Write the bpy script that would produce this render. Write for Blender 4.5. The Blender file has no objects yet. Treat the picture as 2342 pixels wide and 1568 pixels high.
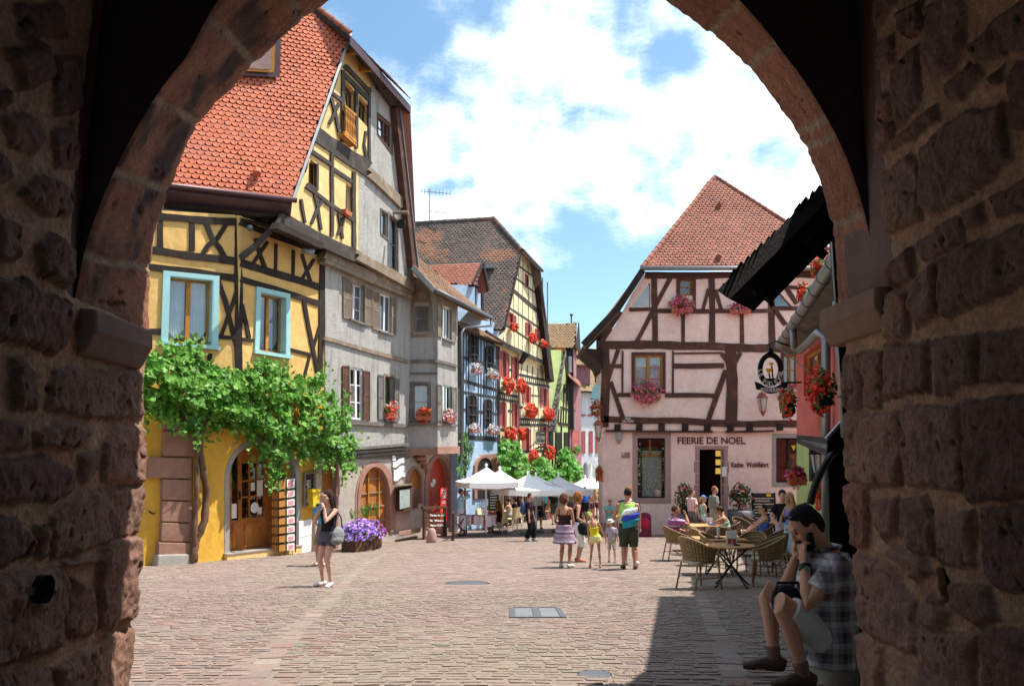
import bpy, bmesh, math, random
import numpy as np
from mathutils import Vector as V, Matrix
from mathutils.geometry import tessellate_polygon
random.seed(7)
RND = random.Random(11)
sc = bpy.context.scene
COL = sc.collection
# ---------------------------------------------------------------- camera model (photo pixels 2342 x 1568)
F, CU, CV = 1786.0, 1171.0, 784.0
TH = math.atan(262 / F)
CT, ST = math.cos(TH), math.sin(TH)
def ray(u, v):
    a = (u - CU) / F; b = (CV - v) / F
    return V((a, CT - b * ST, ST + b * CT))
def atY(u, v, Y):
    r = ray(u, v); return r * (Y / r.y)
GT = [(-40, -.7), (-6, -.86), (0, -.98), (4.2, -1.26), (9, -1.72), (13.4, -2.17), (17, -2.43), (22, -2.65), (27.5, -2.84), (31.5, -2.98), (46, -3.45), (70, -4.1), (400, -12)]
GX = np.array([g[0] for g in GT]); GZ = np.array([g[1] for g in GT])
def gz(y):
    return float((np.interp(y - .8, GX, GZ) + 2 * np.interp(y, GX, GZ) + np.interp(y + .8, GX, GZ)) / 4)
def gnd(u, v):
    r = ray(u, v); lo, hi = 2.0, 120.0
    for _ in range(50):
        m = (lo + hi) / 2
        if r.z / r.y * m > gz(m): lo = m
        else: hi = m
    return r * (lo / r.y)
class Pl:
    """vertical plane through (x, y); heading ang degrees from +Y towards +X; the normal is on the right hand"""
    def __init__(s, p, ang):
        s.p = V((p[0], p[1], 0)); a = math.radians(ang)
        s.d = V((math.sin(a), math.cos(a), 0)); s.n = V((s.d.y, -s.d.x, 0))
    def pt(s, u, v, off=0.0):
        r = ray(u, v); return r * ((s.p.dot(s.n) + off) / r.dot(s.n))
    def sh(s, off):
        q = Pl((0, 0), 0); q.p = s.p + s.n * off; q.d = s.d; q.n = s.n; return q
def thru(a, b):
    return Pl((a[0], a[1]), math.degrees(math.atan2(b[0] - a[0], b[1] - a[1])))
class Rp:
    """sloping plane from an eave point, a horizontal direction and an upper point"""
    def __init__(s, o, x, top):
        s.o = V(o); s.x = V(x).normalized(); t = V(top) - s.o
        s.y = (t - s.x * t.dot(s.x)).normalized(); s.n = s.x.cross(s.y).normalized()
        if s.n.z < 0: s.n = -s.n
    def pt(s, u, v, off=0.0):
        r = ray(u, v); return r * ((s.o.dot(s.n) + off) / r.dot(s.n))
    def xy(s, p):
        q = V(p) - s.o; return (q.dot(s.x), q.dot(s.y))
    def at(s, x, y, off=0):
        return s.o + s.x * x + s.y * y + s.n * off
def _hash(ix, iy, s):
    h = (ix * 374761393 + iy * 668265263 + s * 974711) & 0xffffffff
    h = ((h ^ (h >> 13)) * 1274126177) & 0xffffffff
    return ((h ^ (h >> 16)) & 0xffff) / 65535.0
def vnoise(x, y, s=0):
    ix = np.floor(x).astype(np.int64); iy = np.floor(y).astype(np.int64); fx = x - ix; fy = y - iy
    fx = fx * fx * (3 - 2 * fx); fy = fy * fy * (3 - 2 * fy)
    a = _hash(ix, iy, s); b = _hash(ix + 1, iy, s); c = _hash(ix, iy + 1, s); d = _hash(ix + 1, iy + 1, s)
    return (a * (1 - fx) + b * fx) * (1 - fy) + (c * (1 - fx) + d * fx) * fy
# ---------------------------------------------------------------- objects
ORG = {}
def tag(o, label, cat, group=None):
    o['label'] = label; o['category'] = cat
    if group: o['group'] = group
    return o
def thing(name, label, cat, loc=(0, 0, 0), group=None):
    o = bpy.data.objects.new(name, None); COL.objects.link(o)
    o.empty_display_size = .2; o.location = loc; ORG[o.name] = V(loc)
    return tag(o, label, cat, group)
class MB:
    def __init__(s): s.v = []; s.f = []; s.m = []
    def face(s, pts, m=0):
        b = len(s.v); s.v.extend(tuple(p) for p in pts); s.f.append(tuple(range(b, b + len(pts)))); s.m.append(m)
    def prism(s, pts, vec, m=0, caps=True):
        pts = [V(p) for p in pts]; vec = V(vec); b = len(s.v); n = len(pts)
        s.v.extend(tuple(p) for p in pts); s.v.extend(tuple(p + vec) for p in pts)
        tri = tessellate_polygon([pts]) if n > 4 else None
        if caps:
            for o in (0, n):
                if tri:
                    for t in tri: s.f.append(tuple(b + o + i for i in t)); s.m.append(m)
                else: s.f.append(tuple(b + o + i for i in range(n))); s.m.append(m)
        for i in range(n):
            j = (i + 1) % n; s.f.append((b + i, b + j, b + n + j, b + n + i)); s.m.append(m)
    def box(s, c, sx, sy, sz, ax=None, m=0):
        c = V(c); X, Y, Z = ax if ax else (V((1, 0, 0)), V((0, 1, 0)), V((0, 0, 1)))
        p = [c + X * (sx / 2 * i) + Y * (sy / 2 * j) - Z * (sz / 2) for i, j in ((-1, -1), (1, -1), (1, 1), (-1, 1))]
        s.prism(p, Z * sz, m)
    def bar(s, a, b, w, h=None, m=0, up=V((0, 0, 1))):
        a = V(a); b = V(b); h = h or w; d = (b - a)
        if d.length < 1e-6: return
        d.normalize(); x = d.cross(up)
        if x.length < 1e-3: x = d.cross(V((1, 0, 0)))
        x.normalize(); y = x.cross(d)
        s.prism([a + x * (w / 2 * i) + y * (h / 2 * j) for i, j in ((-1, -1), (1, -1), (1, 1), (-1, 1))], b - a, m)
    def tube(s, pts, rad, n=10, m=0, caps=True, flat=None):
        pts = [V(p) for p in pts]; k = len(pts)
        if not hasattr(rad, '__len__'): rad = [rad] * k
        b = len(s.v); px = None
        for i in range(k):
            d = (pts[min(i + 1, k - 1)] - pts[max(i - 1, 0)])
            if d.length < 1e-9: d = V((0, 0, 1))
            d.normalize()
            if px is None:
                px = d.cross(V((0, 0, 1)));
                if px.length < .05: px = V((1, 0, 0))
            px = (px - d * px.dot(d)).normalized(); py = d.cross(px)
            r = rad[i]; rx, ry = (r if hasattr(r, '__len__') else (r, r))
            for q in range(n):
                a = 2 * math.pi * q / n; s.v.append(tuple(pts[i] + px * (rx * math.cos(a)) + py * (ry * math.sin(a))))
        for i in range(k - 1):
            for q in range(n):
                w = (q + 1) % n; s.f.append((b + i * n + q, b + i * n + w, b + (i + 1) * n + w, b + (i + 1) * n + q)); s.m.append(m)
        if caps:
            s.f.append(tuple(b + q for q in range(n))[::-1]); s.m.append(m)
            s.f.append(tuple(b + (k - 1) * n + q for q in range(n))); s.m.append(m)
    def rings(s, rg, n=16, m=0):
        """rg: list of (centre, xaxis*rx, yaxis*ry)"""
        b = len(s.v); k = len(rg)
        for c, X, Y in rg:
            for q in range(n):
                a = 2 * math.pi * q / n; s.v.append(tuple(V(c) + V(X) * math.cos(a) + V(Y) * math.sin(a)))
        for i in range(k - 1):
            for q in range(n):
                w = (q + 1) % n; s.f.append((b + i * n + q, b + i * n + w, b + (i + 1) * n + w, b + (i + 1) * n + q)); s.m.append(m)
        s.f.append(tuple(b + q for q in range(n))[::-1]); s.m.append(m)
        s.f.append(tuple(b + (k - 1) * n + q for q in range(n))); s.m.append(m)
    def ball(s, c, r, n=12, k=8, ax=None, m=0):
        c = V(c); r = r if hasattr(r, '__len__') else (r, r, r)
        X, Y, Z = ax if ax else (V((1, 0, 0)), V((0, 1, 0)), V((0, 0, 1)))
        s.rings([(c + Z * (-r[2] * math.cos(math.pi * (i + .02) / (k + .04))), X * (r[0] * math.sin(math.pi * (i + .02) / (k + .04))), Y * (r[1] * math.sin(math.pi * (i + .02) / (k + .04)))) for i in range(k + 1)], n, m)
    def build(s, name, mats, parent=None, smooth=False, label=None, fix=True):
        me = bpy.data.meshes.new(name)
        o0 = ORG[parent.name] if parent else V((0, 0, 0))
        me.from_pydata([(x - o0.x, y - o0.y, z - o0.z) for x, y, z in s.v], [], s.f)
        for q in (mats if isinstance(mats, (list, tuple)) else [mats]): me.materials.append(q)
        if any(s.m): me.polygons.foreach_set('material_index', s.m)
        if fix and len(s.f) < 60000:
            bm = bmesh.new(); bm.from_mesh(me); bmesh.ops.recalc_face_normals(bm, faces=bm.faces); bm.to_mesh(me); bm.free()
        if smooth: me.polygons.foreach_set('use_smooth', [True] * len(me.polygons))
        me.update()
        o = bpy.data.objects.new(name, me); COL.objects.link(o)
        if parent: o.parent = parent
        ORG[o.name] = o0.copy()
        if label: o['label'] = label
        return o
def bev(o, w=.01, seg=2):
    m = o.modifiers.new('b', 'BEVEL'); m.width = w; m.segments = seg; m.limit_method = 'ANGLE'; m.angle_limit = .6; return o
def copy_thing(o, loc, rz, label=None, group=None):
    def rec(a, par):
        c = a.copy(); COL.objects.link(c)
        if par: c.parent = par
        ORG[c.name] = V(loc)
        for ch in a.children: rec(ch, c)
        return c
    kids = list(o.children)
    c = rec(o, None); c.location = loc; c.rotation_euler = (0, 0, rz)
    if label: c['label'] = label
    if group: c['group'] = group
    return c
# ---------------------------------------------------------------- materials
def nmat(name):
    m = bpy.data.materials.new(name); m.use_nodes = True
    nt = m.node_tree; return m, nt, nt.nodes['Principled BSDF']
def N(nt, t, **k):
    n = nt.nodes.new(t)
    for a, b in k.items():
        if a in n.inputs: n.inputs[a].default_value = b
        else: setattr(n, a, b)
    return n
def c4(c): return (c[0], c[1], c[2], 1)
def mixc(nt, fac, a, b, mode='MIX'):
    n = nt.nodes.new('ShaderNodeMix'); n.data_type = 'RGBA'; n.blend_type = mode
    for i, x in ((0, fac), (6, a), (7, b)):
        if hasattr(x, 'is_linked') or hasattr(x, 'links'): nt.links.new(x, n.inputs[i])
        else: n.inputs[i].default_value = x if i == 0 else c4(x)
    return n.outputs[2]
def ramp(nt, src, lo, hi):
    n = nt.nodes.new('ShaderNodeMapRange'); n.inputs[1].default_value = lo; n.inputs[2].default_value = hi
    nt.links.new(src, n.inputs[0]); return n.outputs[0]
def bump(nt, p, h, dist, strength=1.0):
    b = N(nt, 'ShaderNodeBump', Strength=strength, Distance=dist); nt.links.new(h, b.inputs['Height']); nt.links.new(b.outputs[0], p.inputs['Normal'])
def noise(nt, scale, detail=4, rough=.6, vec=None):
    n = N(nt, 'ShaderNodeTexNoise', Scale=scale, Detail=detail, Roughness=rough)
    if vec: nt.links.new(vec, n.inputs['Vector'])
    return n.outputs[0]
def objco(nt, sc_=None):
    t = nt.nodes.new('ShaderNodeTexCoord').outputs['Object']
    if sc_:
        m = nt.nodes.new('ShaderNodeMapping'); m.inputs['Scale'].default_value = sc_; nt.links.new(t, m.inputs['Vector']); t = m.outputs[0]
    return t
def plain(name, c, rough=.6, metal=0, var=.12, scale=3, bmp=.0, spec=.35):
    m, nt, p = nmat(name); co = objco(nt)
    n = noise(nt, scale, 5, .65, co)
    col = mixc(nt, ramp(nt, n, .3, .7), [x * (1 - var) for x in c], [min(1, x * (1 + var)) for x in c])
    nt.links.new(col, p.inputs['Base Color']); p.inputs['Roughness'].default_value = rough; p.inputs['Metallic'].default_value = metal
    p.inputs['Specular IOR Level'].default_value = spec
    if bmp: bump(nt, p, noise(nt, scale * 12, 3, .6, co), bmp)
    return m
def plaster(name, c, stain=(.3, .27, .24), amt=.3, grain=90, dist=.004):
    m, nt, p = nmat(name); co = objco(nt)
    a = ramp(nt, noise(nt, .9, 6, .7, co), .45, .8)
    st = objco(nt, (3.0, 3.0, .35)); b = ramp(nt, noise(nt, 1.6, 5, .65, st), .5, .85)
    mm = N(nt, 'ShaderNodeMath', operation='MULTIPLY'); nt.links.new(b, mm.inputs[0]); mm.inputs[1].default_value = amt
    col = mixc(nt, a, c, [x * .78 for x in c]); fine = ramp(nt, noise(nt, 5.5, 8, .75, co), .35, .72); col = mixc(nt, fine, mixc(nt, 1.0, col, (.86, .85, .84), 'MULTIPLY'), mixc(nt, 1.0, col, (1.08, 1.07, 1.05), 'MULTIPLY')); col = mixc(nt, mm.outputs[0], col, stain)
    nt.links.new(col, p.inputs['Base Color']); p.inputs['Roughness'].default_value = .9; p.inputs['Specular IOR Level'].default_value = .2
    b1 = N(nt, 'ShaderNodeBump', Strength=.8, Distance=.05); nt.links.new(noise(nt, 1.8, 3, .5, co), b1.inputs['Height']); b2 = N(nt, 'ShaderNodeBump', Strength=1, Distance=dist); nt.links.new(noise(nt, grain, 4, .7, co), b2.inputs['Height']); nt.links.new(b1.outputs[0], b2.inputs['Normal']); nt.links.new(b2.outputs[0], p.inputs['Normal'])
    return m
def timber(name, c, c2=None, gscale=(6, 6, 1.2)):
    m, nt, p = nmat(name); co = objco(nt); c2 = c2 or [x * .45 for x in c]
    g = noise(nt, 14, 6, .7, objco(nt, gscale)); h = noise(nt, 2.5, 4, .6, co)
    col = mixc(nt, ramp(nt, g, .35, .7), c2, c); col = mixc(nt, ramp(nt, h, .5, .8), col, [min(1, x * 1.5) for x in c])
    nt.links.new(col, p.inputs['Base Color']); p.inputs['Roughness'].default_value = .8; p.inputs['Specular IOR Level'].default_value = .25
    bump(nt, p, g, .008); return m
def island(name, cols, rough=.7, trans=0, patch=None, bmp=0, spec=.3):
    """colour varies from piece to piece (tiles, leaves, petals, paving stones)"""
    m, nt, p = nmat(name); g = nt.nodes.new('ShaderNodeNewGeometry'); r = nt.nodes.new('ShaderNodeValToRGB')
    e = r.color_ramp.elements
    while len(e) < len(cols): e.new(.5)
    for i, c in enumerate(cols): e[i].position = i / (len(cols) - 1); e[i].color = c4(c)
    nt.links.new(g.outputs['Random Per Island'], r.inputs[0]); col = r.outputs[0]; co = objco(nt)
    if patch:
        f = ramp(nt, noise(nt, patch[0], 5, .6, co), patch[1], patch[2]); col = mixc(nt, f, col, patch[3])
    n2 = noise(nt, 9, 5, .7, co); col = mixc(nt, ramp(nt, n2, .35, .75), col, (.35, .35, .35), 'SOFT_LIGHT') if bmp else col
    nt.links.new(col, p.inputs['Base Color']); p.inputs['Roughness'].default_value = rough; p.inputs['Specular IOR Level'].default_value = spec
    if bmp: bump(nt, p, noise(nt, 60, 4, .7, co), bmp)
    if trans:
        t = nt.nodes.new('ShaderNodeBsdfTranslucent'); nt.links.new(col, t.inputs[0]); x = nt.nodes.new('ShaderNodeMixShader'); x.inputs[0].default_value = trans
        nt.links.new(p.outputs[0], x.inputs[1]); nt.links.new(t.outputs[0], x.inputs[2]); nt.links.new(x.outputs[0], nt.nodes['Material Output'].inputs[0])
    return m
def glassm(name, refl=.22, tint=(.85, .9, .92)):
    m, nt, p = nmat(name); nt.nodes.remove(p)
    t = nt.nodes.new('ShaderNodeBsdfTransparent'); t.inputs[0].default_value = c4(tint)
    g = nt.nodes.new('ShaderNodeBsdfGlossy'); g.inputs['Roughness'].default_value = .03
    lw = N(nt, 'ShaderNodeLayerWeight', Blend=.35); a = N(nt, 'ShaderNodeMath', operation='ADD'); a.inputs[1].default_value = refl * .4
    nt.links.new(lw.outputs['Fresnel'], a.inputs[0]); x = nt.nodes.new('ShaderNodeMixShader')
    nt.links.new(a.outputs[0], x.inputs[0]); nt.links.new(t.outputs[0], x.inputs[1]); nt.links.new(g.outputs[0], x.inputs[2])
    nt.links.new(x.outputs[0], nt.nodes['Material Output'].inputs[0]); return m
def bands(name, cols, axis=2, scale=10.0, rough=.8, soft=False, check=None):
    """cloth woven in stripes (or a check) along an object axis"""
    m, nt, p = nmat(name); co = objco(nt)
    def stripe(ax, s):
        sp = nt.nodes.new('ShaderNodeSeparateXYZ'); nt.links.new(co, sp.inputs[0])
        k = N(nt, 'ShaderNodeMath', operation='MULTIPLY'); nt.links.new(sp.outputs[ax], k.inputs[0]); k.inputs[1].default_value = s
        f = N(nt, 'ShaderNodeMath', operation='FRACT'); nt.links.new(k.outputs[0], f.inputs[0])
        r = nt.nodes.new('ShaderNodeValToRGB'); r.color_ramp.interpolation = 'LINEAR' if soft else 'CONSTANT'
        e = r.color_ramp.elements
        while len(e) < len(cols): e.new(.5)
        for i, c in enumerate(cols): e[i].position = i / len(cols); e[i].color = c4(c)
        nt.links.new(f.outputs[0], r.inputs[0]); return r.outputs[0]
    col = stripe(axis, scale)
    if check is not None: col = mixc(nt, .5, col, stripe(check, scale))
    nt.links.new(col, p.inputs['Base Color']); p.inputs['Roughness'].default_value = rough; p.inputs['Specular IOR Level'].default_value = .15
    return m
M = {}
M['beam'] = timber('dark_timber', (.040, .026, .020))
M['beam_grey'] = timber('weathered_timber', (.078, .063, .054))
M['beam_red'] = timber('brown_timber', (.115, .052, .035))
M['beam_blue'] = timber('blue_grey_timber', (.05, .05, .055))
M['oak'] = timber('varnished_wood', (.42, .16, .035), (.25, .08, .015))
M['pine'] = timber('honey_wood', (.55, .26, .06), (.36, .15, .03))
M['oldwood'] = timber('bleached_wood', (.30, .23, .16), (.17, .125, .09))
M['greywood'] = timber('grey_shutter_wood', (.20, .18, .16), (.10, .09, .08))
M['brownwood'] = timber('brown_shutter_wood', (.13, .065, .04))
M['blackwood'] = timber('blackened_wood', (.018, .014, .012))
M['yellow_up'] = plaster('ochre_plaster', (.78, .49, .17), (.50, .29, .10), .5, 60, .003)
M['yellow_lo'] = plaster('golden_plaster', (.70, .41, .06), (.45, .25, .03), .3, 60, .003)
M['yellow_pale'] = plaster('straw_plaster', (.80, .57, .25), (.55, .36, .15), .45, 60, .003)
M['grey'] = plaster('rough_grey_render', (.44, .425, .395), (.16, .15, .135), 1.0, 26, .03)
M['grey_lo'] = plaster('smooth_grey_render', (.44, .38, .33), (.26, .20, .17), .5, 70, .004)
M['bluep'] = plaster('blue_plaster', (.38, .54, .74), (.3, .42, .56), .2)
M['cream'] = plaster('cream_plaster', (.82, .72, .46), (.62, .48, .26), .25)
M['lime'] = plaster('lime_plaster', (.44, .54, .22), (.35, .48, .14), .2)
M['plum'] = plaster('plum_plaster', (.34, .17, .19), (.25, .12, .13), .2)
M['white'] = plaster('white_plaster', (.72, .74, .78), (.5, .5, .52), .25)
M['pink'] = plaster('rose_plaster', (.90, .675, .575), (.70, .48, .40), .35, 40, .003)
M['red'] = plaster('coral_plaster', (.62, .15, .12), (.45, .10, .08), .3, 60, .003)
M['sand'] = plaster('sandstone', (.36, .20, .155), (.14, .085, .07), .6, 50, .008)
M['sand_dk2'] = plaster('red_sandstone_blocks', (.33, .185, .135), (.16, .10, .08), .7, 60, .006)
M['sand_pink'] = plaster('pink_sandstone', (.42, .27, .24), (.28, .18, .17), .4, 60, .004)
M['sand_dark'] = plaster('dark_sandstone', (.20, .13, .11), (.08, .06, .055), .6, 50, .010)
M['pitch'] = plain('black_boards_and_shade', (.005, .0045, .004), .9, spec=.05)
M['sand_mid'] = plaster('brown_sandstone', (.28, .175, .125), (.12, .08, .065), .6, 50, .010)
M['shade_dark'] = plaster('shade_dark_stone', (.035, .026, .023), (.02, .015, .014), .5, 50, .008)  # near-black colour stands in for the unlit back of the arch
M['stone_grey'] = plaster('grey_stone', (.36, .34, .31), (.22, .2, .18), .4, 60, .005)
M['tile_new'] = island('orange_tiles', [(.50, .13, .06), (.55, .155, .075), (.52, .14, .065), (.47, .13, .07), (.57, .17, .09), (.51, .135, .065), (.42, .13, .08)], .75, patch=(.7, .55, .78, (.44, .155, .10)), bmp=.004)
M['tile_mid'] = island('red_brown_tiles', [(.25, .095, .062), (.31, .11, .068), (.22, .09, .063), (.35, .125, .072), (.27, .105, .075)], .8, bmp=.004)
M['tile_old'] = island('weathered_tiles', [(.12, .095, .08), (.15, .115, .10), (.10, .085, .075), (.18, .13, .105)], .85, patch=(.42, .52, .60, (.30, .15, .09)), bmp=.004)
M['tile_moss'] = island('mossy_tiles', [(.26, .17, .09), (.32, .21, .11), (.22, .15, .085)], .85, bmp=.004)
M['tile_brown'] = island('brown_plain_tiles', [(.24, .14, .085), (.29, .17, .10), (.20, .12, .08)], .85, bmp=.004)
M['slate'] = island('grey_shingles', [(.16, .155, .15), (.22, .21, .205), (.12, .115, .115), (.27, .26, .25)], .8, bmp=.004)
M['tile_dark'] = island('dark_mossy_tiles', [(.035, .025, .02), (.05, .035, .028), (.055, .055, .03)], .9)
M['copper'] = plain('brown_copper', (.085, .045, .05), .45, .3)
M['zinc'] = plain('zinc_gutter', (.26, .27, .27), .45, .6)
M['zinc_d'] = plain('dull_zinc', (.13, .13, .14), .5, .5)
M['iron'] = plain('black_iron', (.012, .012, .013), .45, .3)
M['rust'] = plain('rusted_iron', (.10, .045, .028), .7, .2)
M['wframe'] = plain('white_paint', (.78, .78, .77), .5, var=.04)
M['turq'] = plain('turquoise_paint', (.34, .58, .58), .55, var=.08)
M['redpaint'] = plain('dusty_red_paint', (.42, .09, .085), .6, var=.15)
M['reddoor'] = plain('red_door_paint', (.42, .035, .014), .5)
M['redsign'] = plain('bright_red_paint', (.68, .02, .012), .45, var=.05)
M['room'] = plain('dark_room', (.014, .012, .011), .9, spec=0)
M['glass'] = glassm('window_glass')
M['curtain'] = plain('net_curtain', (.62, .64, .66), .9, var=.1, scale=20)
M['curtain_g'] = plain('green_curtain', (.05, .36, .27), .9, var=.1)
M['leaf'] = island('vine_leaf', [(.05, .15, .02), (.10, .28, .03), (.18, .42, .05), (.08, .23, .028), (.27, .48, .09), (.13, .34, .04)], .45, .4)
M['leaf2'] = island('geranium_leaf', [(.04, .12, .015), (.07, .19, .025), (.12, .24, .03), (.05, .14, .02)], .5, .25)
M['leafd'] = island('dark_leaf', [(.015, .05, .012), (.03, .08, .016), (.045, .10, .025)], .5, .2)
M['leafw'] = island('creeper_leaf', [(.07, .23, .025), (.11, .32, .04), (.16, .40, .06), (.08, .26, .03)], .5, .35)
M['fl_red'] = island('scarlet_petal', [(.72, .025, .012), (.80, .06, .02), (.62, .015, .012), (.85, .12, .05)], .6, .2)
M['fl_pink'] = island('pink_petal', [(.70, .06, .14), (.80, .20, .34), (.66, .03, .08), (.85, .35, .45)], .6, .2)
M['fl_rose'] = island('pale_pink_petal', [(.85, .45, .5), (.8, .3, .38), (.85, .6, .6)], .6, .2)
M['fl_purple'] = island('violet_petal', [(.20, .06, .50), (.30, .12, .62), (.42, .24, .72), (.55, .40, .80)], .6, .2)
M['fl_lilac'] = island('lilac_white_petal', [(.72, .62, .74), (.6, .45, .66), (.82, .80, .82), (.66, .5, .62)], .6, .2)
M['fl_mag'] = island('magenta_petal', [(.66, .03, .28), (.75, .08, .36), (.7, .12, .2)], .6, .2)
M['fl_dark'] = island('crimson_petal', [(.30, .012, .02), (.42, .03, .04), (.5, .05, .05)], .6, .1)
M['bark'] = timber('vine_bark', (.17, .095, .055))
M['canvas'] = plain('white_canvas', (.90, .89, .86), .85, var=.02)
M['rattan'] = plain('rattan_weave', (.26, .165, .075), .6, var=.35, scale=60, bmp=.004)
M['rattan_d'] = plain('dark_rattan', (.12, .07, .04), .6, var=.35, scale=60, bmp=.004)
M['tabletop'] = timber('table_wood', (.52, .29, .12), (.40, .2, .08))
M['cream_chair'] = plain('cream_plastic', (.72, .58, .30), .5)
M['chrome'] = plain('steel', (.55, .55, .55), .3, .9)
M['cushion'] = plain('seat_cushion', (.42, .36, .26), .9)
M['slatebd'] = plain('blackboard', (.02, .022, .022), .6)
M['paper'] = plain('paper', (.75, .73, .7), .8, var=.05)
M['terra'] = plain('terracotta', (.42, .13, .06), .7)
M['ivory'] = plain('ivory_lettering', (.78, .75, .68), .6, var=.03)
M['maroon'] = plain('maroon_lettering', (.11, .014, .016), .6, var=.05)
M['inkblue'] = plain('dark_ink', (.03, .03, .04), .6)
M['gold'] = plain('yellow_enamel', (.75, .52, .02), .5)
M['lampglass'] = plain('lamp_glass', (.55, .5, .47), .2)
M['copperlamp'] = plain('coppery_paint', (.34, .10, .06), .45, .3)
# ---------------------------------------------------------------- building helpers
def quad(q):
    """(uL,vTL,vBL,uR,vTR,vBR) or four corners TL,TR,BR,BL"""
    if len(q) == 4: return list(q)
    a, b, c, d, e, f = q
    return [(a, b), (d, e), (d, f), (a, c)]
def wall(pl, outline, holes, name, m, parent, th=.3, off=0, thick_back=False):
    loops = [[pl.pt(u, v, off) for u, v in outline]] + [[pl.pt(u, v, off) for u, v in h] for h in holes]
    mb = MB(); flat = [p for l in loops for p in l]
    mb.v = [tuple(p) for p in flat]
    for t in tessellate_polygon(loops): mb.f.append(tuple(t)); mb.m.append(0)
    b = 0
    for l in loops:
        n = len(l); k = len(mb.v)
        mb.v.extend(tuple(p - pl.n * th) for p in l)
        for i in range(n):
            j = (i + 1) % n; mb.f.append((b + i, b + j, k + j, k + i)); mb.m.append(0)
        b += n
    o = mb.build(name, m, parent, fix=False)
    bm = bmesh.new(); bm.from_mesh(o.data)
    bmesh.ops.recalc_face_normals(bm, faces=bm.faces); bm.to_mesh(o.data); bm.free()
    return o
def arch(uL, uR, vs, vt, vb, n=14, pw=1.0, vbR=None, vsR=None):
    """arched opening: springs at vs, top vt, bottom vb"""
    cx = (uL + uR) / 2; r = (uR - uL) / 2; vbR = vb if vbR is None else vbR; vsR = vs if vsR is None else vsR
    p = [(uL, vb)]
    for i in range(n + 1):
        a = math.pi - math.pi * i / n; t = i / n
        v0 = vs + (vsR - vs) * t
        p.append((cx + r * math.cos(a), v0 - (v0 - vt) * abs(math.sin(a)) ** pw))
    p.append((uR, vbR)); return p
def grow(poly, k, up=True):
    """offset an arch outline outward by k pixels, bottom points stay level"""
    n = len(poly); out = []
    cx = sum(p[0] for p in poly) / n; cy = sum(p[1] for p in poly) / n
    for i, p in enumerate(poly):
        if i in (0, n - 1): out.append((p[0] + (k if p[0] > cx else -k), p[1])); continue
        a = poly[i - 1]; b = poly[i + 1]; dx, dy = b[0] - a[0], b[1] - a[1]; L = math.hypot(dx, dy) or 1
        out.append((p[0] + dy / L * k, p[1] - dx / L * k))
    return out
def band(pl, inner, outer, off, th, name, m, parent):
    mb = MB()
    for i in range(len(inner) - 1):
        mb.prism([pl.pt(*inner[i], off), pl.pt(*inner[i + 1], off), pl.pt(*outer[i + 1], off), pl.pt(*outer[i], off)], -pl.n * th)
    return mb.build(name, m, parent)
def panel(pl, q, off, th, name, m, parent, bv=0):
    mb = MB(); mb.prism([pl.pt(u, v, off) for u, v in quad(q)], -pl.n * th)
    o = mb.build(name, m, parent); return bev(o, bv) if bv else o
class Q:
    def __init__(s, pl, q, off=0):
        s.c = [pl.pt(u, v, off) for u, v in quad(q)]; s.n = pl.n
        s.w = ((s.c[1] - s.c[0]).length + (s.c[2] - s.c[3]).length) / 2; s.h = ((s.c[3] - s.c[0]).length + (s.c[2] - s.c[1]).length) / 2
    def P(s, a, t, o=0):
        return (s.c[0] * (1 - a) + s.c[1] * a) * (1 - t) + (s.c[3] * (1 - a) + s.c[2] * a) * t + s.n * o
    def slab(s, mb, a0, a1, t0, t1, o, th, m=0):
        mb.prism([s.P(a0, t0, o), s.P(a1, t0, o), s.P(a1, t1, o), s.P(a0, t1, o)], -s.n * th, m)
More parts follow.
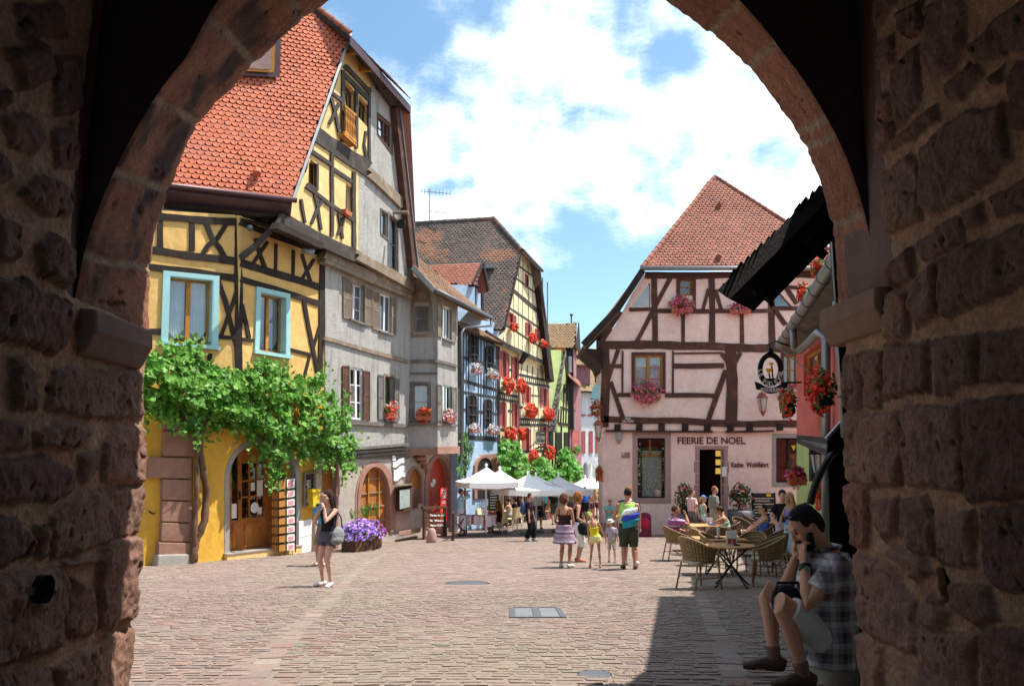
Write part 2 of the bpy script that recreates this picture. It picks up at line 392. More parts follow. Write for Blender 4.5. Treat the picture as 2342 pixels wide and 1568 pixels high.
def window(house, pl, q, frame='wframe', nx=2, ny=3, rec=.12, curtain=None, surround=None, sill=None, fw=.055, off=0, open_=False, room=True, label=None):
    g = Q(pl, q, off); mb = MB(); fs, ft = fw / g.w, fw / g.h
    for a0, a1, t0, t1 in ((0, 1, 0, ft), (0, 1, 1 - ft, 1), (0, fs, ft, 1 - ft), (1 - fs, 1, ft, 1 - ft)): g.slab(mb, a0, a1, t0, t1, -rec, .06)
    for i in range(1, nx):
        x = i / nx; g.slab(mb, x - fs * .8, x + fs * .8, ft, 1 - ft, -rec + .004, .05)
    for j in range(1, ny):
        y = j / ny
        for i in range(nx): g.slab(mb, i / nx + fs * .8, (i + 1) / nx - fs * .8, y - ft * .22, y + ft * .22, -rec - .012, .02)
    w = mb.build('window', M[frame], house, label=label)
    p = MB(); p.face([g.P(fs, ft, -rec - .03), g.P(1 - fs, ft, -rec - .03), g.P(1 - fs, 1 - ft, -rec - .03), g.P(fs, 1 - ft, -rec - .03)]); p.build('pane', M['glass'], w)
    if curtain:
        cm = MB(); k = 22
        for side in range(nx):
            x0 = side / nx + fs; x1 = (side + 1) / nx - fs; pr = None
            for i in range(k + 1):
                x = x0 + (x1 - x0) * i / k; o = -rec - .09 - .018 * math.sin(i * 1.9)
                low = {'half': .9 - .12 * abs(1 - 2 * i / k), 'full': .98, 'side': (.97 if side == 0 else .97)}.get(curtain, .97)
                if curtain == 'point': low = .93 - .16 * abs(2 * i / k - 1)
                cur = (g.P(x, ft * .6, o), g.P(x, low, o))
                if pr: cm.face([pr[0], cur[0], cur[1], pr[1]])
                pr = cur
        cm.build('curtain', M['curtain_g' if curtain == 'green' else 'curtain'], w, smooth=True)
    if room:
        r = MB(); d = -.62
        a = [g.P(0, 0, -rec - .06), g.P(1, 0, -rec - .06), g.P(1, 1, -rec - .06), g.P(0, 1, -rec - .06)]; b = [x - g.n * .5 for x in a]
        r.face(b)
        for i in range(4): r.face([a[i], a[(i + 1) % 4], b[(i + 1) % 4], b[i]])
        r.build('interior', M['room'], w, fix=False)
    if surround:
        sm, sw, so = surround; s = MB(); xs, yt = sw / g.w, sw / g.h
        for a0, a1, t0, t1 in ((-xs, 1 + xs, -yt, 0), (-xs, 0, 0, 1), (1, 1 + xs, 0, 1), (-xs, 1 + xs, 1, 1 + yt)): g.slab(s, a0, a1, t0, t1, so, so + .04)
        s.build('surround', M[sm], w)
    if sill:
        s = MB(); g.slab(s, -.1, 1.1, 1.0, 1 + .07 / g.h, .09, .2); s.build('sill', M[sill], w)
    return w
def shutter(house, pl, q, m, louv=True, off=.05, parent=None):
    g = Q(pl, q, off); mb = MB(); fs, ft = min(.2, .05 / g.w), .05 / g.h
    for a0, a1, t0, t1 in ((0, 1, 0, ft), (0, 1, 1 - ft, 1), (0, 1, .5 - ft / 2, .5 + ft / 2), (0, fs, ft, 1 - ft), (1 - fs, 1, ft, 1 - ft)): g.slab(mb, a0, a1, t0, t1, 0, .035)
    if louv:
        n = max(8, int(g.h / .06))
        for i in range(n):
            t0 = ft + (1 - 2 * ft) * i / n; t1 = t0 + (1 - 2 * ft) * .8 / n
            mb.prism([g.P(fs, t0, -.026), g.P(1 - fs, t0, -.026), g.P(1 - fs, t1, -.004), g.P(fs, t1, -.004)], -g.n * .008)
    else: g.slab(mb, fs, 1 - fs, ft, 1 - ft, -.012, .015)
    return mb.build('shutter', M[m], parent or house)
def beams(pl, lst, m, parent, name='timber_frame', off=0.0, depth=.03, jit=.35):
    if name not in ('timber_frame', 'bay_frame', 'dormer_frame') and len(lst) > 1: return [beams(pl, [b], m, parent, name, off, depth + .003 * i, jit) for i, b in enumerate(lst)][-1]
    mb = MB(); R = random.Random(len(lst))
    for k, b in enumerate(lst):
        if hasattr(b[0], '__len__'): pts, w = b[0], b[1]
        else: pts, w = [(b[0], b[1]), (b[2], b[3])], b[4]
        dense = []
        for i in range(len(pts) - 1):
            n = max(2, int(math.hypot(pts[i + 1][0] - pts[i][0], pts[i + 1][1] - pts[i][1]) / 22))
            for j in range(n): t = j / n; dense.append((pts[i][0] + (pts[i + 1][0] - pts[i][0]) * t, pts[i][1] + (pts[i + 1][1] - pts[i][1]) * t))
        dense.append(pts[-1]); Lp = []; Rp_ = []; ph = R.random() * 6
        for i, p in enumerate(dense):
            a = dense[max(i - 1, 0)]; c = dense[min(i + 1, len(dense) - 1)]; dx, dy = c[0] - a[0], c[1] - a[1]; L = math.hypot(dx, dy) or 1
            ww = w / 2 * (1 + R.uniform(-jit, jit) * .28); sh = math.sin(i * .8 + ph) * w * .06 * (jit > 0)
            Lp.append((p[0] + dy / L * (ww + sh), p[1] - dx / L * (ww + sh))); Rp_.append((p[0] - dy / L * (ww - sh), p[1] + dx / L * (ww - sh)))
        d = depth + .0022 * (k % 7)
        A = [pl.pt(*p, off + d) for p in Lp]; B = [pl.pt(*p, off + d) for p in Rp_]; n = len(A); b0 = len(mb.v); back = -pl.n * (d + .03)
        for p in A + B + [x + back for x in A] + [x + back for x in B]: mb.v.append(tuple(p))
        for i in range(n - 1):
            for f in ((i, i + 1, n + i + 1, n + i), (i, i + 1, 2 * n + i + 1, 2 * n + i), (n + i, n + i + 1, 3 * n + i + 1, 3 * n + i)): mb.f.append(tuple(b0 + x for x in f)); mb.m.append(0)
        for i in (0, n - 1): mb.f.append((b0 + i, b0 + n + i, b0 + 3 * n + i, b0 + 2 * n + i)); mb.m.append(0)
    return mb.build(name, M[m], parent)
def inpoly(x, y, poly):
    r = False; j = len(poly) - 1
    for i in range(len(poly)):
        xi, yi = poly[i]; xj, yj = poly[j]
        if (yi > y) != (yj > y) and x < (xj - xi) * (y - yi) / (yj - yi) + xi: r = not r
        j = i
    return r
def roof(rp, pts, tw, th, m, parent, deck='beam', deckth=.12, name='tiles', lift=.03, clip=0.0, jit=.012, flat=False):
    """deck slab plus overlapping round-ended tiles"""
    mb = MB(); mb.prism([V(p) for p in pts], -rp.n * deckth); mb.build('roof_deck', M[deck], parent)
    poly = [rp.xy(p) for p in pts]; xs = [p[0] for p in poly]; ys = [p[1] for p in poly]
    t = MB(); R = random.Random(int(abs(poly[0][0]) * 100)); row = 0; y = min(ys)
    while y < max(ys):
        x = min(xs) + (tw / 2 if row % 2 else 0)
        while x < max(xs) + tw:
            if inpoly(x, y + th * .5, poly):
                w = tw * .485; dx = R.uniform(-jit, jit) * .4; dy = R.uniform(-jit, jit); l = lift + R.uniform(-.004, .008) + .025 * (vnoise(np.array([x * .9]), np.array([y * .9]), 3)[0] - .5); yl = y - th * .12 + dy
                if flat: arcp = [(-w, 0), (w, 0)]
                else: arcp = [(-w, .09), (-w * .72, .025), (-w * .3, 0), (w * .3, 0), (w * .72, .025), (w, .09)] if tw > .12 else [(-w, .05), (-w * .4, 0), (w * .4, 0), (w, .05)]
                k = tw / .17
                top = [rp.at(x + dx + a, yl + c * k, l) for a, c in arcp] + [rp.at(x + dx + w, y + th * 1.05, .012), rp.at(x + dx - w, y + th * 1.05, .012)]
                b = len(t.v); n = len(arcp); t.v.extend(tuple(p) for p in top); t.v.extend(tuple(p - rp.n * (l - .004)) for p in top[:n])
                t.f.append(tuple(range(b, b + len(top)))); t.m.append(0)
                for i in range(n - 1): t.f.append((b + i, b + i + 1, b + len(top) + i + 1, b + len(top) + i)); t.m.append(0)
            x += tw
        y += th; row += 1
    return t.build(name, M[m], parent, fix=False)
def ridge(a, b, r, m, parent, n=None, name='ridge_tiles'):
    a, b = V(a), V(b); n = n or max(3, int((b - a).length / .35)); mb = MB()
    for i in range(n):
        p = a.lerp(b, i / n); q = a.lerp(b, (i + 1.08) / n); mb.tube([p, q], [r * 1.12, r * .92], 10)
    return mb.build(name, M[m], parent, smooth=False)
def plane_body(pls_pts, z0, z1, m, parent, name='shell'):
    mb = MB(); mb.prism([V((p[0], p[1], z0)) for p in pls_pts], V((0, 0, z1 - z0))); return mb.build(name, M[m], parent)
def pipe(pts, r, m, parent, name='downpipe', n=10):
    mb = MB(); mb.tube(pts, r, n); return mb.build(name, M[m], parent, smooth=True)
# ---------------------------------------------------------------- plants
def rdir(R):
    z = R.uniform(-1, 1); a = R.uniform(0, 6.283); s = math.sqrt(1 - z * z); return V((s * math.cos(a), s * math.sin(a), z))
VINE = [(0, -.5), (.18, -.42), (.42, -.5), (.38, -.2), (.58, .05), (.32, .12), (.30, .38), (.12, .3), (0, .58), (-.12, .3), (-.30, .38), (-.32, .12), (-.58, .05), (-.38, -.2), (-.42, -.5), (-.18, -.42)]
def leaf_at(mb, c, n, s, R, shape=None, m=0):
    n = n.normalized(); x = n.cross(rdir(R))
    if x.length < .05: x = n.orthogonal()
    x.normalize(); y = n.cross(x); b = len(mb.v)
    pts = shape or [(-.5, 0), (-.2, .28), (.2, .28), (.5, 0), (.2, -.28), (-.2, -.28)]
    for a, d in pts: mb.v.append(tuple(c + x * (a * s) + y * (d * s) + n * (s * .22 * (abs(a) - .2))))
    mb.f.append(tuple(range(b, b + len(pts)))); mb.m.append(m)
PENT = [(math.cos(a) * .5, math.sin(a) * .5) for a in (0, 1.257, 2.513, 3.77, 5.027)]
def flowers(label, c, size, n, col='fl_red', leaf='leaf2', nl=140, nf=170, box=None, boxm='terra', ls=.085, fs=.06, group=None, cat='flower box', name='flower_box', hang=.6, bias=.6, cols2=None):
    """c: centre of the plant mass; size: half extents along facade, outward, up; n: outward"""
    c = V(c); n = V(n).normalized(); d = V((-n.y, n.x, 0)); up = V((0, 0, 1)); R = random.Random(int(abs(c.x * 931 + c.y * 77 + c.z * 13) * 10))
    base = c - up * size[2] * .5
    t = thing(name, label, cat, base, group)
    if box:
        b = MB(); w, dp, h = box; b.prism([base + d * (w / 2 * i) + n * (dp / 2 * j) - up * (h / 2) for i, j in ((-.93, -.9), (.93, -.9), (.93, .9), (-.93, .9))], up * h); bev(b.build('planter', M[boxm], t), .012)
    else:
        b = MB(); b.tube([base - up * .05, base + up * .05], min(size[0], size[1]) * .5, 10); b.build('pot', M[boxm], t)
    def P(e, lo=-1):
        q = rdir(R); r = R.random() ** e
        if q.z < 0 and R.random() > hang: q.z = -q.z
        return q, c + d * (q.x * r * size[0]) + n * (q.y * r * size[1]) + up * (q.z * r * size[2])
    f = MB()
    for i in range(nl):
        q, p = P(.45); leaf_at(f, p, (d * q.x + n * (q.y + .3) + up * (q.z + .5) + rdir(R) * .7), ls * R.uniform(.7, 1.3), R)
    f.build('foliage', M[leaf], t, fix=False)
    f = MB(); g = MB()
    for i in range(nf):
        q, p = P(.22); p = p + (p - c) * (R.random() ** 3 * .35 - .12) - up * (R.random() ** 2 * size[2] * .25); h = g if cols2 and R.random() < .35 else f; s = fs * R.uniform(.75, 1.3)
        if q.y < -.3: p = p + n * (size[1] * .8)
        nr = d * q.x + n * (q.y + .6) + up * (q.z + .4)
        for k in range(3): leaf_at(h, p + rdir(R) * s * .45, nr + rdir(R) * .7, s, R, PENT)
    f.build('blossoms', M[col], t, fix=False)
    if cols2: g.build('blossoms', M[cols2], t, fix=False)
    return t
def fpx(label, pl, u0, v0, u1, v1, col='fl_red', off=.2, dens=1.0, group=None, box=True, **k):
    a = pl.pt((u0 + u1) / 2, (v0 + v1) / 2, off); s = a.y / F
    w = (u1 - u0) * s / 2 / max(.55, abs(pl.d.x) + .15 if abs(pl.d.x) < .8 else 1); h = (v1 - v0) * s / 2
    A = max(.3, w * h * 4)
    return flowers(label, a, (w, min(.28, max(.16, h * .6)), h), pl.n, col, nl=int(170 * dens * min(2, A + .3)), nf=int(150 * dens * min(2, A + .3)), box=(w * 1.7, .2, .16) if box else None, group=group, **k)
# ---------------------------------------------------------------- planes of the facades
PG = Pl((-4.27, 27.8), 18.3)
_d = PG.pt(744, 1250); D = (_d.x, _d.y)
PR = Pl(D, 24.4)
_c = PR.pt(545, 850); C_ = (_c.x, _c.y)
PL = Pl(C_, 46.8)
_a = PL.pt(440, 1285)
PD = thru((_a.x, _a.y), D)
PGA = Pl((D[0] + PG.n.x * .34, D[1] + PG.n.y * .34), 16.8)
_e = PG.pt(935, 1046); E_ = (_e.x, _e.y)
PB1 = Pl(E_, 90)
_b = PB1.pt(1001, 900)
PB2 = Pl((_b.x, _b.y), 18.6)
ZB = -3.6   # foundations go below the paving
def below(pl, u, v, z):
    p = pl.pt(u, v); return V((p.x, p.y, z))
# ================================================================ YELLOW HOUSE
yh = thing('timbered_house', 'ochre half-timbered house with steep orange tile roof and turquoise window frames', 'house', (C_[0], C_[1], gz(C_[1])))
WL = [(386, 631), (487, 641), (484, 791), (381, 781)]
WR = [(593, 667), (653, 680), (652, 812), (589, 802)]
wall(PL, [(180, 470), (546, 492), (546, 905), (180, 905)], [WL], 'wall', M['yellow_up'], yh)
wall(PR, [(546, 492), (741, 560), (744, 905), (546, 905)], [WR], 'wall', M['yellow_up'], yh)
DO = arch(525, 678, 1105, 1012, 1274, 16, .8, vbR=1254, vsR=1110)
wall(PD, [(441, 880), (744, 880), (720, 1300), (560, 1320), (441, 1340)], [DO], 'wall', M['yellow_lo'], yh, th=.45)
wall(PL, [(150, 880), (442, 880), (442, 1340), (150, 1400)], [], 'wall', M['yellow_lo'], yh, off=.004)
beams(PL, [(366, 486, 366, 566, 13), (439, 496, 439, 574, 12), (546, 512, 547, 860, 17), ([(467, 500), (486, 545), (503, 566), (514, 588)], 11), ([(519, 512), (497, 545), (475, 562), (465, 580)], 11),
           (200, 552, 540, 598, 17), (200, 590, 547, 636, 15), ([(498, 640), (516, 690), (542, 790)], 11), ([(545, 655), (535, 690), (506, 768)], 9), (200, 748, 368, 759, 13), (495, 769, 542, 773, 8), (300, 498, 300, 560, 12), (185, 484, 548, 508, 16), (388, 800, 388, 840, 10), (480, 808, 480, 850, 10)], 'beam', yh)
beams(PR, [(552, 600, 736, 658, 16), (552, 637, 742, 697, 13), (632, 557, 631, 622, 6), (672, 572, 671, 636, 6), (739, 590, 733, 880, 11), (550, 508, 742, 582, 12),
           ([(586, 545), (594, 575), (607, 612)], 8), ([(613, 552), (600, 572), (578, 606)], 8), ([(692, 580), (700, 610), (713, 650)], 7), ([(719, 592), (706, 615), (691, 640)], 7),
           (555, 695, 571, 773, 8), (551, 775, 580, 778, 8), ([(695, 683), (704, 735), (718, 800), (732, 872)], 8), (734, 742, 716, 800, 6), (710, 808, 694, 870, 6), (660, 798, 714, 811, 8), (600, 824, 600, 860, 8)], 'beam', yh)
for pl, q, cu in ((PL, WL, 'point'), (PR, WR, 'point')):
    w = window(yh, pl, q, 'pine', 2, 1, .17, cu, fw=.07, surround=None)
    g = Q(pl, q); s = MB(); xs, yt = .15 / g.w, .12 / g.h
    for a0, a1, t0, t1 in ((-xs, 1 + xs, -yt, 0), (-xs, 0, 0, 1), (1, 1 + xs, 0, 1)): g.slab(s, a0, a1, t0, t1, .055, .06)
    for a0, a1, t0, t1 in ((0, .02, 0, 1), (.98, 1, 0, 1), (.02, .98, 0, .012)): g.slab(s, a0, a1, t0, t1, .05, .2)
    s.build('surround', M['turq'], w)
    s = MB(); g.slab(s, -xs - .03, 1 + xs + .03, 1, 1 + .09 / g.h, .10, .25); s.build('sill', M['turq'], w)
    s = MB(); s.bar(g.P(.05, .95, .02), g.P(.97, .955, .02), .02); s.build('rail', M['iron'], w)
# door of the shop
dg = MB(); off = -.28
def dslab(mb, u0, v0, u1, v1, o, th, m=0, dv=-.1):
    k = lambda u: (u - u0) * dv
    mb.prism([PD.pt(u0, v0, o), PD.pt(u1, v0 + k(u1), o), PD.pt(u1, v1 + k(u1), o), PD.pt(u0, v1, o)], -PD.n * th, m)
band(PD, DO, grow(DO, 11), .012, .2, 'door_arch', M['stone_grey'], yh)
dr = MB()
for u0, v0, u1, v1 in ((524, 1020, 530, 1268), (545, 1010, 553, 1266), (604, 1004, 612, 1260), (626, 1004, 632, 1256), (553, 1185, 604, 1262), (530, 1190, 545, 1266), (553, 1010, 604, 1060), (612, 1010, 626, 1256)): dslab(dr, u0, v0, u1, v1, off, .07)
for v in (1098, 1135): dslab(dr, 553, v, 604, v + 4, off - .02, .03)
for u in (569, 587): dslab(dr, u, 1060, u + 3, 1186, off - .02, .03)
for v0, v1 in ((1196, 1216), (1224, 1252)): dslab(dr, 560, v0, 597, v1, off + .02, .03); dslab(dr, 532, v0 + 2, 543, v1 + 2, off + .02, .03)
door = dr.build('door', M['oak'], yh)
p = MB(); dslab(p, 553, 1060, 604, 1186, off - .05, .004); dslab(p, 530, 1040, 545, 1190, off - .05, .004); p.build('pane', M['glass'], door)
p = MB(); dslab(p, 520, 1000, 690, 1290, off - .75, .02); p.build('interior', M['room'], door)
p = MB(); dslab(p, 548, 1122, 551, 1142, off + .03, .03); p.build('handle', M['iron'], door)
p = MB(); g0 = PD.pt(582, 1160, off + .01); p.tube([g0, g0 + PD.n * .008], .145, 20); p.build('round_sticker', M['paper'], door)
for nq in ((530, 1152, 541, 1185), (574, 1103, 583, 1122), (588, 1098, 601, 1134), (590, 1160, 599, 1175)): p = MB(); dslab(p, *nq, off + .01, .01); p.build('notice', M['paper'], door)
p = MB(); dslab(p, 520, 1268, 690, 1300, .12, .6, dv=-.12); p.build('doorstep', M['yellow_pale'], yh)
p = MB(); dslab(p, 519, 1266, 692, 1269, .14, .62, dv=-.12); p.build('threshold', M['stone_grey'], yh)
# sandstone pilaster with tooth stones
pil = MB()
cuts = [930, 985, 1045, 1095, 1145, 1195, 1240, 1300]
for i in range(len(cuts) - 1):
    x0 = 376 - i * 1.2 - (i == 6) * 5 - (12 if i in (2,) else 0) - (22 if i == 2 else 0); x1 = 440 + (i == 6) * 4 + (26 if i == 1 else 0)
    pil.prism([PL.pt(x0, cuts[i], .16 + .01 * (i % 2) + (i == 6) * .08), PL.pt(x1, cuts[i] + 2, .16 + .01 * (i % 2) + (i == 6) * .08), PL.pt(x1, cuts[i + 1] - 1, .16 + .01 * (i % 2) + (i == 6) * .12), PL.pt(x0 - 1, cuts[i + 1] - 3, .16 + .01 * (i % 2) + (i == 6) * .12)], -PL.n * .4)
bev(pil.build('pilaster', M['sand_dk2'], yh), .015)
pil = MB(); pil.prism([PL.pt(362, 1268, .3), PL.pt(442, 1266, .3), PL.pt(446, 1300, .34), PL.pt(358, 1310, .34)], -PL.n * .5); bev(pil.build('plinth', M['stone_grey'], yh), .03)
# gable: upper storeys facing the lane
W1 = [(788, 180), (812, 212), (812, 322), (792, 302)]
W2 = [(821, 216), (843, 243), (841, 292), (820, 268)]
W3 = [(707, 361), (726, 377), (726, 434), (705, 420)]
W4 = [(791, 418), (806, 431), (806, 495), (790, 483)]
YG = [(655, 488), (668, 456), (700, 395), (735, 290), (770, 190), (797, 92), (850, 158), (848, 380), (820, 395), (820, 586)]
wall(PGA, YG, [W1, W2, W3, W4], 'wall', M['yellow_pale'], yh)
beams(PGA, [(716, 296, 846, 382, 22), (722, 316, 846, 400, 14), (761, 352, 761, 541, 7), (811, 392, 811, 572, 8), (702, 425, 757, 468, 8), (757, 468, 811, 503, 8), (711, 344, 762, 379, 8), (762, 386, 811, 418, 8),
            ([(721, 445), (728, 470), (736, 526)], 6), ([(737, 459), (726, 480), (714, 512)], 6), ([(776, 488), (780, 515), (785, 546)], 5), ([(788, 496), (783, 515), (774, 537)], 5),
            ([(758, 221), (768, 255), (778, 303)], 6), ([(778, 236), (766, 260), (755, 283)], 6), (760, 212, 788, 234, 7), (786, 160, 785, 325, 7), (817, 195, 817, 340, 6), (786, 168, 846, 228, 9), (790, 150, 848, 212, 9),
            (705, 420, 727, 436, 6), (727, 374, 727, 436, 5), (846, 200, 846, 375, 5), ([(838, 300), (834, 330), (842, 372)], 5), ([(690, 455), (694, 480), (700, 510)], 5), (640, 499, 822, 590, 26)], 'beam_grey', yh, depth=.05)
beams(PGA, [(636, 516, 740, 562, 14)], 'beam', yh, name='jetty_beam', depth=.2)
for q, cu in ((W1, None), (W2, None), (W3, None), (W4, 'full')): window(yh, PGA, q, 'brownwood' if cu is None else 'wframe', 1, 1, .14, cu, fw=.07)
bal = MB()
for i in range(6):
    t = i / 5; a = PGA.pt(790 + 19 * t, 245 + 17 * t, .14); b = PGA.pt(791 + 20 * t, 303 + 17 * t, .14)
    bal.tube([a, a.lerp(b, .2), a.lerp(b, .35), a.lerp(b, .55), a.lerp(b, .75), b], [.03, .045, .025, .05, .028, .04], 8)
for dv in (0, 60): bal.bar(PGA.pt(787, 242 + dv, .14), PGA.pt(813, 264 + dv, .14), .07)
bal.prism([PGA.pt(788, 304, .25), PGA.pt(816, 330, .25), PGA.pt(816, 335, .25), PGA.pt(788, 309, .25)], -PGA.n * .25)
bal.build('balustrade', M['pine'], yh)
panel(PGA, [(792, 477), (806, 487), (805, 496), (791, 487)], .22, .18, 'trough', M['terra'], yh)
# orange roof
e1 = PGA.pt(668, 458, .2); top = PGA.pt(800, 80, .2)
r_ = ray(385, 425); e2 = r_ * (e1.z / r_.z)
RX = (e1 - e2).normalized(); RM = Rp(e1, RX, top)
h0 = RM.pt(735, 30); H = top + (h0 - top) * 1.55
rp_pts = [e1, top, H, H - RX * 9, e1 - RX * 9.5]
roof(RM, rp_pts, .185, .165, 'tile_new', yh, lift=.04)
ridge(top + RM.n * .05, H + RM.n * .05, .11, 'tile_mid', yh)
ridge(H, H - RX * 9, .11, 'tile_mid', yh)
# verge flashing, fascia and gutter
vb = MB(); vb.bar(e1 + RX * .03 + RM.n * .02, top + RX * .03 + RM.n * .02, .07, .14, up=RM.n); vb.build('verge_board', M['zinc'], yh)
fb = MB(); E9 = e1 - RX * 9
nx_ = V((RX.y, -RX.x, 0)); nx_ = nx_ if nx_.y < 0 else -nx_
fb.prism([e1 + nx_ * .02 + V((0, 0, -.02)), e1 + nx_ * .02 + V((0, 0, -.16)), e1 - nx_ * .25 + V((0, 0, -.42)), e1 - nx_ * .9 + V((0, 0, -.42)), e1 - nx_ * .4 + V((0, 0, .35))], -RX * 9); fb.build('eaves_board', M['copper'], yh)
gt = MB(); gt.tube([e1 + nx_ * .10 + RX * .12 + V((0, 0, -.02)), E9 + nx_ * .10 + V((0, 0, -.02))], .075, 12); gt.build('gutter', M['copper'], yh, smooth=True)
sf = MB(); sf.face([PL.pt(150, 470), PL.pt(546, 497), e1 - nx_ * .05 + V((0, 0, -.44)), E9 + V((0, 0, -.44))]); sf.face([PR.pt(546, 497), PR.pt(744, 572), PGA.pt(744, 572, -.02), PGA.pt(640, 518, -.02)]); sf.build('soffit', M['beam'], yh, fix=False)
br = MB(); br.tube([PR.pt(550, 590, .02), PR.pt(585, 562, .25), PR.pt(610, 535, .42), PR.pt(632, 512, .6)], [.09, .085, .08, .09], 8); br.build('corner_brace', M['beam_grey'], yh)
fl = MB(); a = PR.pt(690, 569, .35); fl.tube([a, a + V((.34, .1, -.09))], .10, 14); fl.build('floodlight', M['zinc'], yh, smooth=True)
fl = MB(); fl.ball(PL.pt(572, 521, .3), .09); fl.build('dome_camera', M['zinc_d'], yh, smooth=True)
vt = MB(); a = RM.pt(588, 384, .05); vt.tube([a - RM.y * .1, a + RM.n * .06 - RM.y * .12, a - RM.y * .28 + RM.n * .1], [.06, .10, .11], 10); vt.build('vent_tile', M['tile_new'], yh)
# dormer half hidden by the arch
dm = MB(); dz = [RM.pt(540, 178, .02), RM.pt(639, 183, .02), RM.pt(640, 100, .02), RM.pt(540, 95, .02)]
dm.prism([dz[0] + RM.n * .1, dz[1] + RM.n * .1, dz[1] + V((0, 0, 1.3)), dz[0] + V((0, 0, 1.3))], (dz[2] - dz[1])); dmo = dm.build('dormer', M['copper'], yh)
dm = MB(); o = nx_ * .03; dm.prism([dz[0].lerp(dz[1], a) + RM.n * .1 + V((0, 0, z)) + o for a, z in ((.2, .12), (.86, .12), (.86, 1.2), (.2, 1.2))], nx_ * .02); dm.build('window', M['pine'], dmo)
dm = MB(); o = nx_ * .06; dm.prism([dz[0].lerp(dz[1], a) + RM.n * .1 + V((0, 0, z)) + o for a, z in ((.24, .2), (.78, .2), (.78, 1.15), (.24, 1.15))], nx_ * .01); dm.build('curtain', M['sand_pink'], dmo)
# half hip above the gable
V2 = PGA.pt(938, 243, .5); V1 = PGA.pt(800, 84, .5)
hx = (V2 - V1).normalized(); HP = Rp(V1, V((hx.x, hx.y, 0)), H)
roof(HP, [V1, V2, H], .185, .165, 'tile_mid', yh, lift=.04)
fb = MB(); fb.prism([V1 + PGA.n * .03, V2 + PGA.n * .03, V2 + PGA.n * .03 - V((0, 0, .28)), V1 + PGA.n * .03 - V((0, 0, .28))], -PGA.n * .06); fb.build('hip_board', M['copper'], yh)
sf = MB(); sf.prism([V1 - V((0, 0, .15)), V2 - V((0, 0, .15)), PGA.pt(905, 262) , PGA.pt(797, 106)], V((0, 0, .05))); sf.build('soffit', M['beam_grey'], yh)
for t in (.12, .35, .62, .85):
    c = V1.lerp(V2, t); rf = MB(); rf.bar(c - V((0, 0, .2)), c - PGA.n * .6 - V((0, 0, .12)), .1, .14); rf.build('rafter', M['pine' if t < .5 else 'beam_grey'], yh)
# back slope and shell
Bx = PGA.pt(955, 610, .2); RB = Rp(Bx, -RX, V2)
mb = MB(); mb.prism([Bx, V2, H, H - RX * 9, Bx - RX * 9], V((0, 0, -.1))); mb.build('back_roof', M['tile_mid'], yh)
a1 = PL.pt(150, 900, -.75); a2 = PR.pt(546, 900, -.75); a3 = PG.pt(740, 900, -.75); a4 = PG.pt(935, 900, -.75)
bk = V((-9, 3, 0))
plane_body([a1, a2, a3, a4, a4 + bk, a1 + bk], ZB, 6.2, 'grey_lo', yh)
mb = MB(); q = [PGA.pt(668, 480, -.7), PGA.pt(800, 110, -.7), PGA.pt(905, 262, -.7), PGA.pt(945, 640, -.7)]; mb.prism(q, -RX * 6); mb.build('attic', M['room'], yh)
# ================================================================ GREY HOUSE
gh = thing('rendered_house', 'grey rough-rendered house with wooden shutters and a projecting oriel bay', 'house', (E_[0], E_[1], gz(E_[1])))
G1 = [(803, 646), (834, 654), (832, 740), (800, 728)]; G2 = [(870, 670), (895, 678), (894, 763), (868, 756)]
G3 = [(801, 839), (830, 843), (830, 961), (802, 958)]; G4 = [(880, 859), (901, 862), (903, 960), (880, 958)]
wall(PG, [(744, 580), (940, 655), (936, 1050), (744, 1050)], [G1, G2, G3, G4], 'wall', M['grey'], gh)
AR = arch(826, 893, 1150, 1067, 1216, 18, .85, vbR=1216)
RD = arch(981, 1030, 1120, 1047, 1208, 14, .8, vbR=1206)
OA = arch(936, 965, 1110, 1072, 1154, 12, .8, vbR=1150)
LW = [(736, 1062), (764, 1062), (762, 1262), (735, 1270)]
wall(PG, [(744, 1034), (1047, 1034), (1047, 1260), (720, 1300), (724, 1034)], [AR, RD, OA, LW], 'wall', M['grey_lo'], gh, th=.4)
GG = [(848, 156), (905, 250), (947, 652), (945, 668), (820, 586), (820, 395), (848, 380)]
H1 = [(862, 262), (894, 318), (894, 346), (862, 303)]; H2 = [(889, 490), (909, 505), (909, 622), (889, 612)]; H3 = [(871, 480), (886, 490), (885, 545), (871, 533)]
H1 = [(863, 260), (893, 318), (894, 347), (864, 302)]
H1 = [(864, 262), (895, 290), (895, 348), (864, 306)]
wall(PGA, GG, [H1, H2, H3], 'wall', M['grey'], gh, off=.002)
window(gh, PGA, H1, 'brownwood', 2, 2, .06, None, fw=.07, surround=('brownwood', .07, .03))
window(gh, PGA, H2, 'brownwood', 1, 2, .06, None, fw=.09, surround=('greywood', .08, .03))
window(gh, PGA, H3, 'greywood', 1, 1, .05, None, fw=.07, surround=('greywood', .06, .03))
beams(PGA, [(848, 398, 925, 470, 16), (846, 386, 926, 460, 7), (820, 588, 948, 656, 14), (818, 577, 948, 645, 6)], 'oldwood', gh, name='cornice', depth=.12, jit=.1)
beams(PG, [(744, 582, 946, 668, 17), (744, 596, 944, 681, 8)], 'oldwood', gh, name='cornice', depth=.22, jit=.1)
vb = MB(); vb.prism([PGA.pt(905, 246, .25), PGA.pt(916, 246, .25), PGA.pt(958, 612, .25), PGA.pt(945, 612, .25)], -PGA.n * .3); vb.build('verge_board', M['beam_red'], gh)
vb = MB(); vb.bar(PGA.pt(915, 246, .28), PGA.pt(957, 612, .28), .05); vb.build('verge_trim', M['zinc'], gh)
beams(PG, [(744, 773, 935, 827, 8)], 'oldwood', gh, name='string_course', depth=.06, jit=.05)
beams(PG, [(798, 966, 936, 973, 8)], 'greywood', gh, name='string_course', depth=.09, jit=.05)
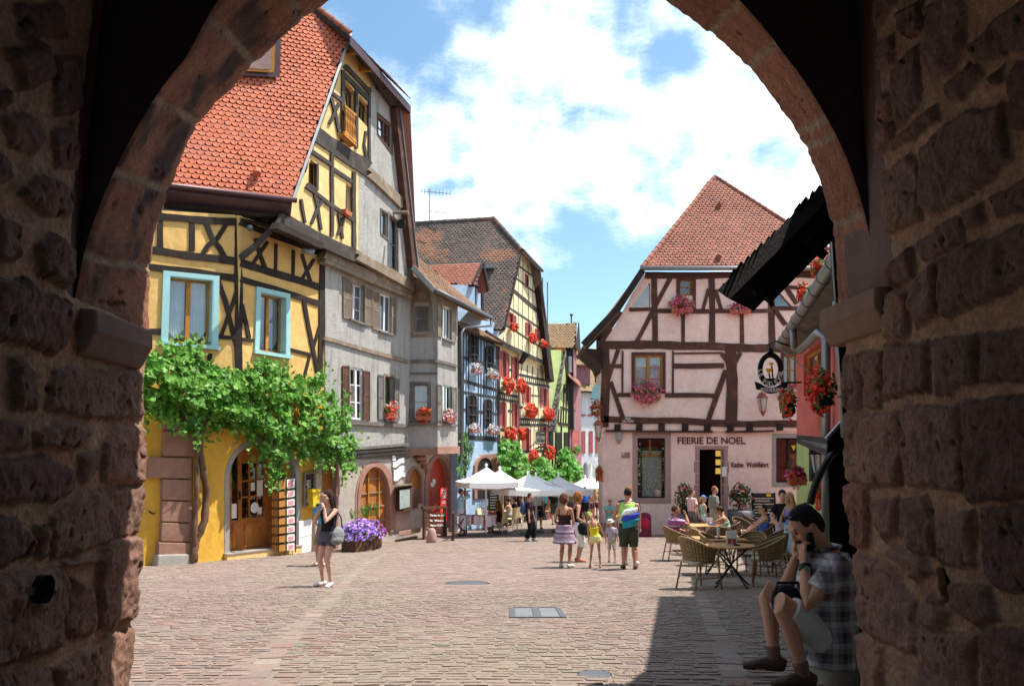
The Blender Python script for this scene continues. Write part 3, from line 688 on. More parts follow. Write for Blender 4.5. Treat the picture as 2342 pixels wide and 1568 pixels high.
for k, v in enumerate((1022, 1031, 1039)):
    beams(PG, [(746, v + 8, 936, v - 6, 6)], 'greywood', gh, name='corbel_course', depth=.22 - .06 * k, jit=.05)
window(gh, PG, G1, 'wframe', 2, 3, .14, 'full', fw=.05, sill='greywood', surround=('oldwood', .05, .02)); window(gh, PG, G2, 'wframe', 2, 1, .06, 'full', fw=.06, sill='greywood')
window(gh, PG, G3, 'wframe', 2, 3, .04, 'full', fw=.07, sill='greywood'); window(gh, PG, G4, 'greywood', 1, 1, .16, 'green', fw=.06, sill='greywood', surround=('oldwood', .08, .02))
for q, m, l in (((786, 632, 727, 806, 640, 731), 'oldwood', True), ((835, 655, 742, 852, 661, 745), 'oldwood', True), ((853, 661, 752, 869, 668, 757), 'oldwood', True), ((896, 680, 763, 907, 681, 766), 'oldwood', True),
                ((784, 836, 955, 800, 836, 957), 'brownwood', False), ((832, 847, 960, 847, 849, 962), 'brownwood', False), ((866, 856, 958, 879, 858, 960), 'greywood', False), ((903, 864, 960, 914, 866, 962), 'greywood', False)):
    shutter(gh, PG, q, m, l)
# great cellar arch with ribbed wooden gate
band(PG, AR, grow(AR, 7), .05, .25, 'arch_moulding', M['sand'], gh); band(PG, AR, grow(AR, 13), .02, .2, 'arch_moulding', M['sand'], gh)
gd = MB(); gd.prism([PG.pt(u, v, -.16) for u, v in grow(AR, 2)], -PG.n * .05)
gate = gd.build('cellar_gate', M['oak'], gh)
gd = MB()
for v in (1092, 1124, 1156, 1188): gd.prism([PG.pt(828, v + 4, -.12), PG.pt(892, v - 4, -.12), PG.pt(892, v - 1, -.12), PG.pt(828, v + 7, -.12)], -PG.n * .04)
gd.build('batten', M['oldwood'], gate)
gd = MB()
for u in (842, 866): gd.bar(PG.pt(u, 1075, -.11), PG.pt(u, 1220, -.11), .05)
gd.build('stile', M['pine'], gate)
# red arched doorway
band(PG, RD, grow(RD, 9), .03, .25, 'door_arch', M['sand'], gh)
gd = MB(); gd.prism([PG.pt(u, v, -.2) for u, v in grow(RD, 2)], -PG.n * .05); rd = gd.build('door', M['reddoor'], gh)
for q in ((990, 1095, 1106, 996, 1095, 1106), (985, 1103, 1112, 993, 1103, 1112)): p = MB(); p.prism([PG.pt(u, v, -.17) for u, v in quad(q)], -PG.n * .02); p.build('notice', M['paper'], rd)
gd = MB(); gd.prism([PG.pt(u, v, -.1) for u, v in grow(OA, 2)], -PG.n * .05); gd.build('arched_shutter', M['oak'], gh)
band(PG, OA, grow(OA, 6), .03, .2, 'window_arch', M['sand'], gh)
gd = MB(); gd.prism([PG.pt(u, v, -.08) for u, v in LW], -PG.n * .05); lw = gd.build('side_door', M['oak'], gh)
gd = MB(); gd.bar(PG.pt(768, 1060, .03), PG.pt(766, 1262, .03), .14); gd.build('jamb', M['sand'], gh)
# oriel bay
LV = [(950, 700), (980, 700), (980, 758), (950, 758)]; BW = [(944, 878), (980, 878), (980, 958), (944, 958)]
wall(PB1, [(934, 622), (1001, 666), (1001, 1032), (934, 1032)], [BW], 'bay_wall', M['grey'], gh)
R1 = [(1014, 698), (1032, 704), (1031, 779), (1013, 773)]; R2 = [(1013, 879), (1033, 884), (1033, 964), (1013, 960)]
wall(PB2, [(1001, 666), (1047, 692), (1047, 1030), (1001, 1032)], [R1, R2], 'bay_wall', M['grey'], gh)
shutter(gh, PB1, quad((950, 700, 758, 980, 700, 758)), 'greywood', True, .06)
shutter(gh, PB1, quad((923, 874, 964, 941, 874, 964)), 'greywood', True, .06)
for a, b, c in ((934, 1001, 684), ): panel(PB1, [(a, 626), (b, 668), (b, c), (a, c)], .02, .04, 'bay_boarding', M['oldwood'], gh)
beams(PB1, [(936, 688, 1001, 688, 7), (936, 768, 1001, 766, 7), (986, 688, 986, 768, 8), (943, 690, 943, 768, 8)], 'oldwood', gh, name='bay_frame', depth=.03, jit=.05)
beams(PB1, [(934, 826, 1001, 825, 7), (934, 853, 1001, 853, 3), (934, 969, 1001, 970, 7)], 'greywood', gh, name='string_course', depth=.07, jit=.05)
beams(PB2, [(1001, 825, 1047, 837, 6), (1001, 970, 1047, 973, 6)], 'greywood', gh, name='string_course', depth=.07, jit=.05)
beams(PB1, [(930, 1033, 1003, 1032, 16)], 'sand', gh, name='bay_corbel', depth=.1, jit=0); beams(PB2, [(1001, 1030, 1052, 1029, 15), (1001, 1023, 1052, 1022, 4)], 'sand', gh, name='bay_corbel', depth=.1, jit=0)
mb = MB(); q = [PB1.pt(934, 1034, -.05), PB1.pt(1001, 1034, -.05), PB2.pt(1047, 1034, -.05)]; q.append(PG.pt(1047, 1034, -.3)); q.append(PG.pt(934, 1034, -.3)); mb.prism(q, V((0, 0, .1))); mb.build('bay_floor', M['sand'], gh)
mb = MB()
for k in range(4):
    a = PG.pt(962 + k * 5, 1046 + k * 10, .22 - .05 * k); mb.ball(a, (.22 - .04 * k, .22 - .04 * k, .12), 14, 6)
mb.build('corbel', M['sand'], gh)
window(gh, PB1, BW, 'oldwood', 1, 2, .08, 'full', fw=.06, surround=('greywood', .09, .03)); window(gh, PB2, R1, 'wframe', 2, 1, .05, 'full', fw=.06, sill='greywood'); window(gh, PB2, R2, 'wframe', 2, 1, .05, 'green', fw=.05, sill='greywood')
for q, m in (((1002, 692, 768, 1012, 694, 772), 'oldwood'), ((1033, 708, 780, 1043, 710, 784), 'oldwood'), ((1001, 878, 962, 1011, 880, 963), 'greywood'), ((1034, 885, 962, 1045, 886, 964), 'greywood')): shutter(gh, PB2, q, m, False)
# lean-to roof over the bay
g1 = PB2.pt(993, 665, .32); r_ = ray(1120, 731); g2 = PB2.pt(1120, 731, .32); tp = PG.pt(952, 590, -.1)
gx = (g2 - g1); gx.z = 0; BRp = Rp(g1, gx, tp); g2 = g1 + gx.normalized() * (g2 - g1).length
t2 = PG.pt(1096, 712, -.6)
roof(BRp, [g1, g2, BRp.pt(1110, 718), BRp.pt(954, 588), BRp.pt(944, 611)], .16, .14, 'tile_brown', gh, deck='oldwood', lift=.03)
gt = MB(); gt.tube([g1 + PB2.n * .07, g2 + PB2.n * .07], .085, 12); gt.build('gutter', M['zinc_d'], gh, smooth=True)
vb = MB(); vb.bar(g1 + V((0, -.04, 0)), BRp.pt(944, 611) + V((0, -.04, 0)), .05, .16); vb.build('verge_board', M['zinc'], gh)
sf = MB(); sf.face([g1 - V((0, 0, .16)), g2 - V((0, 0, .16)), PG.pt(1090, 730, -.3), PB2.pt(1047, 690), PB2.pt(1001, 668)]); sf.build('soffit', M['pine'], gh, fix=False)
x0 = g2 + PB2.n * .07
pipe([x0, x0 + V((0, 0, -.35)), PB2.pt(1063, 748, .12), PB2.pt(1055, 762, .12), PB2.pt(1057, 1034, .12), PG.pt(1050, 1052, .2), below(PG, 1050, 1052, -2.9)], .055, 'zinc_d', gh)
plane_body([PG.pt(935, 900, -.72), PG.pt(1047, 900, -.72), PG.pt(1047, 900, -6), PG.pt(935, 900, -6)], ZB, 5.4, 'grey_lo', gh)
mb = MB(); q = [PB1.pt(936, 900, -.7), PB1.pt(999, 900, -.7), PB2.pt(1046, 900, -.7), PG.pt(1046, 900, -.9), PG.pt(936, 900, -.9)]; zt = 5.2; zb = PB1.pt(940, 1024).z; mb.prism([V((p.x, p.y, zb)) for p in q], V((0, 0, zt - zb))); mb.build('shell', M['room'], gh)
ps = PG.pt(905, 485, .1); mb = MB(); mb.tube([PGA.pt(897, 486, -.05), PGA.pt(934, 486, .55)], .07, 8); mb.build('hoist_beam', M['oldwood'], gh)
mb = MB(); a = PGA.pt(917, 512, .5); mb.tube([a - PGA.d * .03, a + PGA.d * .03], .17, 16); mb.build('hoist_wheel', M['iron'], gh)
# scroll shaped sign boards
mb = MB()
for (u, v) in ((912, 1055), (914, 1073), (914, 1086)):
    pr = None
    for i in range(9):
        t = i / 8; c = PG.pt(u - 13 + 26 * t, v - 8 * t + 3 * math.sin(t * 6.3), .06 + .02 * math.sin(t * 6.3)); d2 = V((0, 0, -.19)); cur = (c, c + d2)
        if pr: mb.prism([pr[0], cur[0], cur[1], pr[1]], -PG.n * .02)
        pr = cur
mb.prism([PG.pt(898, 1040, .05), PG.pt(905, 1042, .05), PG.pt(905, 1054, .05), PG.pt(898, 1052, .05)], -PG.n * .03); tag(mb.build('scroll_sign', M['wframe']), 'white scroll shaped sign board on the grey wall above the cellar arch', 'sign')
# ================================================================ BLUE HOUSE
_b0 = atY(1050, 1046, 33.0); PBL = Pl((_b0.x, 33.0), 19.3)
bh = thing('timbered_house', 'narrow pale blue half-timbered house with dark beams and white flower boxes', 'house', (_b0.x, 33, gz(33)))
B1 = arch(1076, 1092, 778, 771, 827, 6, 1, vbR=829); B2 = arch(1115, 1128, 798, 792, 846, 6, 1, vbR=848)
B3 = arch(1072, 1089, 910, 904, 968, 6, 1); B4 = arch(1111, 1124, 920, 914, 975, 6, 1)
BA = arch(1092, 1128, 1075, 1046, 1140, 10, .9)
wall(PBL, [(1046, 690), (1143, 745), (1143, 1200), (1046, 1215)], [B1, B2, B3, B4], 'wall', M['bluep'], bh)
bl = [(1058, 870, 1142, 893, 7), (1060, 896, 1142, 910, 6), (1058, 816, 1142, 842, 7), (1058, 752, 1142, 790, 9), (1060, 1000, 1142, 1004, 10), (1060, 936, 1142, 946, 5), (1052, 740, 1052, 1030, 9), (1139, 770, 1141, 1030, 7)]
for u in (1061, 1067, 1073, 1095, 1101, 1108, 1113, 1130, 1135): bl.append((u, 752 + (u - 1050) * .42, u - 1, 1004, 1.8))
beams(PBL, bl, 'beam_blue', bh, depth=.012)
for b, nm in ((B1, 0), (B2, 0), (B3, 0), (B4, 0)):
    f = MB(); f.prism([PBL.pt(u, v, .045) for u, v in grow(b, 1)], -PBL.n * .12); band(PBL, b, grow(b, 3), .07, .1, 'window_arch', M['beam_blue'], bh); w = f.build('window', M['blackwood'], bh)
    us = [p[0] for p in b]; vs = [p[1] for p in b]; f = MB(); um = (min(us) + max(us)) / 2
    f.bar(PBL.pt(um, min(vs) + 2, .07), PBL.pt(um, max(vs), .07), .06)
    for t in (.35, .68): v = min(vs) + (max(vs) - min(vs)) * t; f.bar(PBL.pt(min(us), v, .07), PBL.pt(max(us), v + 1, .07), .05)
    f.build('glazing_bar', M['beam_blue'], w)
f = MB(); f.prism([PBL.pt(u, v, .06) for u, v in grow(BA, 1)], -PBL.n * .15); f.build('arched_door', M['blackwood'], bh)
band(PBL, BA, grow(BA, 6), .1, .15, 'door_arch', M['sand'], bh)
panel(PBL, [(1098, 1040), (1143, 1036), (1143, 1130), (1128, 1130)], .03, .03, 'stone_facing', M['sand'], bh)
x_ = V((-6, 2.2, 0)); p0 = PBL.pt(1046, 900, -.5); p1 = PBL.pt(1143, 900, -.5); plane_body([p0, p1, p1 + x_, p0 + x_], ZB, 6.6, 'bluep', bh)
# sloping roof of the blue house under the dormer, and the dormer
ea = PBL.pt(1052, 748, .35); eb = PBL.pt(1158, 778, .35); eb.z = ea.z
RBl = Rp(ea, PBL.d, ea - PBL.n * 3 + V((0, 0, 3.2)))
roof(RBl, [RBl.at(0, 0), RBl.at(5.2, 0), RBl.at(5.2, 4.4), RBl.at(0, 4.4)], .17, .15, 'tile_brown', bh, lift=.03)
gt = MB(); a_ = PBL.pt(1110, 752, .45); gt.tube([PBL.pt(1112, 758, .42), PBL.pt(1156, 785, .42)], .07, 10); gt.build('gutter', M['copper'], bh)
PDm = PBL.sh(-.25)
dmo = MB(); dmo.prism([PDm.pt(1086, 645), PDm.pt(1105, 655), PDm.pt(1106, 722), PDm.pt(1086, 718)], -PDm.n * 3); dmo = dmo.build('dormer', M['bluep'], bh)
beams(PDm, [(1086, 640, 1086, 720, 5), (1104, 650, 1105, 722, 4), (1085, 652, 1107, 662, 5), (1085, 715, 1106, 722, 5)], 'beam', dmo, name='dormer_frame', depth=.05)
window(dmo, PDm, [(1089, 664), (1102, 669), (1102, 715), (1089, 712)], 'wframe', 2, 1, .03, 'full', fw=.05, room=False)
mb = MB(); mb.prism([PDm.pt(1028, 651, .3), PDm.pt(1086, 652, .3), PDm.pt(1086, 720, .1), PDm.pt(1050, 700, .1)], V((-.1, 1.2, 0))); mb.build('dormer_side', M['bluep'], dmo)
dr_ = (PDm.pt(1117, 664, .5), PDm.pt(1104, 603, .5)); pk = dr_[1]; le = PDm.pt(1082, 650, .5)
for s_ in (0, 1):
    lo = PDm.pt(1028, 650, .5) if s_ == 0 else dr_[0]
    if s_ == 0:
        le2 = PDm.pt(1086, 651, .6); k = ray(980, 605); RD_ = Rp(le2, PDm.pt(1086, 651) - PDm.pt(1028, 650) if False else V((.985, -.17, 0)), pk)
        roof(RD_, [le2, pk, RD_.pt(978, 606), RD_.pt(1026, 650)], .18, .16, 'tile_mid', dmo, lift=.03)
    else:
        mb = MB(); mb.prism([pk, dr_[0], dr_[0] + V((-3, 1, 0)), pk + V((-3, 1, 0))], V((0, 0, -.1))); mb.build('roof_deck', M['tile_mid'], dmo)
mb = MB(); mb.prism([PDm.pt(1086, 650, .1), PDm.pt(1104, 612, .1), PDm.pt(1108, 660, .1)], -PDm.n * .1); mb.build('dormer_gable', M['bluep'], dmo)
mb = MB(); mb.bar(pk, dr_[0], .1, .2); mb.bar(pk, le, .1, .15); mb.build('bargeboard', M['beam'], dmo)
# ================================================================ HOTEL
_h0 = PBL.pt(1140, 1046); PH = Pl((_h0.x, _h0.y), 19.3); PHG = PH.sh(.25)
ho = thing('timbered_hotel', 'cream half-timbered hotel with red shutters and a tall weathered brown tile roof', 'hotel', (_h0.x, _h0.y, gz(_h0.y)))
HW = {'a': (1149, 803, 862, 1157, 806, 863), 'b': (1176, 817, 866, 1182, 820, 867), 'c': (1202, 880, 920, 1209, 883, 921), 'd': (1242, 886, 929, 1249, 889, 930), 'e': (1148, 919, 974, 1154, 920, 975), 'f': (1177, 922, 974, 1182, 923, 975), 'g': (1202, 980, 1029, 1209, 981, 1029), 'h': (1242, 975, 1024, 1248, 976, 1024)}
wall(PH, [(1139, 770), (1256, 838), (1262, 860), (1262, 1190), (1139, 1200)], [quad(q) for q in HW.values()], 'wall', M['cream'], ho)
for q in HW.values():
    window(ho, PH, quad(q), 'redpaint', 2, 2, .06, None, fw=.05, surround=('redpaint', .05, .02), room=True)
    w = q[3] - q[0]; dl = (q[4] - q[1]) / w
    for a, b in ((q[0] - w * .85, q[0] - 1), (q[3] + 1, q[3] + w * .85)):
        shutter(ho, PH, (a, q[1] + dl * (a - q[0]), q[2] + dl * (a - q[0]) * .4, b, q[1] + dl * (b - q[0]), q[2] + dl * (b - q[0]) * .4), 'redpaint', True, .05)
hb = [(1188, 856, 1258, 872, 5), (1200, 874, 1258, 884, 5), (1139, 897, 1187, 908, 6), (1139, 911, 1187, 920, 6), (1187, 957, 1260, 961, 6), (1187, 971, 1260, 972, 6), (1139, 980, 1187, 984, 5), (1187, 880, 1187, 1035, 5), (1253, 838, 1256, 1060, 4), (1164, 845, 1170, 845, 5), (1162, 938, 1171, 940, 5), (1187, 1032, 1260, 1030, 6), (1187, 930, 1196, 930, 5), (1216, 903, 1236, 905, 2)]
for i in range(11): u = 1141 + i * 4.4; hb.append((u, 898 + i, u, 914 + i, 1.4))
for i in range(14): u = 1192 + i * 4.8; hb.append((u, 857 + (u - 1188) * .23, u, 873 + (u - 1188) * .17, 1.4)); hb.append((u, 958, u, 972, 1.4))
for u, a, b in ((1143, 770, 1000), (1165, 810, 900), (1168, 918, 1000), (1192, 880, 960), (1220, 880, 958), (1232, 884, 958), (1195, 830, 858), (1207, 835, 862), (1219, 838, 864), (1231, 842, 868), (1243, 846, 870), (1222, 972, 1030), (1232, 972, 1030), (1215, 972, 1030)): hb.append((u, a, u - (4 if b == 858 else 1), b, 1.3))
beams(PH, hb, 'beam_blue', ho, depth=.012)
HGo = [(1140, 786), (1155, 760), (1165, 705), (1192, 578), (1230, 616), (1262, 860), (1254, 838)]
HX = {'a': (1201, 626, 655, 1208, 633, 659), 'b': (1164, 714, 738, 1173, 719, 741), 'c': (1207, 738, 766, 1212, 741, 768), 'd': (1228, 752, 774, 1232, 754, 776)}
wall(PHG, HGo, [quad(q) for q in HX.values()], 'gable_wall', M['cream'], ho)
for k, q in HX.items():
    window(ho, PHG, quad(q), 'redpaint', 2, 1, .05, None, fw=.05, surround=('redpaint', .05, .02))
    w = q[3] - q[0]
    if k != 'a':
        for a, b in ((q[0] - w * .9, q[0] - .5), (q[3] + .5, q[3] + w * .9)): shutter(ho, PHG, (a, q[1] + (a - q[0]) * .5, q[2] + (a - q[0]) * .4, b, q[1] + (b - q[0]) * .5, q[2] + (b - q[0]) * .4), 'redpaint', True, .04)
hb = [(1184, 606, 1230, 640, 4), (1178, 634, 1236, 678, 4), (1171, 662, 1244, 722, 9), (1163, 702, 1252, 762, 4), (1154, 740, 1257, 806, 4), (1146, 785, 1258, 834, 10)]
for i in range(19):
    u = 1152 + i * 5.6; t = (u - 1152) / 106
    vt = max(708 - (u - 1163) * 4.7 if u < 1192 else 590 + (u - 1192) * .9, 590); vt = 770 - (u - 1152) * 4.6 if u < 1192 else vt
    i % 2 or hb.append((u, vt, u + 2.5 * math.sin(i * 2.1), 788 + (u - 1146) * .43, .9))
beams(PHG, hb, 'beam_grey', ho, depth=.006, jit=.6)
e1 = PHG.pt(1153, 752, .25); topv = PHG.pt(1193, 573, .25); HXd = V((.99, -.142, 0)); HR = Rp(e1, HXd, topv); HT = HR.pt(1129, 500); HLx = HR.pt(930, 512)
roof(HR, [e1, topv, HT, HLx, HT - HXd * 14, e1 - HXd * 15], .20, .15, 'tile_old', ho, lift=.035, jit=.02)
ridge(topv + HR.n * .04, HT + HR.n * .04, .11, 'tile_old', ho); ridge(HT, HLx, .11, 'tile_old', ho)
HV2 = PHG.pt(1237, 620, .5); HP2 = Rp(topv, V((HV2 - topv).x and (HV2 - topv) * 1.0), HT)
mb = MB(); mb.prism([topv, HV2, HT], V((0, 0, -.1))); mb.build('hip_roof', M['tile_old'], ho)
gt = MB(); gt.tube([topv + PHG.n * .1, HV2 + PHG.n * .1], .08, 10); gt.build('gutter', M['zinc_d'], ho)
mb = MB(); mb.prism([PHG.pt(1229, 614, .3), PHG.pt(1236, 614, .3), PHG.pt(1268, 872, .3), PHG.pt(1258, 866, .3)], -PHG.n * .3); mb.build('verge_board', M['beam'], ho)
mb = MB(); Bx = PHG.pt(1265, 870, .1); mb.prism([Bx, HV2, HT, HLx, Bx - HXd * 14], V((0, 0, -.1))); mb.build('back_roof', M['tile_old'], ho)
vb = MB(); vb.bar(e1 + HXd * .02, topv + HXd * .02, .06, .12); vb.build('verge_board', M['beam'], ho)
mb = MB(); a = HR.pt(1120, 612, .15); mb.box(a, .5, .4, .12); mb.build('roof_window', M['zinc'], ho)
p0 = PH.pt(1139, 900, -.75); p1 = PH.pt(1262, 900, -.75); plane_body([p0, p1, p1 + x_ * 1.3, p0 + x_ * 1.3], ZB, 6.0, 'cream', ho)
mb = MB(); mb.prism([PHG.pt(1158, 752, -.8), PHG.pt(1195, 592, -.8), PHG.pt(1228, 622, -.8), PHG.pt(1255, 835, -.8)], -HXd * 6); mb.build('attic', M['room'], ho)
for u0, u1, c in ((1139, 1150, 'sand'), (1155, 1165, 'brownwood'), (1170, 1182, 'sand'), (1184, 1192, 'blackwood'), (1200, 1214, 'brownwood'), (1218, 1226, 'sand'), (1230, 1246, 'blackwood'), (1250, 1262, 'redpaint')):
    panel(PH, [(u0, 1085), (u1, 1085), (u1, 1196), (u0, 1198)], .06, .1, 'shopfront_post' if c == 'sand' else 'shopfront', M[c], ho)
jt = MB(); a = PH.pt(1190, 818, .1); jt.tube([a - V((0, 0, .3)), a + PH.n * .35 + V((0, 0, .25))], [.12, .2], 8); jt.build('jetty_bracket', M['beam_blue'], ho)
# aerial on the hotel roof ridge
an = thing('roof_aerial', 'thin television aerial standing on the brown hotel roof ridge', 'aerial', HR.pt(982, 504))
a0 = HR.pt(982, 506); a1 = V((a0.x, a0.y, atY(982, 432, a0.y).z)); mb = MB(); mb.tube([a0, a1], .03, 6); mb.build('mast', M['zinc'], an)
mb = MB(); b0 = atY(963, 437, a0.y); b1 = atY(1030, 443, a0.y - .6); mb.tube([b0, b1], .02, 5)
for i in range(9): p = b0.lerp(b1, i / 8); mb.tube([p - V((0, 0, .16)), p + V((0, 0, .16))], .014, 4)
b0 = atY(982, 482, a0.y); b1 = atY(1018, 487, a0.y - .4); mb.tube([b0, b1], .02, 5)
for i in range(8): p = b0.lerp(b1, i / 7); mb.tube([p - V((.02, .18, .1)), p + V((.02, .18, .1))], .012, 4)
mb.build('antenna', M['zinc'], an)
# ================================================================ GREEN HOUSE
_g0 = PH.pt(1255, 1046); PGr = Pl((_g0.x, _g0.y), 24)
gr = thing('timbered_house', 'lime green half-timbered house with a steep grey shingle slope', 'house', (_g0.x, _g0.y, gz(_g0.y)))
wall(PGr, [(1258, 800), (1294, 800), (1298, 862), (1308, 965), (1309, 1190), (1257, 1190)], [], 'wall', M['lime'], gr)
PSl = Pl(PGr.pt(1255, 1046, .35)[:2], 50)
a = PGr.pt(1270, 985, .45); b = PGr.pt(1293, 802, .05); mb = MB()
RS = Rp(PGr.pt(1269, 985, .5), V((.80, -.6, 0)), PGr.pt(1293, 800, .1))
roof(RS, [RS.pt(1257, 985), RS.pt(1269, 985), RS.pt(1284, 862), RS.pt(1293, 800), RS.pt(1257, 800)], .28, .36, 'slate', gr, deck='greywood', lift=.05)
gb = [(1290, 880, 1301, 882, 3), (1289, 895, 1303, 900, 3), (1278, 968, 1308, 972, 6), (1283, 930, 1306, 938, 2.5), (1296, 815, 1308, 966, 8)]
for u in (1277, 1283, 1289, 1295, 1301): gb.append((u + 2, 880 if u > 1285 else 935, u, 968, 1.8))
for u in (1265, 1272, 1285, 1302): gb.append((u, 972, u, 1060, 2.2))
beams(PGr, gb, 'beam', gr, depth=.04)
for q in ((1274, 988, 1040, 1283, 988, 1040), (1291, 988, 1036, 1299, 988, 1036), (1259, 985, 1040, 1266, 985, 1040)): panel(PGr, quad(q), .05, .08, 'window', M['blackwood'], gr)
panel(PGr, [(1290, 885), (1296, 885), (1296, 895), (1290, 895)], .05, .05, 'window', M['blackwood'], gr)
cm = MB(); a = PGr.pt(1276, 800, -.3); cm.box(a, .9, .6, .25); cm.build('ridge_stack', M['terra'], gr)
p0 = PGr.pt(1257, 900, -.4); p1 = PGr.pt(1309, 900, -.4); plane_body([p0, p1, p1 + x_, p0 + x_], ZB, 4.6, 'lime', gr)
# ================================================================ PLUM HOUSE
_p0 = PGr.pt(1302, 1046); PP_ = Pl((_p0.x, _p0.y), 24)
ph = thing('town_house', 'plum coloured house with a dark tower and mossy tile roof', 'house', (_p0.x, _p0.y, gz(_p0.y)))
wall(PP_, [(1300, 858), (1328, 885), (1328, 1180), (1300, 1180)], [], 'wall', M['plum'], ph)
for q in ((1311, 895, 935, 1318, 900, 937), (1309, 985, 1030, 1324, 985, 1028)): shutter(ph, PP_, q, 'redpaint', False, .05)
PT = PP_.sh(.1); PT2 = Pl(PP_.pt(1292, 1046, 0)[:2], 90)
tw = MB(); q0 = atY(1284, 800, _p0.y); q1 = atY(1310, 800, _p0.y); zt = atY(1300, 790, _p0.y).z; zb = atY(1300, 870, _p0.y).z
tw.prism([V((q0.x, q0.y, zb - 3)), V((q1.x, q1.y, zb - 3)), V((q1.x + .4, q1.y + 3, zb - 3)), V((q0.x + .4, q0.y + 3, zb - 3))], V((0, 0, zt - zb + 3))); tw.build('tower', M['beam_blue'], ph)
tw = MB(); a = atY(1300, 820, _p0.y - .05); b = atY(1303, 846, _p0.y - .05); tw.box((a + b) / 2, .35, .06, 1.0); tw.build('window', M['white'], ph)
tw = MB(); q = [atY(1310, 795, _p0.y), atY(1318, 790, _p0.y + 2.2), atY(1317, 862, _p0.y + 2.2), atY(1311, 866, _p0.y)]; tw.prism([x + V((.03, 0, 0)) for x in q], V((-.1, 0, 0))); tw.build('tower_side', M['plum'], ph)
ea = atY(1258, 795, _p0.y - .3); eb = atY(1312, 795, _p0.y - .3); eb.z = ea.z; tpp = ea + V((0, 1.6, 2.0)); RPl = Rp(ea, eb - ea, tpp)
roof(RPl, [ea, eb, RPl.pt(1319, 738), RPl.pt(1248, 742)], .19, .16, 'tile_moss', ph, lift=.03)
mb = MB(); k = RPl.pt(1319, 738); mb.prism([eb + V((.1, 0, 0)), k + V((.1, 0, .05)), k + V((.35, 1.8, -1.9))], V((.06, 0, 0))); mb.build('bargeboard', M['beam'], ph)
mb = MB(); mb.prism([eb + V((-.1, .05, 0)), k + V((-.05, .05, 0)), k + V((0, 1.7, -1.9))], V((.06, 0, 0))); mb.build('gable', M['plum'], ph)
mb = MB(); a = RPl.pt(1307, 738); mb.tube([a, a + V((0, 0, .45))], .05, 6); mb.ball(a + V((0, 0, .52)), .11); mb.build('finial', M['zinc_d'], ph)
mb = MB(); mb.prism([PP_.pt(1300, 856, .5), PP_.pt(1330, 884, .5), PP_.pt(1326, 872, -.3), PP_.pt(1302, 850, -.3)], V((0, 0, -.1))); mb.build('pent_roof', M['tile_mid'], ph)
p0 = PP_.pt(1302, 900, -.4); p1 = PP_.pt(1328, 900, -.4); plane_body([p0, p1, p1 + x_, p0 + x_], ZB, 4.4, 'plum', ph)
# ================================================================ WHITE HOUSE
_w0 = atY(1326, 1046, 58); PW = Pl((_w0.x, 58), 52)
wh = thing('town_house', 'white plastered house at the far end of the lane with red-brown shutters', 'house', (_w0.x, 58, gz(58)))
WB = arch(1333, 1345, 1075, 1056, 1130, 8)
wall(PW, [(1326, 893), (1420, 893), (1420, 1180), (1326, 1180)], [WB], 'wall', M['white'], wh)
for u in (1335, 1352, 1367, 1382, 1397): shutter(wh, PW, (u - 4, 985, 1036, u + 4, 985, 1036), 'redpaint', False, .05); panel(PW, quad((u - 4, 905, 947, u + 4, 905, 947)), .04, .06, 'window', M['curtain'], wh); panel(PW, quad((u - 5, 947, 951, u + 5, 947, 951)), .1, .15, 'sill', M['redpaint'], wh)
ea = PW.pt(1324, 893, .5); eb = PW.pt(1420, 893, .5); eb.z = ea.z; RW = Rp(ea, eb - ea, ea - PW.n * 3 + V((0, 0, 2.6)))
roof(RW, [ea, RW.at(10, 0), RW.at(10, 6), RW.at(0, 6)], .22, .2, 'tile_moss', wh, lift=.03)
dmw = MB(); a = RW.pt(1330, 866); dmw.box(a + V((0, 0, .2)), 1.2, 1.2, 1.3); dmw.build('dormer', M['plum'], wh)
dmw = MB(); dmw.box(a + V((.05, -.1, .95)), 1.8, 1.8, .12); dmw.build('dormer_roof', M['tile_moss'], wh)
p0 = PW.pt(1326, 900, -.4); p1 = PW.pt(1420, 900, -.4); plane_body([p0, p1, p1 + V((-4, 4, 0)), p0 + V((-4, 4, 0))], ZB - 2, 4.6, 'white', wh)
# ================================================================ PINK HOUSE
_k0 = atY(1378, 1046, 31.3); PK = Pl((_k0.x, 31.3), 90)
pk_ = thing('timbered_house', 'rose half-timbered shop with a hipped red tile roof at the lane corner', 'house', (_k0.x + 4, 31.3, gz(31.3)))
K1 = [(1451, 812), (1515, 812), (1515, 892), (1451, 892)]; K2 = [(1552, 636), (1585, 636), (1585, 676), (1552, 676)]; K3 = [(1791, 811), (1823, 811), (1823, 880), (1791, 880)]
K4 = [(1458, 1001), (1523, 1001), (1523, 1139), (1458, 1139)]; K5 = [(1600, 1027), (1655, 1027), (1655, 1190), (1600, 1190)]; K6 = [(1775, 1001), (1834, 1001), (1834, 1103), (1775, 1103)]
K7 = [(1446, 700), (1484, 648), (1487, 648), (1487, 700)]; K8 = [(1766, 648), (1812, 700), (1766, 700)]
wall(PK, [(1376, 790), (1410, 740), (1448, 668), (1478, 622), (1960, 622), (1960, 985), (1376, 985)], [K1, K2, K3, K7, K8], 'wall', M['pink'], pk_, off=.12)
wall(PK, [(1378, 970), (1960, 970), (1960, 1290), (1378, 1290)], [K4, K5, K6], 'wall', M['pink'], pk_, th=.45)
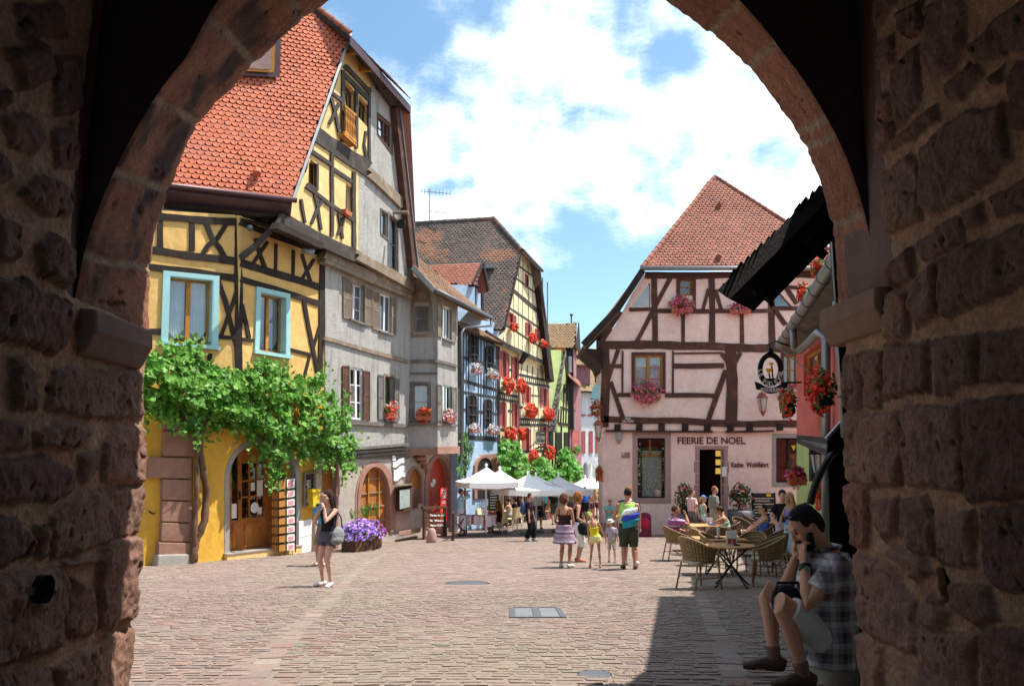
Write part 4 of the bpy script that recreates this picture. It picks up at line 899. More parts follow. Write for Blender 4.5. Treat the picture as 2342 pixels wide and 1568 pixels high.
beams(PK, [(1476, 630, 1900, 628, 15), (1364, 787, 1560, 790, 19), (1560, 790, 1900, 800, 18), (1502, 711, 1622, 711, 10), (1636, 711, 1760, 710, 10), (1440, 707, 1492, 706, 8), (1497, 630, 1498, 784, 13), (1628, 634, 1629, 784, 14), (1765, 640, 1766, 788, 14), (1563, 716, 1563, 784, 8), (1697, 716, 1697, 784, 9),
            ([(1534, 634), (1510, 680), (1455, 782)], 10), ([(1420, 712), (1402, 738), (1376, 780)], 11), (1621, 660, 1609, 706, 8), (1637, 662, 1649, 706, 8), ([(1746, 660), (1768, 700), (1797, 742)], 11), (1786, 636, 1822, 695, 10), (1766, 704, 1840, 704, 9), (1551, 630, 1551, 708, 7), (1588, 630, 1588, 708, 7), (1800, 655, 1850, 660, 8)], 'beam_red', pk_, off=.12, depth=.035)
beams(PK, [(1384, 794, 1384, 976, 19), (1414, 799, 1390, 872, 9), (1394, 837, 1424, 836, 9), (1424, 802, 1424, 900, 4), ([(1397, 872), (1412, 915), (1428, 965)], 10), (1540, 802, 1539, 900, 4), (1541, 808, 1652, 806, 4), (1541, 836, 1656, 836, 12), (1522, 903, 1636, 904, 10), (1413, 902, 1444, 902, 9), (1673, 794, 1674, 966, 25), (1652, 808, 1672, 834, 10), (1694, 806, 1676, 840, 10), ([(1660, 846), (1644, 890), (1618, 970)], 12),
            (1380, 959, 1560, 962, 15), (1560, 962, 1680, 968, 16), (1680, 968, 1900, 970, 15), (1385, 985, 1630, 987, 5), (1660, 987, 1770, 985, 5), (1836, 880, 1836, 968, 16)], 'beam_red', pk_, name='timber_frame', off=.12, depth=.05)
je = MB()
for u in (1413, 1463, 1514, 1568, 1619, 1672, 1716, 1785): je.prism([PK.pt(u - 7, 969, .26), PK.pt(u + 7, 969, .26), PK.pt(u + 7, 984, .26), PK.pt(u - 7, 984, .26)], -PK.n * .5)
bev(je.build('joist_ends', M['beam'], pk_), .02)
window(pk_, PK, K1, 'pine', 2, 3, .12, 'full', fw=.07, off=.12, surround=('beam_red', .12, .05), sill='beam_red'); window(pk_, PK, K2, 'oak', 1, 2, .1, None, fw=.10, off=.12); window(pk_, PK, K3, 'oak', 2, 2, .1, 'full', fw=.07, off=.12, surround=('beam_red', .1, .05))
for k in (K7, K8):
    mb = MB(); mb.prism([PK.pt(u, v, 0) for u, v in k], -PK.n * .02); pn = mb.build('gable_glazing', M['glass'], pk_); mb = MB(); mb.prism([PK.pt(u, v, -.5) for u, v in k], -PK.n * .02); mb.build('gable_interior', M['cream'] if k is K7 else M['greywood'], pk_)
w = window(pk_, PK, K4, 'blackwood', 1, 1, .22, None, fw=.05, surround=('sand_pink', .2, .012))
g = Q(PK, K4); s = MB(); g.slab(s, .45, .52, .0, .3, -.30, .05); g.slab(s, .15, .88, .26, .31, -.30, .05); s.build('crossbar', M['oak'], w)
s = MB(); s.prism([PK.pt(1468, 1030, -.36), PK.pt(1513, 1030, -.36), PK.pt(1513, 1135, -.36), PK.pt(1468, 1135, -.36)], -PK.n * .03); s.build('display_back', M['stone_grey'], w)
s = MB(); R = random.Random(5)
for i in range(90): c = PK.pt(1470 + R.random() * 42, 1034 + R.random() * 98, -.30); s.ball(c, .012 + .012 * R.random(), 6, 4)
for side in (1460, 1518):
    for i in range(26): s.ball(PK.pt(side + R.uniform(-2, 4), 1006 + R.random() * 128, -.28), R.uniform(.02, .045), 6, 4)
s.build('baubles', M['ivory'], w)
s = MB()
for side in (1459, 1514):
    for i in range(160): leaf_at(s, PK.pt(side + R.random() * 9, 1003 + R.random() * 134, -.3), rdir(R), .12, R)
s.build('garland', M['leafd'], w, fix=False)
# shop door
d_ = MB(); d_.prism([PK.pt(u, v, -1.5) for u, v in ((1560, 980), (1700, 980), (1700, 1230), (1560, 1230))], -PK.n * .02); dd = d_.build('shop_interior', M['room'], pk_)
d_ = MB()
for v in (1030, 1050, 1070): d_.prism([PK.pt(1638, v, -1.2), PK.pt(1655, v, -1.2), PK.pt(1655, v + 13, -1.2), PK.pt(1638, v + 13, -1.2)], -PK.n * .1)
m_, nt_, p_ = nmat('lit_shelf'); p_.inputs['Emission Color'].default_value = (1, .6, .12, 1); p_.inputs['Emission Strength'].default_value = .35; p_.inputs['Base Color'].default_value = (.6, .35, .08, 1); M['litshelf'] = m_
d_.build('lit_shelf', M['litshelf'], pk_)
g = Q(PK, K5); s = MB()
tl = [(-.22, 0, -.07, .0)]
for i in range(6):
    t0, t1 = i / 6, (i + 1) / 6 - .006; wl = .18 + .05 * (i % 2); g.slab(s, -wl, 0, t0, t1, .02, .3); g.slab(s, 1, 1 + wl, t0, t1, .02, .3)
g.slab(s, -.2, 1.2, -.05, -.004, .025, .3); s_ = s.build('door_surround', M['sand_pink'], pk_); bev(s_, .02)
s = MB(); g.slab(s, -.25, 1.25, 1.0, 1.12, .35, .6); g.slab(s, -.4, 1.4, 1.12, 1.24, .6, .8); s.build('steps', M['sand_pink'], pk_)
s = MB(); s.prism([PK.pt(1652, 1067, .1), PK.pt(1662, 1067, .1), PK.pt(1662, 1089, .1), PK.pt(1652, 1089, .1)], -PK.n * .1); s.build('meter_box', M['paper'], pk_)
w = window(pk_, PK, K6, 'blackwood', 2, 3, .15, None, fw=.06, surround=('stone_grey', .17, .012))
s = MB(); c = PK.pt(1812, 1055, -.35); s.tube([c + V((0, 0, z)) for z in (-.9, -.5, -.1, .1)], [.3, .34, .36, .3], 14); s.build('wooden_figure_body', M['rust'], w)
s = MB(); s.ball(c + V((0, 0, .18)), (.2, .18, .24)); s.build('wooden_figure_head', M['pine'], w); s = MB(); s.tube([c + V((0, 0, .34)), c + V((0, 0, .7))], [.19, .22], 14); s.build('wooden_figure_hat', M['iron'], w)
s = MB(); s.face([c + V((-.1, -.24, .64)), c + V((.1, -.24, .64)), c + V((0, -.24, .42))]); s.build('wooden_figure_badge', M['gold'], w)
# corbel stone, eaves, roof
s = MB(); s.tube([PK.pt(1415, 988, .05), PK.pt(1415, 1004, .1), PK.pt(1415, 1014, .02)], [.13, .13, .05], 10); s.build('corbel', M['stone_grey'], pk_)
ea = PK.pt(1466, 613, .45); eb = ea + V((8.9, 0, 0)); TA = atY(1635, 404, 34.9); RK = Rp(ea, V((1, 0, 0)), TA)
kl = RK.pt(1469, 613); kr = ea + V((8.75, 0, 0)); ap = RK.pt(1635, 404)
roof(RK, [kl, kr, ap], .19, .17, 'tile_mid', pk_, lift=.04)
ridge(kl + V((0, 0, .03)), ap, .1, 'tile_mid', pk_); ridge(kr + V((0, 0, .03)), ap, .1, 'tile_mid', pk_)
gt = MB(); gt.tube([ea + V((-.05, -.08, -.02)), kr + V((.1, -.08, -.02))], .085, 12); gt.build('gutter', M['zinc'], pk_, smooth=True)
for (u, v) in ((1641, 468), (1640, 585)):
    vt = MB(); a = RK.pt(u, v, .03); vt.tube([a, a - RK.y * .22 + RK.n * .1], [.05, .13], 8); vt.build('vent_tile', M['tile_mid'], pk_)
vlo = PK.pt(1334, 788, .55); vhi = PK.pt(1470, 618, .5); vmid = PK.pt(1412, 706, .5)
sl = MB(); back = V((1.2, 5.5, 2.2)); bkh = V((.0, 3.5, 0))
for a, b in ((vlo, vmid), (vmid, vhi)): sl.prism([a, b, b + bkh, a + bkh], V((.05, 0, -.18)))
sl.build('side_roof', M['tile_brown'], pk_)
vb = MB(); vb.bar(vlo, vmid, .12, .26); vb.bar(vmid, vhi, .12, .26); vb.build('verge_board', M['beam'], pk_)
sf = MB(); sf.prism([vlo - V((0, 0, .12)), PK.pt(1380, 800, .5), PK.pt(1380, 850, .1), PK.pt(1372, 830, .3)], V((0, 3, 0))); sf.build('eaves_soffit', M['beam'], pk_)
mb = MB(); mb.prism([kl, ap, ap + V((-.2, .6, 0)), vlo + V((0, 3.5, 0)), vhi + V((0, .3, 0))], V((0, 0, -.1))); mb.build('left_roof', M['tile_mid'], pk_)
mb = MB(); mb.prism([kr, ap, ap + V((0, 3, 0)), kr + V((2, 6, -1))], V((0, 0, -.1))); mb.build('right_roof', M['tile_mid'], pk_)
x0 = PK.pt(1379, 900).x; plane_body([(x0, 33.4), (x0 + 10.5, 33.4), (x0 + 10.5, 36), (x0 + .3, 36)], ZB, 5.5, 'pink', pk_)
mb = MB(); mb.prism([V((x0, 31.5, ZB)), V((x0, 33.5, ZB)), V((x0, 33.5, 5)), V((x0, 31.5, 5))], V((.3, 0, 0))); mb.build('side_wall', M['pink'], pk_)
mb = MB(); mb.prism([PK.pt(1500, 634, -.75), PK.pt(1900, 634, -.75), PK.pt(1900, 790, -.75), PK.pt(1400, 790, -.75)], V((0, .3, 0))); mb.build('attic', M['pink'], pk_)
def text(s, name, loc, h, xdir, m, parent=None, bold=0, ext=.012, width=None, zdir=V((0, 0, 1)), spacing=1.0):
    cu = bpy.data.curves.new(name, 'FONT'); cu.body = s; cu.size = 1; cu.extrude = .02; cu.offset = bold; cu.space_character = spacing
    tmp = bpy.data.objects.new(name, cu); COL.objects.link(tmp); dg_ = bpy.context.evaluated_depsgraph_get(); me = bpy.data.meshes.new_from_object(tmp.evaluated_get(dg_)); bpy.data.objects.remove(tmp)
    vs = np.array([v.co[:] for v in me.vertices]); mn = vs.min(0); mx = vs.max(0)
    sx = (width / (mx[0] - mn[0])) if width else h / (mx[1] - mn[1]); sy = h / (mx[1] - mn[1])
    n = V(xdir).cross(V(zdir)).normalized(); o0 = ORG[parent.name] if parent else V((0, 0, 0)); loc = V(loc)
    for v in me.vertices:
        q = loc + V(xdir) * ((v.co.x - mn[0]) * sx) + V(zdir) * ((v.co.y - mn[1]) * sy) + n * (v.co.z / .02 * ext); v.co = q - o0
    me.materials.clear(); me.materials.append(M[m]); o = bpy.data.objects.new(name, me); COL.objects.link(o)
    if parent: o.parent = parent
    ORG[o.name] = o0.copy(); return o
def textpx(s, pl, u0, v0, u1, v1, m, name='lettering', parent=None, off=.02, **k):
    a = pl.pt(u0, v1, off); b = pl.pt(u1, v1, off); h = (pl.pt(u0, v0, off) - a).length; x = (b - a); w = x.length
    return text(s, name, a, h, x.normalized(), m, parent, width=w, **k)
textpx('FEERIE DE NOEL', PK, 1550, 999, 1705, 1015, 'maroon', parent=pk_, bold=.012)
textpx('Kathe  Wohlfahrt', PK, 1673, 1056, 1758, 1068, 'maroon', parent=pk_, bold=.008)
st = thing('street_sign', 'dark RUE DU CERF street plaque on the timber beam', 'street sign', PK.pt(1436, 960, .22))
panel(PK, quad((1420, 953, 966, 1453, 953, 966)), .225, .03, 'plate', M['brownwood'], st)
textpx('RUE', PK, 1430, 954.5, 1442, 958.8, 'ivory', parent=st, off=.23, bold=.01); textpx('DU CERF', PK, 1424, 960.5, 1449, 965, 'ivory', parent=st, off=.23, bold=.01)
sp = thing('wall_plaque', 'small blank tan plaque beside the left shop window', 'plaque', PK.pt(1432, 1041, .02)); panel(PK, quad((1422, 1034, 1047, 1441, 1034, 1047)), .025, .025, 'plate', M['sand'], sp); panel(PK, quad((1423, 1035, 1040, 1428, 1035, 1040)), .03, .006, 'logo', M['turq'], sp)
# ================================================================ RESTAURANT (coral house on the right)
QA = V((4.19, 10.0)); QB = V((6.2, 17.7))
_ang = math.degrees(math.atan2(QA.x - QB.x, QA.y - QB.y)); _w = atY(1824, 900, 17.7)
PX = Pl((_w.x, 17.7), _ang)
rs = thing('restaurant_house', 'coral red restaurant house on the right with a deep boarded eave', 'restaurant', (_w.x, 17.7, gz(17.7)))
X1 = [(1838, 812), (1886, 778), (1886, 905), (1838, 905)]; X2 = [(1857, 952), (1881, 952), (1881, 981), (1857, 981)]
wall(PX, [(1822, 800), (1950, 700), (1960, 1030), (1886, 1012), (1822, 1000)], [X1], 'wall', M['red'], rs)
wall(PX, [(1822, 996), (1960, 1004), (1960, 1500), (1822, 1300)], [], 'lower_wall', M['lime'], rs, th=.2, off=-.25)
window(rs, PX, X1, 'pine', 2, 2, .08, 'full', fw=.09)
mb = MB(); mb.prism([PX.pt(1822, 994, .2), PX.pt(1890, 1000, .2), PX.pt(1890, 1034, .45), PX.pt(1822, 1006, .45)], V((0, 0, -.05))); mb.build('pent_roof', M['tile_dark'], rs)
mb = MB(); mb.prism([PX.pt(1824, 1004, .4), PX.pt(1890, 1016, .4), PX.pt(1890, 1030, .4), PX.pt(1824, 1012, .4)], -PX.n * .05); mb.build('fascia', M['greywood'], rs)
for u in (1850, 1864, 1877): panel(PX, [(u, 1012), (u + 7, 1014), (u + 7, 1100), (u, 1100)], -.1, .1, 'timber_post', M['beam_blue'], rs)
shutter(rs, PX, (1872, 1050, 1160, 1884, 1050, 1170), 'redpaint', True, -.1)
ga = V((QA.x, QA.y, 2.54)); gb_ = V((QB.x, QB.y, 2.54)); ga = atY(1907, 600, 10.0); k = ray(1783, 790); gb_ = k * (ga.z / k.z)
gd_ = (ga - gb_).normalized(); gt = MB(); gt.tube([gb_, ga + gd_ * 2], .10, 14); gt.build('gutter', M['zinc'], rs, smooth=True)
for i in range(10): gt = MB(); c = gb_.lerp(ga, i / 9); gt.tube([c - gd_ * .015, c + gd_ * .015], .112, 14); gt.build('gutter_clip', M['zinc_d'], rs)
inw = -PX.n; RX_ = Rp(gb_, gd_, gb_ + inw * 2.5 + V((0, 0, 2.9))); L = (ga - gb_).length + 2
roof(RX_, [RX_.at(0, 0), RX_.at(L, 0), RX_.at(L, 3.8), RX_.at(0, 3.8)], .18, .16, 'tile_mid', rs, lift=.03)
sf = MB(); sf.prism([gb_ + inw * .05 - V((0, 0, .08)), ga + gd_ * 2 + inw * .05 - V((0, 0, .08)), ga + gd_ * 2 + inw * .55 - V((0, 0, .22)), gb_ + inw * .55 - V((0, 0, .22))], V((0, 0, .04))); sf.build('eaves_boarding', M['greywood'], rs)
sf = MB(); sf.prism([gb_ + inw * .57 - V((0, 0, .24)), ga + gd_ * 2 + inw * .57 - V((0, 0, .24)), ga + gd_ * 2 + inw * 1.3 - V((0, 0, .26)), gb_ + inw * 1.3 - V((0, 0, .26))], V((0, 0, .04))); sf.build('soffit', M['beam'], rs)
a = gb_.lerp(ga, .36); pipe([a, a - V((0, 0, .45)), a - V((0, 0, .5)) + inw * .1, PX.pt(1872, 760, .15), PX.pt(1889, 772, .12), PX.pt(1889, 1040, .12), below(PX, 1889, 1040, -2.2) + PX.n * .12], .07, 'zinc', rs)
b0 = PX.pt(1822, 900, -.8); b1 = PX.pt(1975, 900, -.8); plane_body([b0, b1, b1 + V((6, 0, 0)), b0 + V((6, 0, 0))], ZB, 2.6, 'red', rs)
mb = MB(); mb.prism([gb_ + inw * .8, gb_ + inw * 2.5 + V((0, 0, 2.8)), gb_ + inw * 4.5], -gd_ * .1); mb.build('gable', M['red'], rs)
# small house against the gate: its dark roof overhangs the street
nr = thing('lean_to_house', 'dark eave of mossy tiles and blackened rafters jutting in from the right', 'roof', (2.6, 5.4, gz(5.4)))
Yn, Yf = 4.75, 5.8
n0 = atY(1640, 664, Yn); n1 = atY(1868, 436, Yn); n2 = n1 + (n1 - n0) * 1.6
r_ = ray(1697, 692); f0 = r_ * (n0.z / r_.z)
RN = Rp(n0, f0 - n0, n1); LN = (f0 - n0).length
roof(RN, [n0, f0, f0 + (n2 - n0), n2], .062, .055, 'tile_dark', nr, deck='blackwood', deckth=.10, lift=.014, jit=.02)
mb = MB()
for i in range(2): p_ = n0.lerp(f0, .2 + .6 * i) - RN.n * .13; mb.bar(p_ + (n2 - n0) * .05, p_ + (n2 - n0), .07, .07, up=RN.n)
for y in (.25, .6): q_ = (n2 - n0) * y - RN.n * .16; mb.bar(n0.lerp(f0, .03) + q_, n0.lerp(f0, .97) + q_, .06, .07, up=RN.n); mb.build('rafters', M['blackwood'], nr)
w0, w1 = atY(1930, 1046, 5.75), atY(1926, 1046, 12.6); mb = MB(); A_ = [V((w0.x, w0.y, -2.2)), V((w1.x, w1.y, -2.2)), V((w1.x, w1.y, 5.0)), V((w0.x, w0.y, 2.1))]; mb.prism(A_, V((3.2, -.4, 0))); mb.build('wall', M['blackwood'], nr); w2 = atY(1934, 1046, 4.6); mb = MB(); mb.prism([V((w2.x, w2.y, .12)), V((w0.x, w0.y - .02, .12)), V((w0.x, w0.y - .02, 2.1)), V((w2.x, w2.y, 2.1))], V((2.0, -.05, 0))); mb.build('shade_block', M['blackwood'], nr)  # unseen dark wall and upper block, added to cast shade on the paving
# ================================================================ noise in numpy
def fbm(x, y, s=0, o=4):
    r = 0; a = .5
    for i in range(o): r = r + a * vnoise(x, y, s + i); x = x * 2.03; y = y * 2.03; a *= .5
    return r
def sdf(px, py, poly):
    d = np.full(px.shape, 1e9); ins = np.zeros(px.shape, bool); n = len(poly)
    for i in range(n):
        ax, ay = poly[i]; bx, by = poly[(i + 1) % n]; ex, ey = bx - ax, by - ay
        wx, wy = px - ax, py - ay; t = np.clip((wx * ex + wy * ey) / (ex * ex + ey * ey + 1e-12), 0, 1)
        d = np.minimum(d, np.hypot(wx - ex * t, wy - ey * t))
        c = ((ay > py) != (by > py)) & (px < ex * (py - ay) / (ey if abs(ey) > 1e-9 else 1e-9) + ax); ins ^= c
    return np.where(ins, d, -d)
def sstep(x, a, b):
    t = np.clip((x - a) / (b - a), 0, 1); return t * t * (3 - 2 * t)
def grid_mesh(name, P, colr, mat_, parent):
    ny, nx = P.shape[:2]; me = bpy.data.meshes.new(name); o0 = ORG[parent.name] if parent else V((0, 0, 0))
    co = (P - np.array(o0)).reshape(-1, 3).astype(np.float32); idx = np.arange(ny * nx).reshape(ny, nx)
    q = np.stack([idx[:-1, :-1], idx[:-1, 1:], idx[1:, 1:], idx[1:, :-1]], -1).reshape(-1, 4)
    me.vertices.add(len(co)); me.vertices.foreach_set('co', co.ravel()); me.loops.add(q.size); me.loops.foreach_set('vertex_index', q.ravel().astype(np.int32))
    me.polygons.add(len(q)); me.polygons.foreach_set('loop_start', np.arange(0, q.size, 4, dtype=np.int32)); me.polygons.foreach_set('use_smooth', np.ones(len(q), bool))
    me.update(calc_edges=True)
    if colr is not None:
        at = me.color_attributes.new('stone_colour', 'FLOAT_COLOR', 'POINT'); at.data.foreach_set('color', np.concatenate([colr.reshape(-1, 3), np.ones((len(co), 1))], 1).astype(np.float32).ravel())
    me.materials.append(mat_); o = bpy.data.objects.new(name, me); COL.objects.link(o)
    if parent: o.parent = parent
    ORG[o.name] = o0.copy(); return o
m, nt, p = nmat('rubble_masonry'); a = N(nt, 'ShaderNodeAttribute', attribute_name='stone_colour'); co = objco(nt)
n1 = noise(nt, 40, 6, .75, co); col = mixc(nt, ramp(nt, n1, .3, .75), (.28, .28, .28), (.72, .72, .72)); col2 = mixc(nt, 1.0, a.outputs['Color'], col, 'OVERLAY')
nt.links.new(col2, p.inputs['Base Color']); p.inputs['Roughness'].default_value = .92; p.inputs['Specular IOR Level'].default_value = .2; ad = N(nt, 'ShaderNodeMath', operation='ADD'); nt.links.new(noise(nt, 38, 8, .8, co), ad.inputs[0]); ad.inputs[1].default_value = 0; bump(nt, p, ad.outputs[0], .03)
M['rubble'] = m
# ================================================================ GATE TOWER
gt_ = thing('gate_tower', 'dark sandstone town gate whose rough rubble archway frames the whole view', 'gate', (0, 4.0, gz(4)))
PWL = Pl((-2.05, 4.4), -2); PWR = Pl((1.87, 4.4), 178); PAE = Pl((-2.05, 4.42), 88)
k6 = lambda l: [(x * .5021, 780.3 + y * .5021) for x, y in l]
k8 = lambda l: [(x * .398, 234 + y * .398) for x, y in l]
k4 = lambda l: [(1794.7 + x * .4977, y * .4977) for x, y in l]
k5 = lambda l: [(1872.7 + x * .5024, 780.3 + y * .5024) for x, y in l]
SL = [k6(l) for l in ([(240, 125), (640, 135), (640, 350), (370, 355), (200, 300)], [(45, 75), (110, 70), (160, 190), (160, 320), (60, 310)], [(-60, 355), (125, 385), (120, 490), (-60, 490)], [(150, 430), (250, 370), (415, 405), (350, 490), (160, 490)],
     [(460, 460), (520, 395), (640, 400), (640, 640), (455, 640)], [(-80, 540), (180, 525), (335, 600), (330, 670), (250, 720), (-80, 740)], [(350, 520), (435, 505), (430, 600), (360, 660)], [(345, 690), (640, 640), (640, 790), (640, 875), (230, 985), (230, 800)],
     [(-90, 800), (90, 800), (150, 900), (140, 980), (-90, 1040)], [(-90, 1100), (250, 1020), (290, 1100), (280, 1380), (-90, 1510)], [(310, 1080), (400, 1100), (430, 1200), (420, 1330), (330, 1340), (295, 1290)], [(440, 1000), (480, 920), (640, 890), (640, 1220), (480, 1320), (440, 1310)],
     [(240, 1480), (640, 1270), (640, 1700), (240, 1700)], [(280, 1000), (430, 970), (430, 1000), (290, 1030)], [(170, 850), (215, 850), (200, 980), (165, 980)], [(-90, 1560), (220, 1490), (220, 1700), (-90, 1700)])]
SL += [k8(l) for l in ([(100, 520), (200, 440), (330, 460), (420, 520), (390, 660), (250, 650), (150, 590)], [(200, 830), (300, 760), (410, 840), (405, 970), (380, 1045), (220, 1000)], [(-60, 1000), (160, 1030), (230, 1100), (400, 1130), (390, 1370), (300, 1450), (150, 1380), (-60, 1350)],
     [(20, 100), (200, 80), (270, 200), (200, 310), (60, 260)], [(-60, 640), (80, 700), (75, 900), (-60, 910)], [(-60, 280), (30, 320), (20, 450), (-60, 480)], [(300, 160), (430, 120), (450, 380), (330, 390)], [(40, -300), (230, -330), (290, -140), (110, -60)], [(300, -250), (450, -280), (460, 40), (330, 60)], [(-40, -40), (40, -60), (60, 30), (-40, 60)], [(80, -560), (330, -560), (380, -380), (120, -360)])]
SR = [k4(l) for l in ([(520, 60), (640, 0), (650, 140), (570, 170)], [(660, 30), (820, -60), (840, 190), (770, 330), (680, 370), (650, 300)], [(430, 200), (500, 160), (510, 300), (440, 330)], [(510, 330), (620, 210), (640, 470), (540, 600), (520, 560)], [(430, 440), (510, 450), (510, 540), (430, 580)],
     [(425, 600), (515, 550), (515, 640), (440, 720)], [(500, 680), (560, 610), (700, 500), (720, 560), (600, 640)], [(640, 690), (850, 500), (1030, 490), (1060, 740), (880, 890), (680, 990), (640, 950)], [(440, 820), (580, 710), (630, 760), (640, 1010), (440, 1100)], [(750, 450), (760, 390), (860, 290), (930, 340), (830, 460)],
     [(860, 200), (1190, -60), (1190, 200), (980, 270), (900, 270)], [(970, 370), (1020, 310), (1010, 390)], [(1060, 310), (1200, 230), (1200, 600), (1060, 590)], [(980, 900), (1200, 780), (1200, 960), (990, 1000)], [(840, 970), (930, 930), (930, 1020), (850, 1050)], [(610, 1130), (760, 1010), (840, 1000), (830, 1120), (640, 1210)],
     [(480, 1240), (600, 1130), (600, 1280), (490, 1330)], [(720, 1190), (1050, 1060), (1200, 1020), (1200, 1280), (880, 1410), (740, 1460)], [(590, 1300), (700, 1210), (710, 1440), (620, 1500)], [(470, 1350), (580, 1340), (580, 1540), (480, 1568)], [(420, -60), (500, -120), (510, 20), (430, 130)], [(540, -160), (800, -330), (820, -110), (560, 0)])]
SR += [k5(l) for l in ([(110, 60), (210, 60), (205, 310), (110, 310)], [(215, 60), (300, 50), (290, 300), (215, 300)], [(310, 20), (510, 0), (515, 230), (310, 270)], [(540, 0), (720, -30), (735, 200), (545, 240)], [(740, -20), (1020, -60), (1020, 160), (750, 190)], [(110, 330), (385, 330), (390, 660), (110, 640)], [(400, 300), (640, 300), (685, 680), (410, 650)], [(670, 290), (1020, 230), (1020, 700), (700, 720)],
     [(110, 655), (240, 660), (245, 930), (110, 925)], [(250, 720), (375, 700), (370, 880), (310, 900)], [(390, 720), (500, 690), (550, 980), (430, 950), (385, 880)], [(560, 800), (720, 780), (720, 1010), (570, 1010)], [(750, 760), (1020, 720), (1020, 1130), (820, 1130), (760, 1050)], [(110, 930), (320, 1020), (440, 1180), (450, 1430), (110, 1270)], [(320, 950), (470, 960), (530, 1050), (440, 1090)],
     [(610, 1090), (780, 1120), (820, 1280), (740, 1290), (620, 1210)], [(110, 1285), (290, 1380), (320, 1700), (110, 1700)], [(480, 1320), (720, 1340), (720, 1700), (470, 1700)], [(750, 1330), (1020, 1310), (1020, 1700), (760, 1700)], [(465, 1200), (520, 1140), (600, 1230), (560, 1320), (470, 1300)])]
def rubble(pl, stones, name, seed, edge_sign, holes=(), br=1.0, y_rec=3.6):
    """side wall as one displaced sheet: s runs along the passage, z upward"""
    ys = np.arange(1.9, 4.4 + 1e-6, .0085); zs = np.arange(-1.6, 3.4, .0095); S, Z = np.meshgrid(ys, zs)
    base = np.array(pl.p); d = np.array(pl.d) * edge_sign; n = np.array(pl.n)
    # s measured so that the point at y=4.4 is the outer end of the wall
    y0 = base[1]; X = base[0] + d[0] / d[1] * (S - y0); Y = S
    polys = []
    for st in stones:
        q = [pl.pt(u, v) for u, v in st]; polys.append([(p.y, p.z) for p in q])
    wx = (fbm(S * 7, Z * 7, seed, 3) - .45) * .05; wy = (fbm(S * 7, Z * 7, seed + 9, 3) - .45) * .05
    best = np.full(S.shape, -1.0); sid = np.zeros(S.shape, int)
    # fill the rest of the wall with coursed rubble
    R = random.Random(seed); z = -1.75; extra = []
    while z < 3.6:
        hh = R.uniform(.16, .34); y = 1.3 + R.uniform(0, .2)
        while y < 4.5:
            w = R.uniform(.2, .55); g = .018; j = lambda: R.uniform(-.02, .02)
            extra.append([(y + g + j(), z + g + j()), (y + w - g + j(), z + g + j()), (y + w - g + j(), z + hh - g + j()), (y + g + j(), z + hh - g + j())]); y += w
        z += hh
    for i, pg in enumerate(polys):
        d_ = sdf(S + wx, Z + wy, pg); u = d_ > best; best = np.where(u, d_, best); sid = np.where(u, i + 1, sid)
    far = S < 2.75 if edge_sign > 0 else S < 2.55
    be = np.full(S.shape, -1.0); se = np.zeros(S.shape, int)
    for i, pg in enumerate(extra):
        if max(a[0] for a in pg) > 2.95 and all(a[0] > 2.6 for a in pg): continue
        d_ = sdf(S + wx, Z + wy, pg); u = d_ > be; be = np.where(u, d_, be); se = np.where(u, 200 + i, se)
    use = far & (best < .002); best = np.where(use, be, best); sid = np.where(use, se, sid)
    best = np.where(use, best, best + .013)
    best = best + (fbm(S * 26, Z * 26, seed + 61, 3) - .47) * .022; mask = sstep(best, -.004, .010); bulge = sstep(best, -.003, .034)
    rs_ = np.array([R.random() for _ in range(2000)]); rt = np.array([R.random() for _ in range(2000)]); rh = np.array([R.uniform(.5, 1.25) for _ in range(2000)])
    tone = rs_[sid]; tint = rt[sid]
    wq = fbm(S * 5, Z * 5, seed + 41, 3) * 1.6; chis = (fbm(S * 30 + wq * 3, Z * 15 + S * 6, seed + 3, 5) - .47) * .026 + (.5 - np.abs(fbm(S * 8 + wq, Z * 9 - wq, seed + 5, 4) - .47) * 4) * .012 + (fbm(S * 60, Z * 50, seed + 13, 3) - .47) * .008
    tilt = ((rs_[(sid * 7) % 2000] - .5) * (S % .37 - .18) + (rt[(sid * 5) % 2000] - .5) * (Z % .29 - .14)) * .0; h = bulge * .030 * rh[sid] + (np.abs(fbm(S * 4 + sid * 1.7, Z * 5 + sid * 2.3, seed + 71, 3) - .47) * .07 * bulge) + mask * chis + (1 - mask) * (fbm(S * 30, Z * 30, seed + 7, 4) - .5) * .02 + (fbm(S * 1.3, Z * 1.3, seed + 2, 3) - .45) * .05
    pit = sstep(fbm(S * 22, Z * 17, seed + 21, 3), .62, .74) * mask; h = h - pit * .016
    for hp in holes: h = h - .16 * sstep(sdf(S, Z, [(q.y, q.z) for q in (pl.pt(u, v) for u, v in hp)]), -.004, .010)
    h = h - .06 * sstep(Z, .70, .78) * sstep(S, y_rec - .15, y_rec)
    e = np.clip((S - 4.34) / .06, 0, 1); h = h - .05 * e ** 2
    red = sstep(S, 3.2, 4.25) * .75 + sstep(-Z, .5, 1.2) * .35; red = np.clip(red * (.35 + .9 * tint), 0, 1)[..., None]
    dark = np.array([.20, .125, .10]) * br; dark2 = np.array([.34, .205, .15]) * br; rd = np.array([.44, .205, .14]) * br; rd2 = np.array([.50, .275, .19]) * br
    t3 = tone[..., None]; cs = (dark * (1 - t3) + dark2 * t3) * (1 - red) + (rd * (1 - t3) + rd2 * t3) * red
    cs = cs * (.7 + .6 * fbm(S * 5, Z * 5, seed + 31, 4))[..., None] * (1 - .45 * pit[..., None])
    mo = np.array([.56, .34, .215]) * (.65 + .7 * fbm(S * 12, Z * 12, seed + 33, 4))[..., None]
    top_dark = (1 - .35 * sstep(Z, 1.2, 2.8))[..., None]  # colour darkens towards the top of the wall
    C3 = (mo * (1 - mask[..., None]) + cs * mask[..., None]) * top_dark
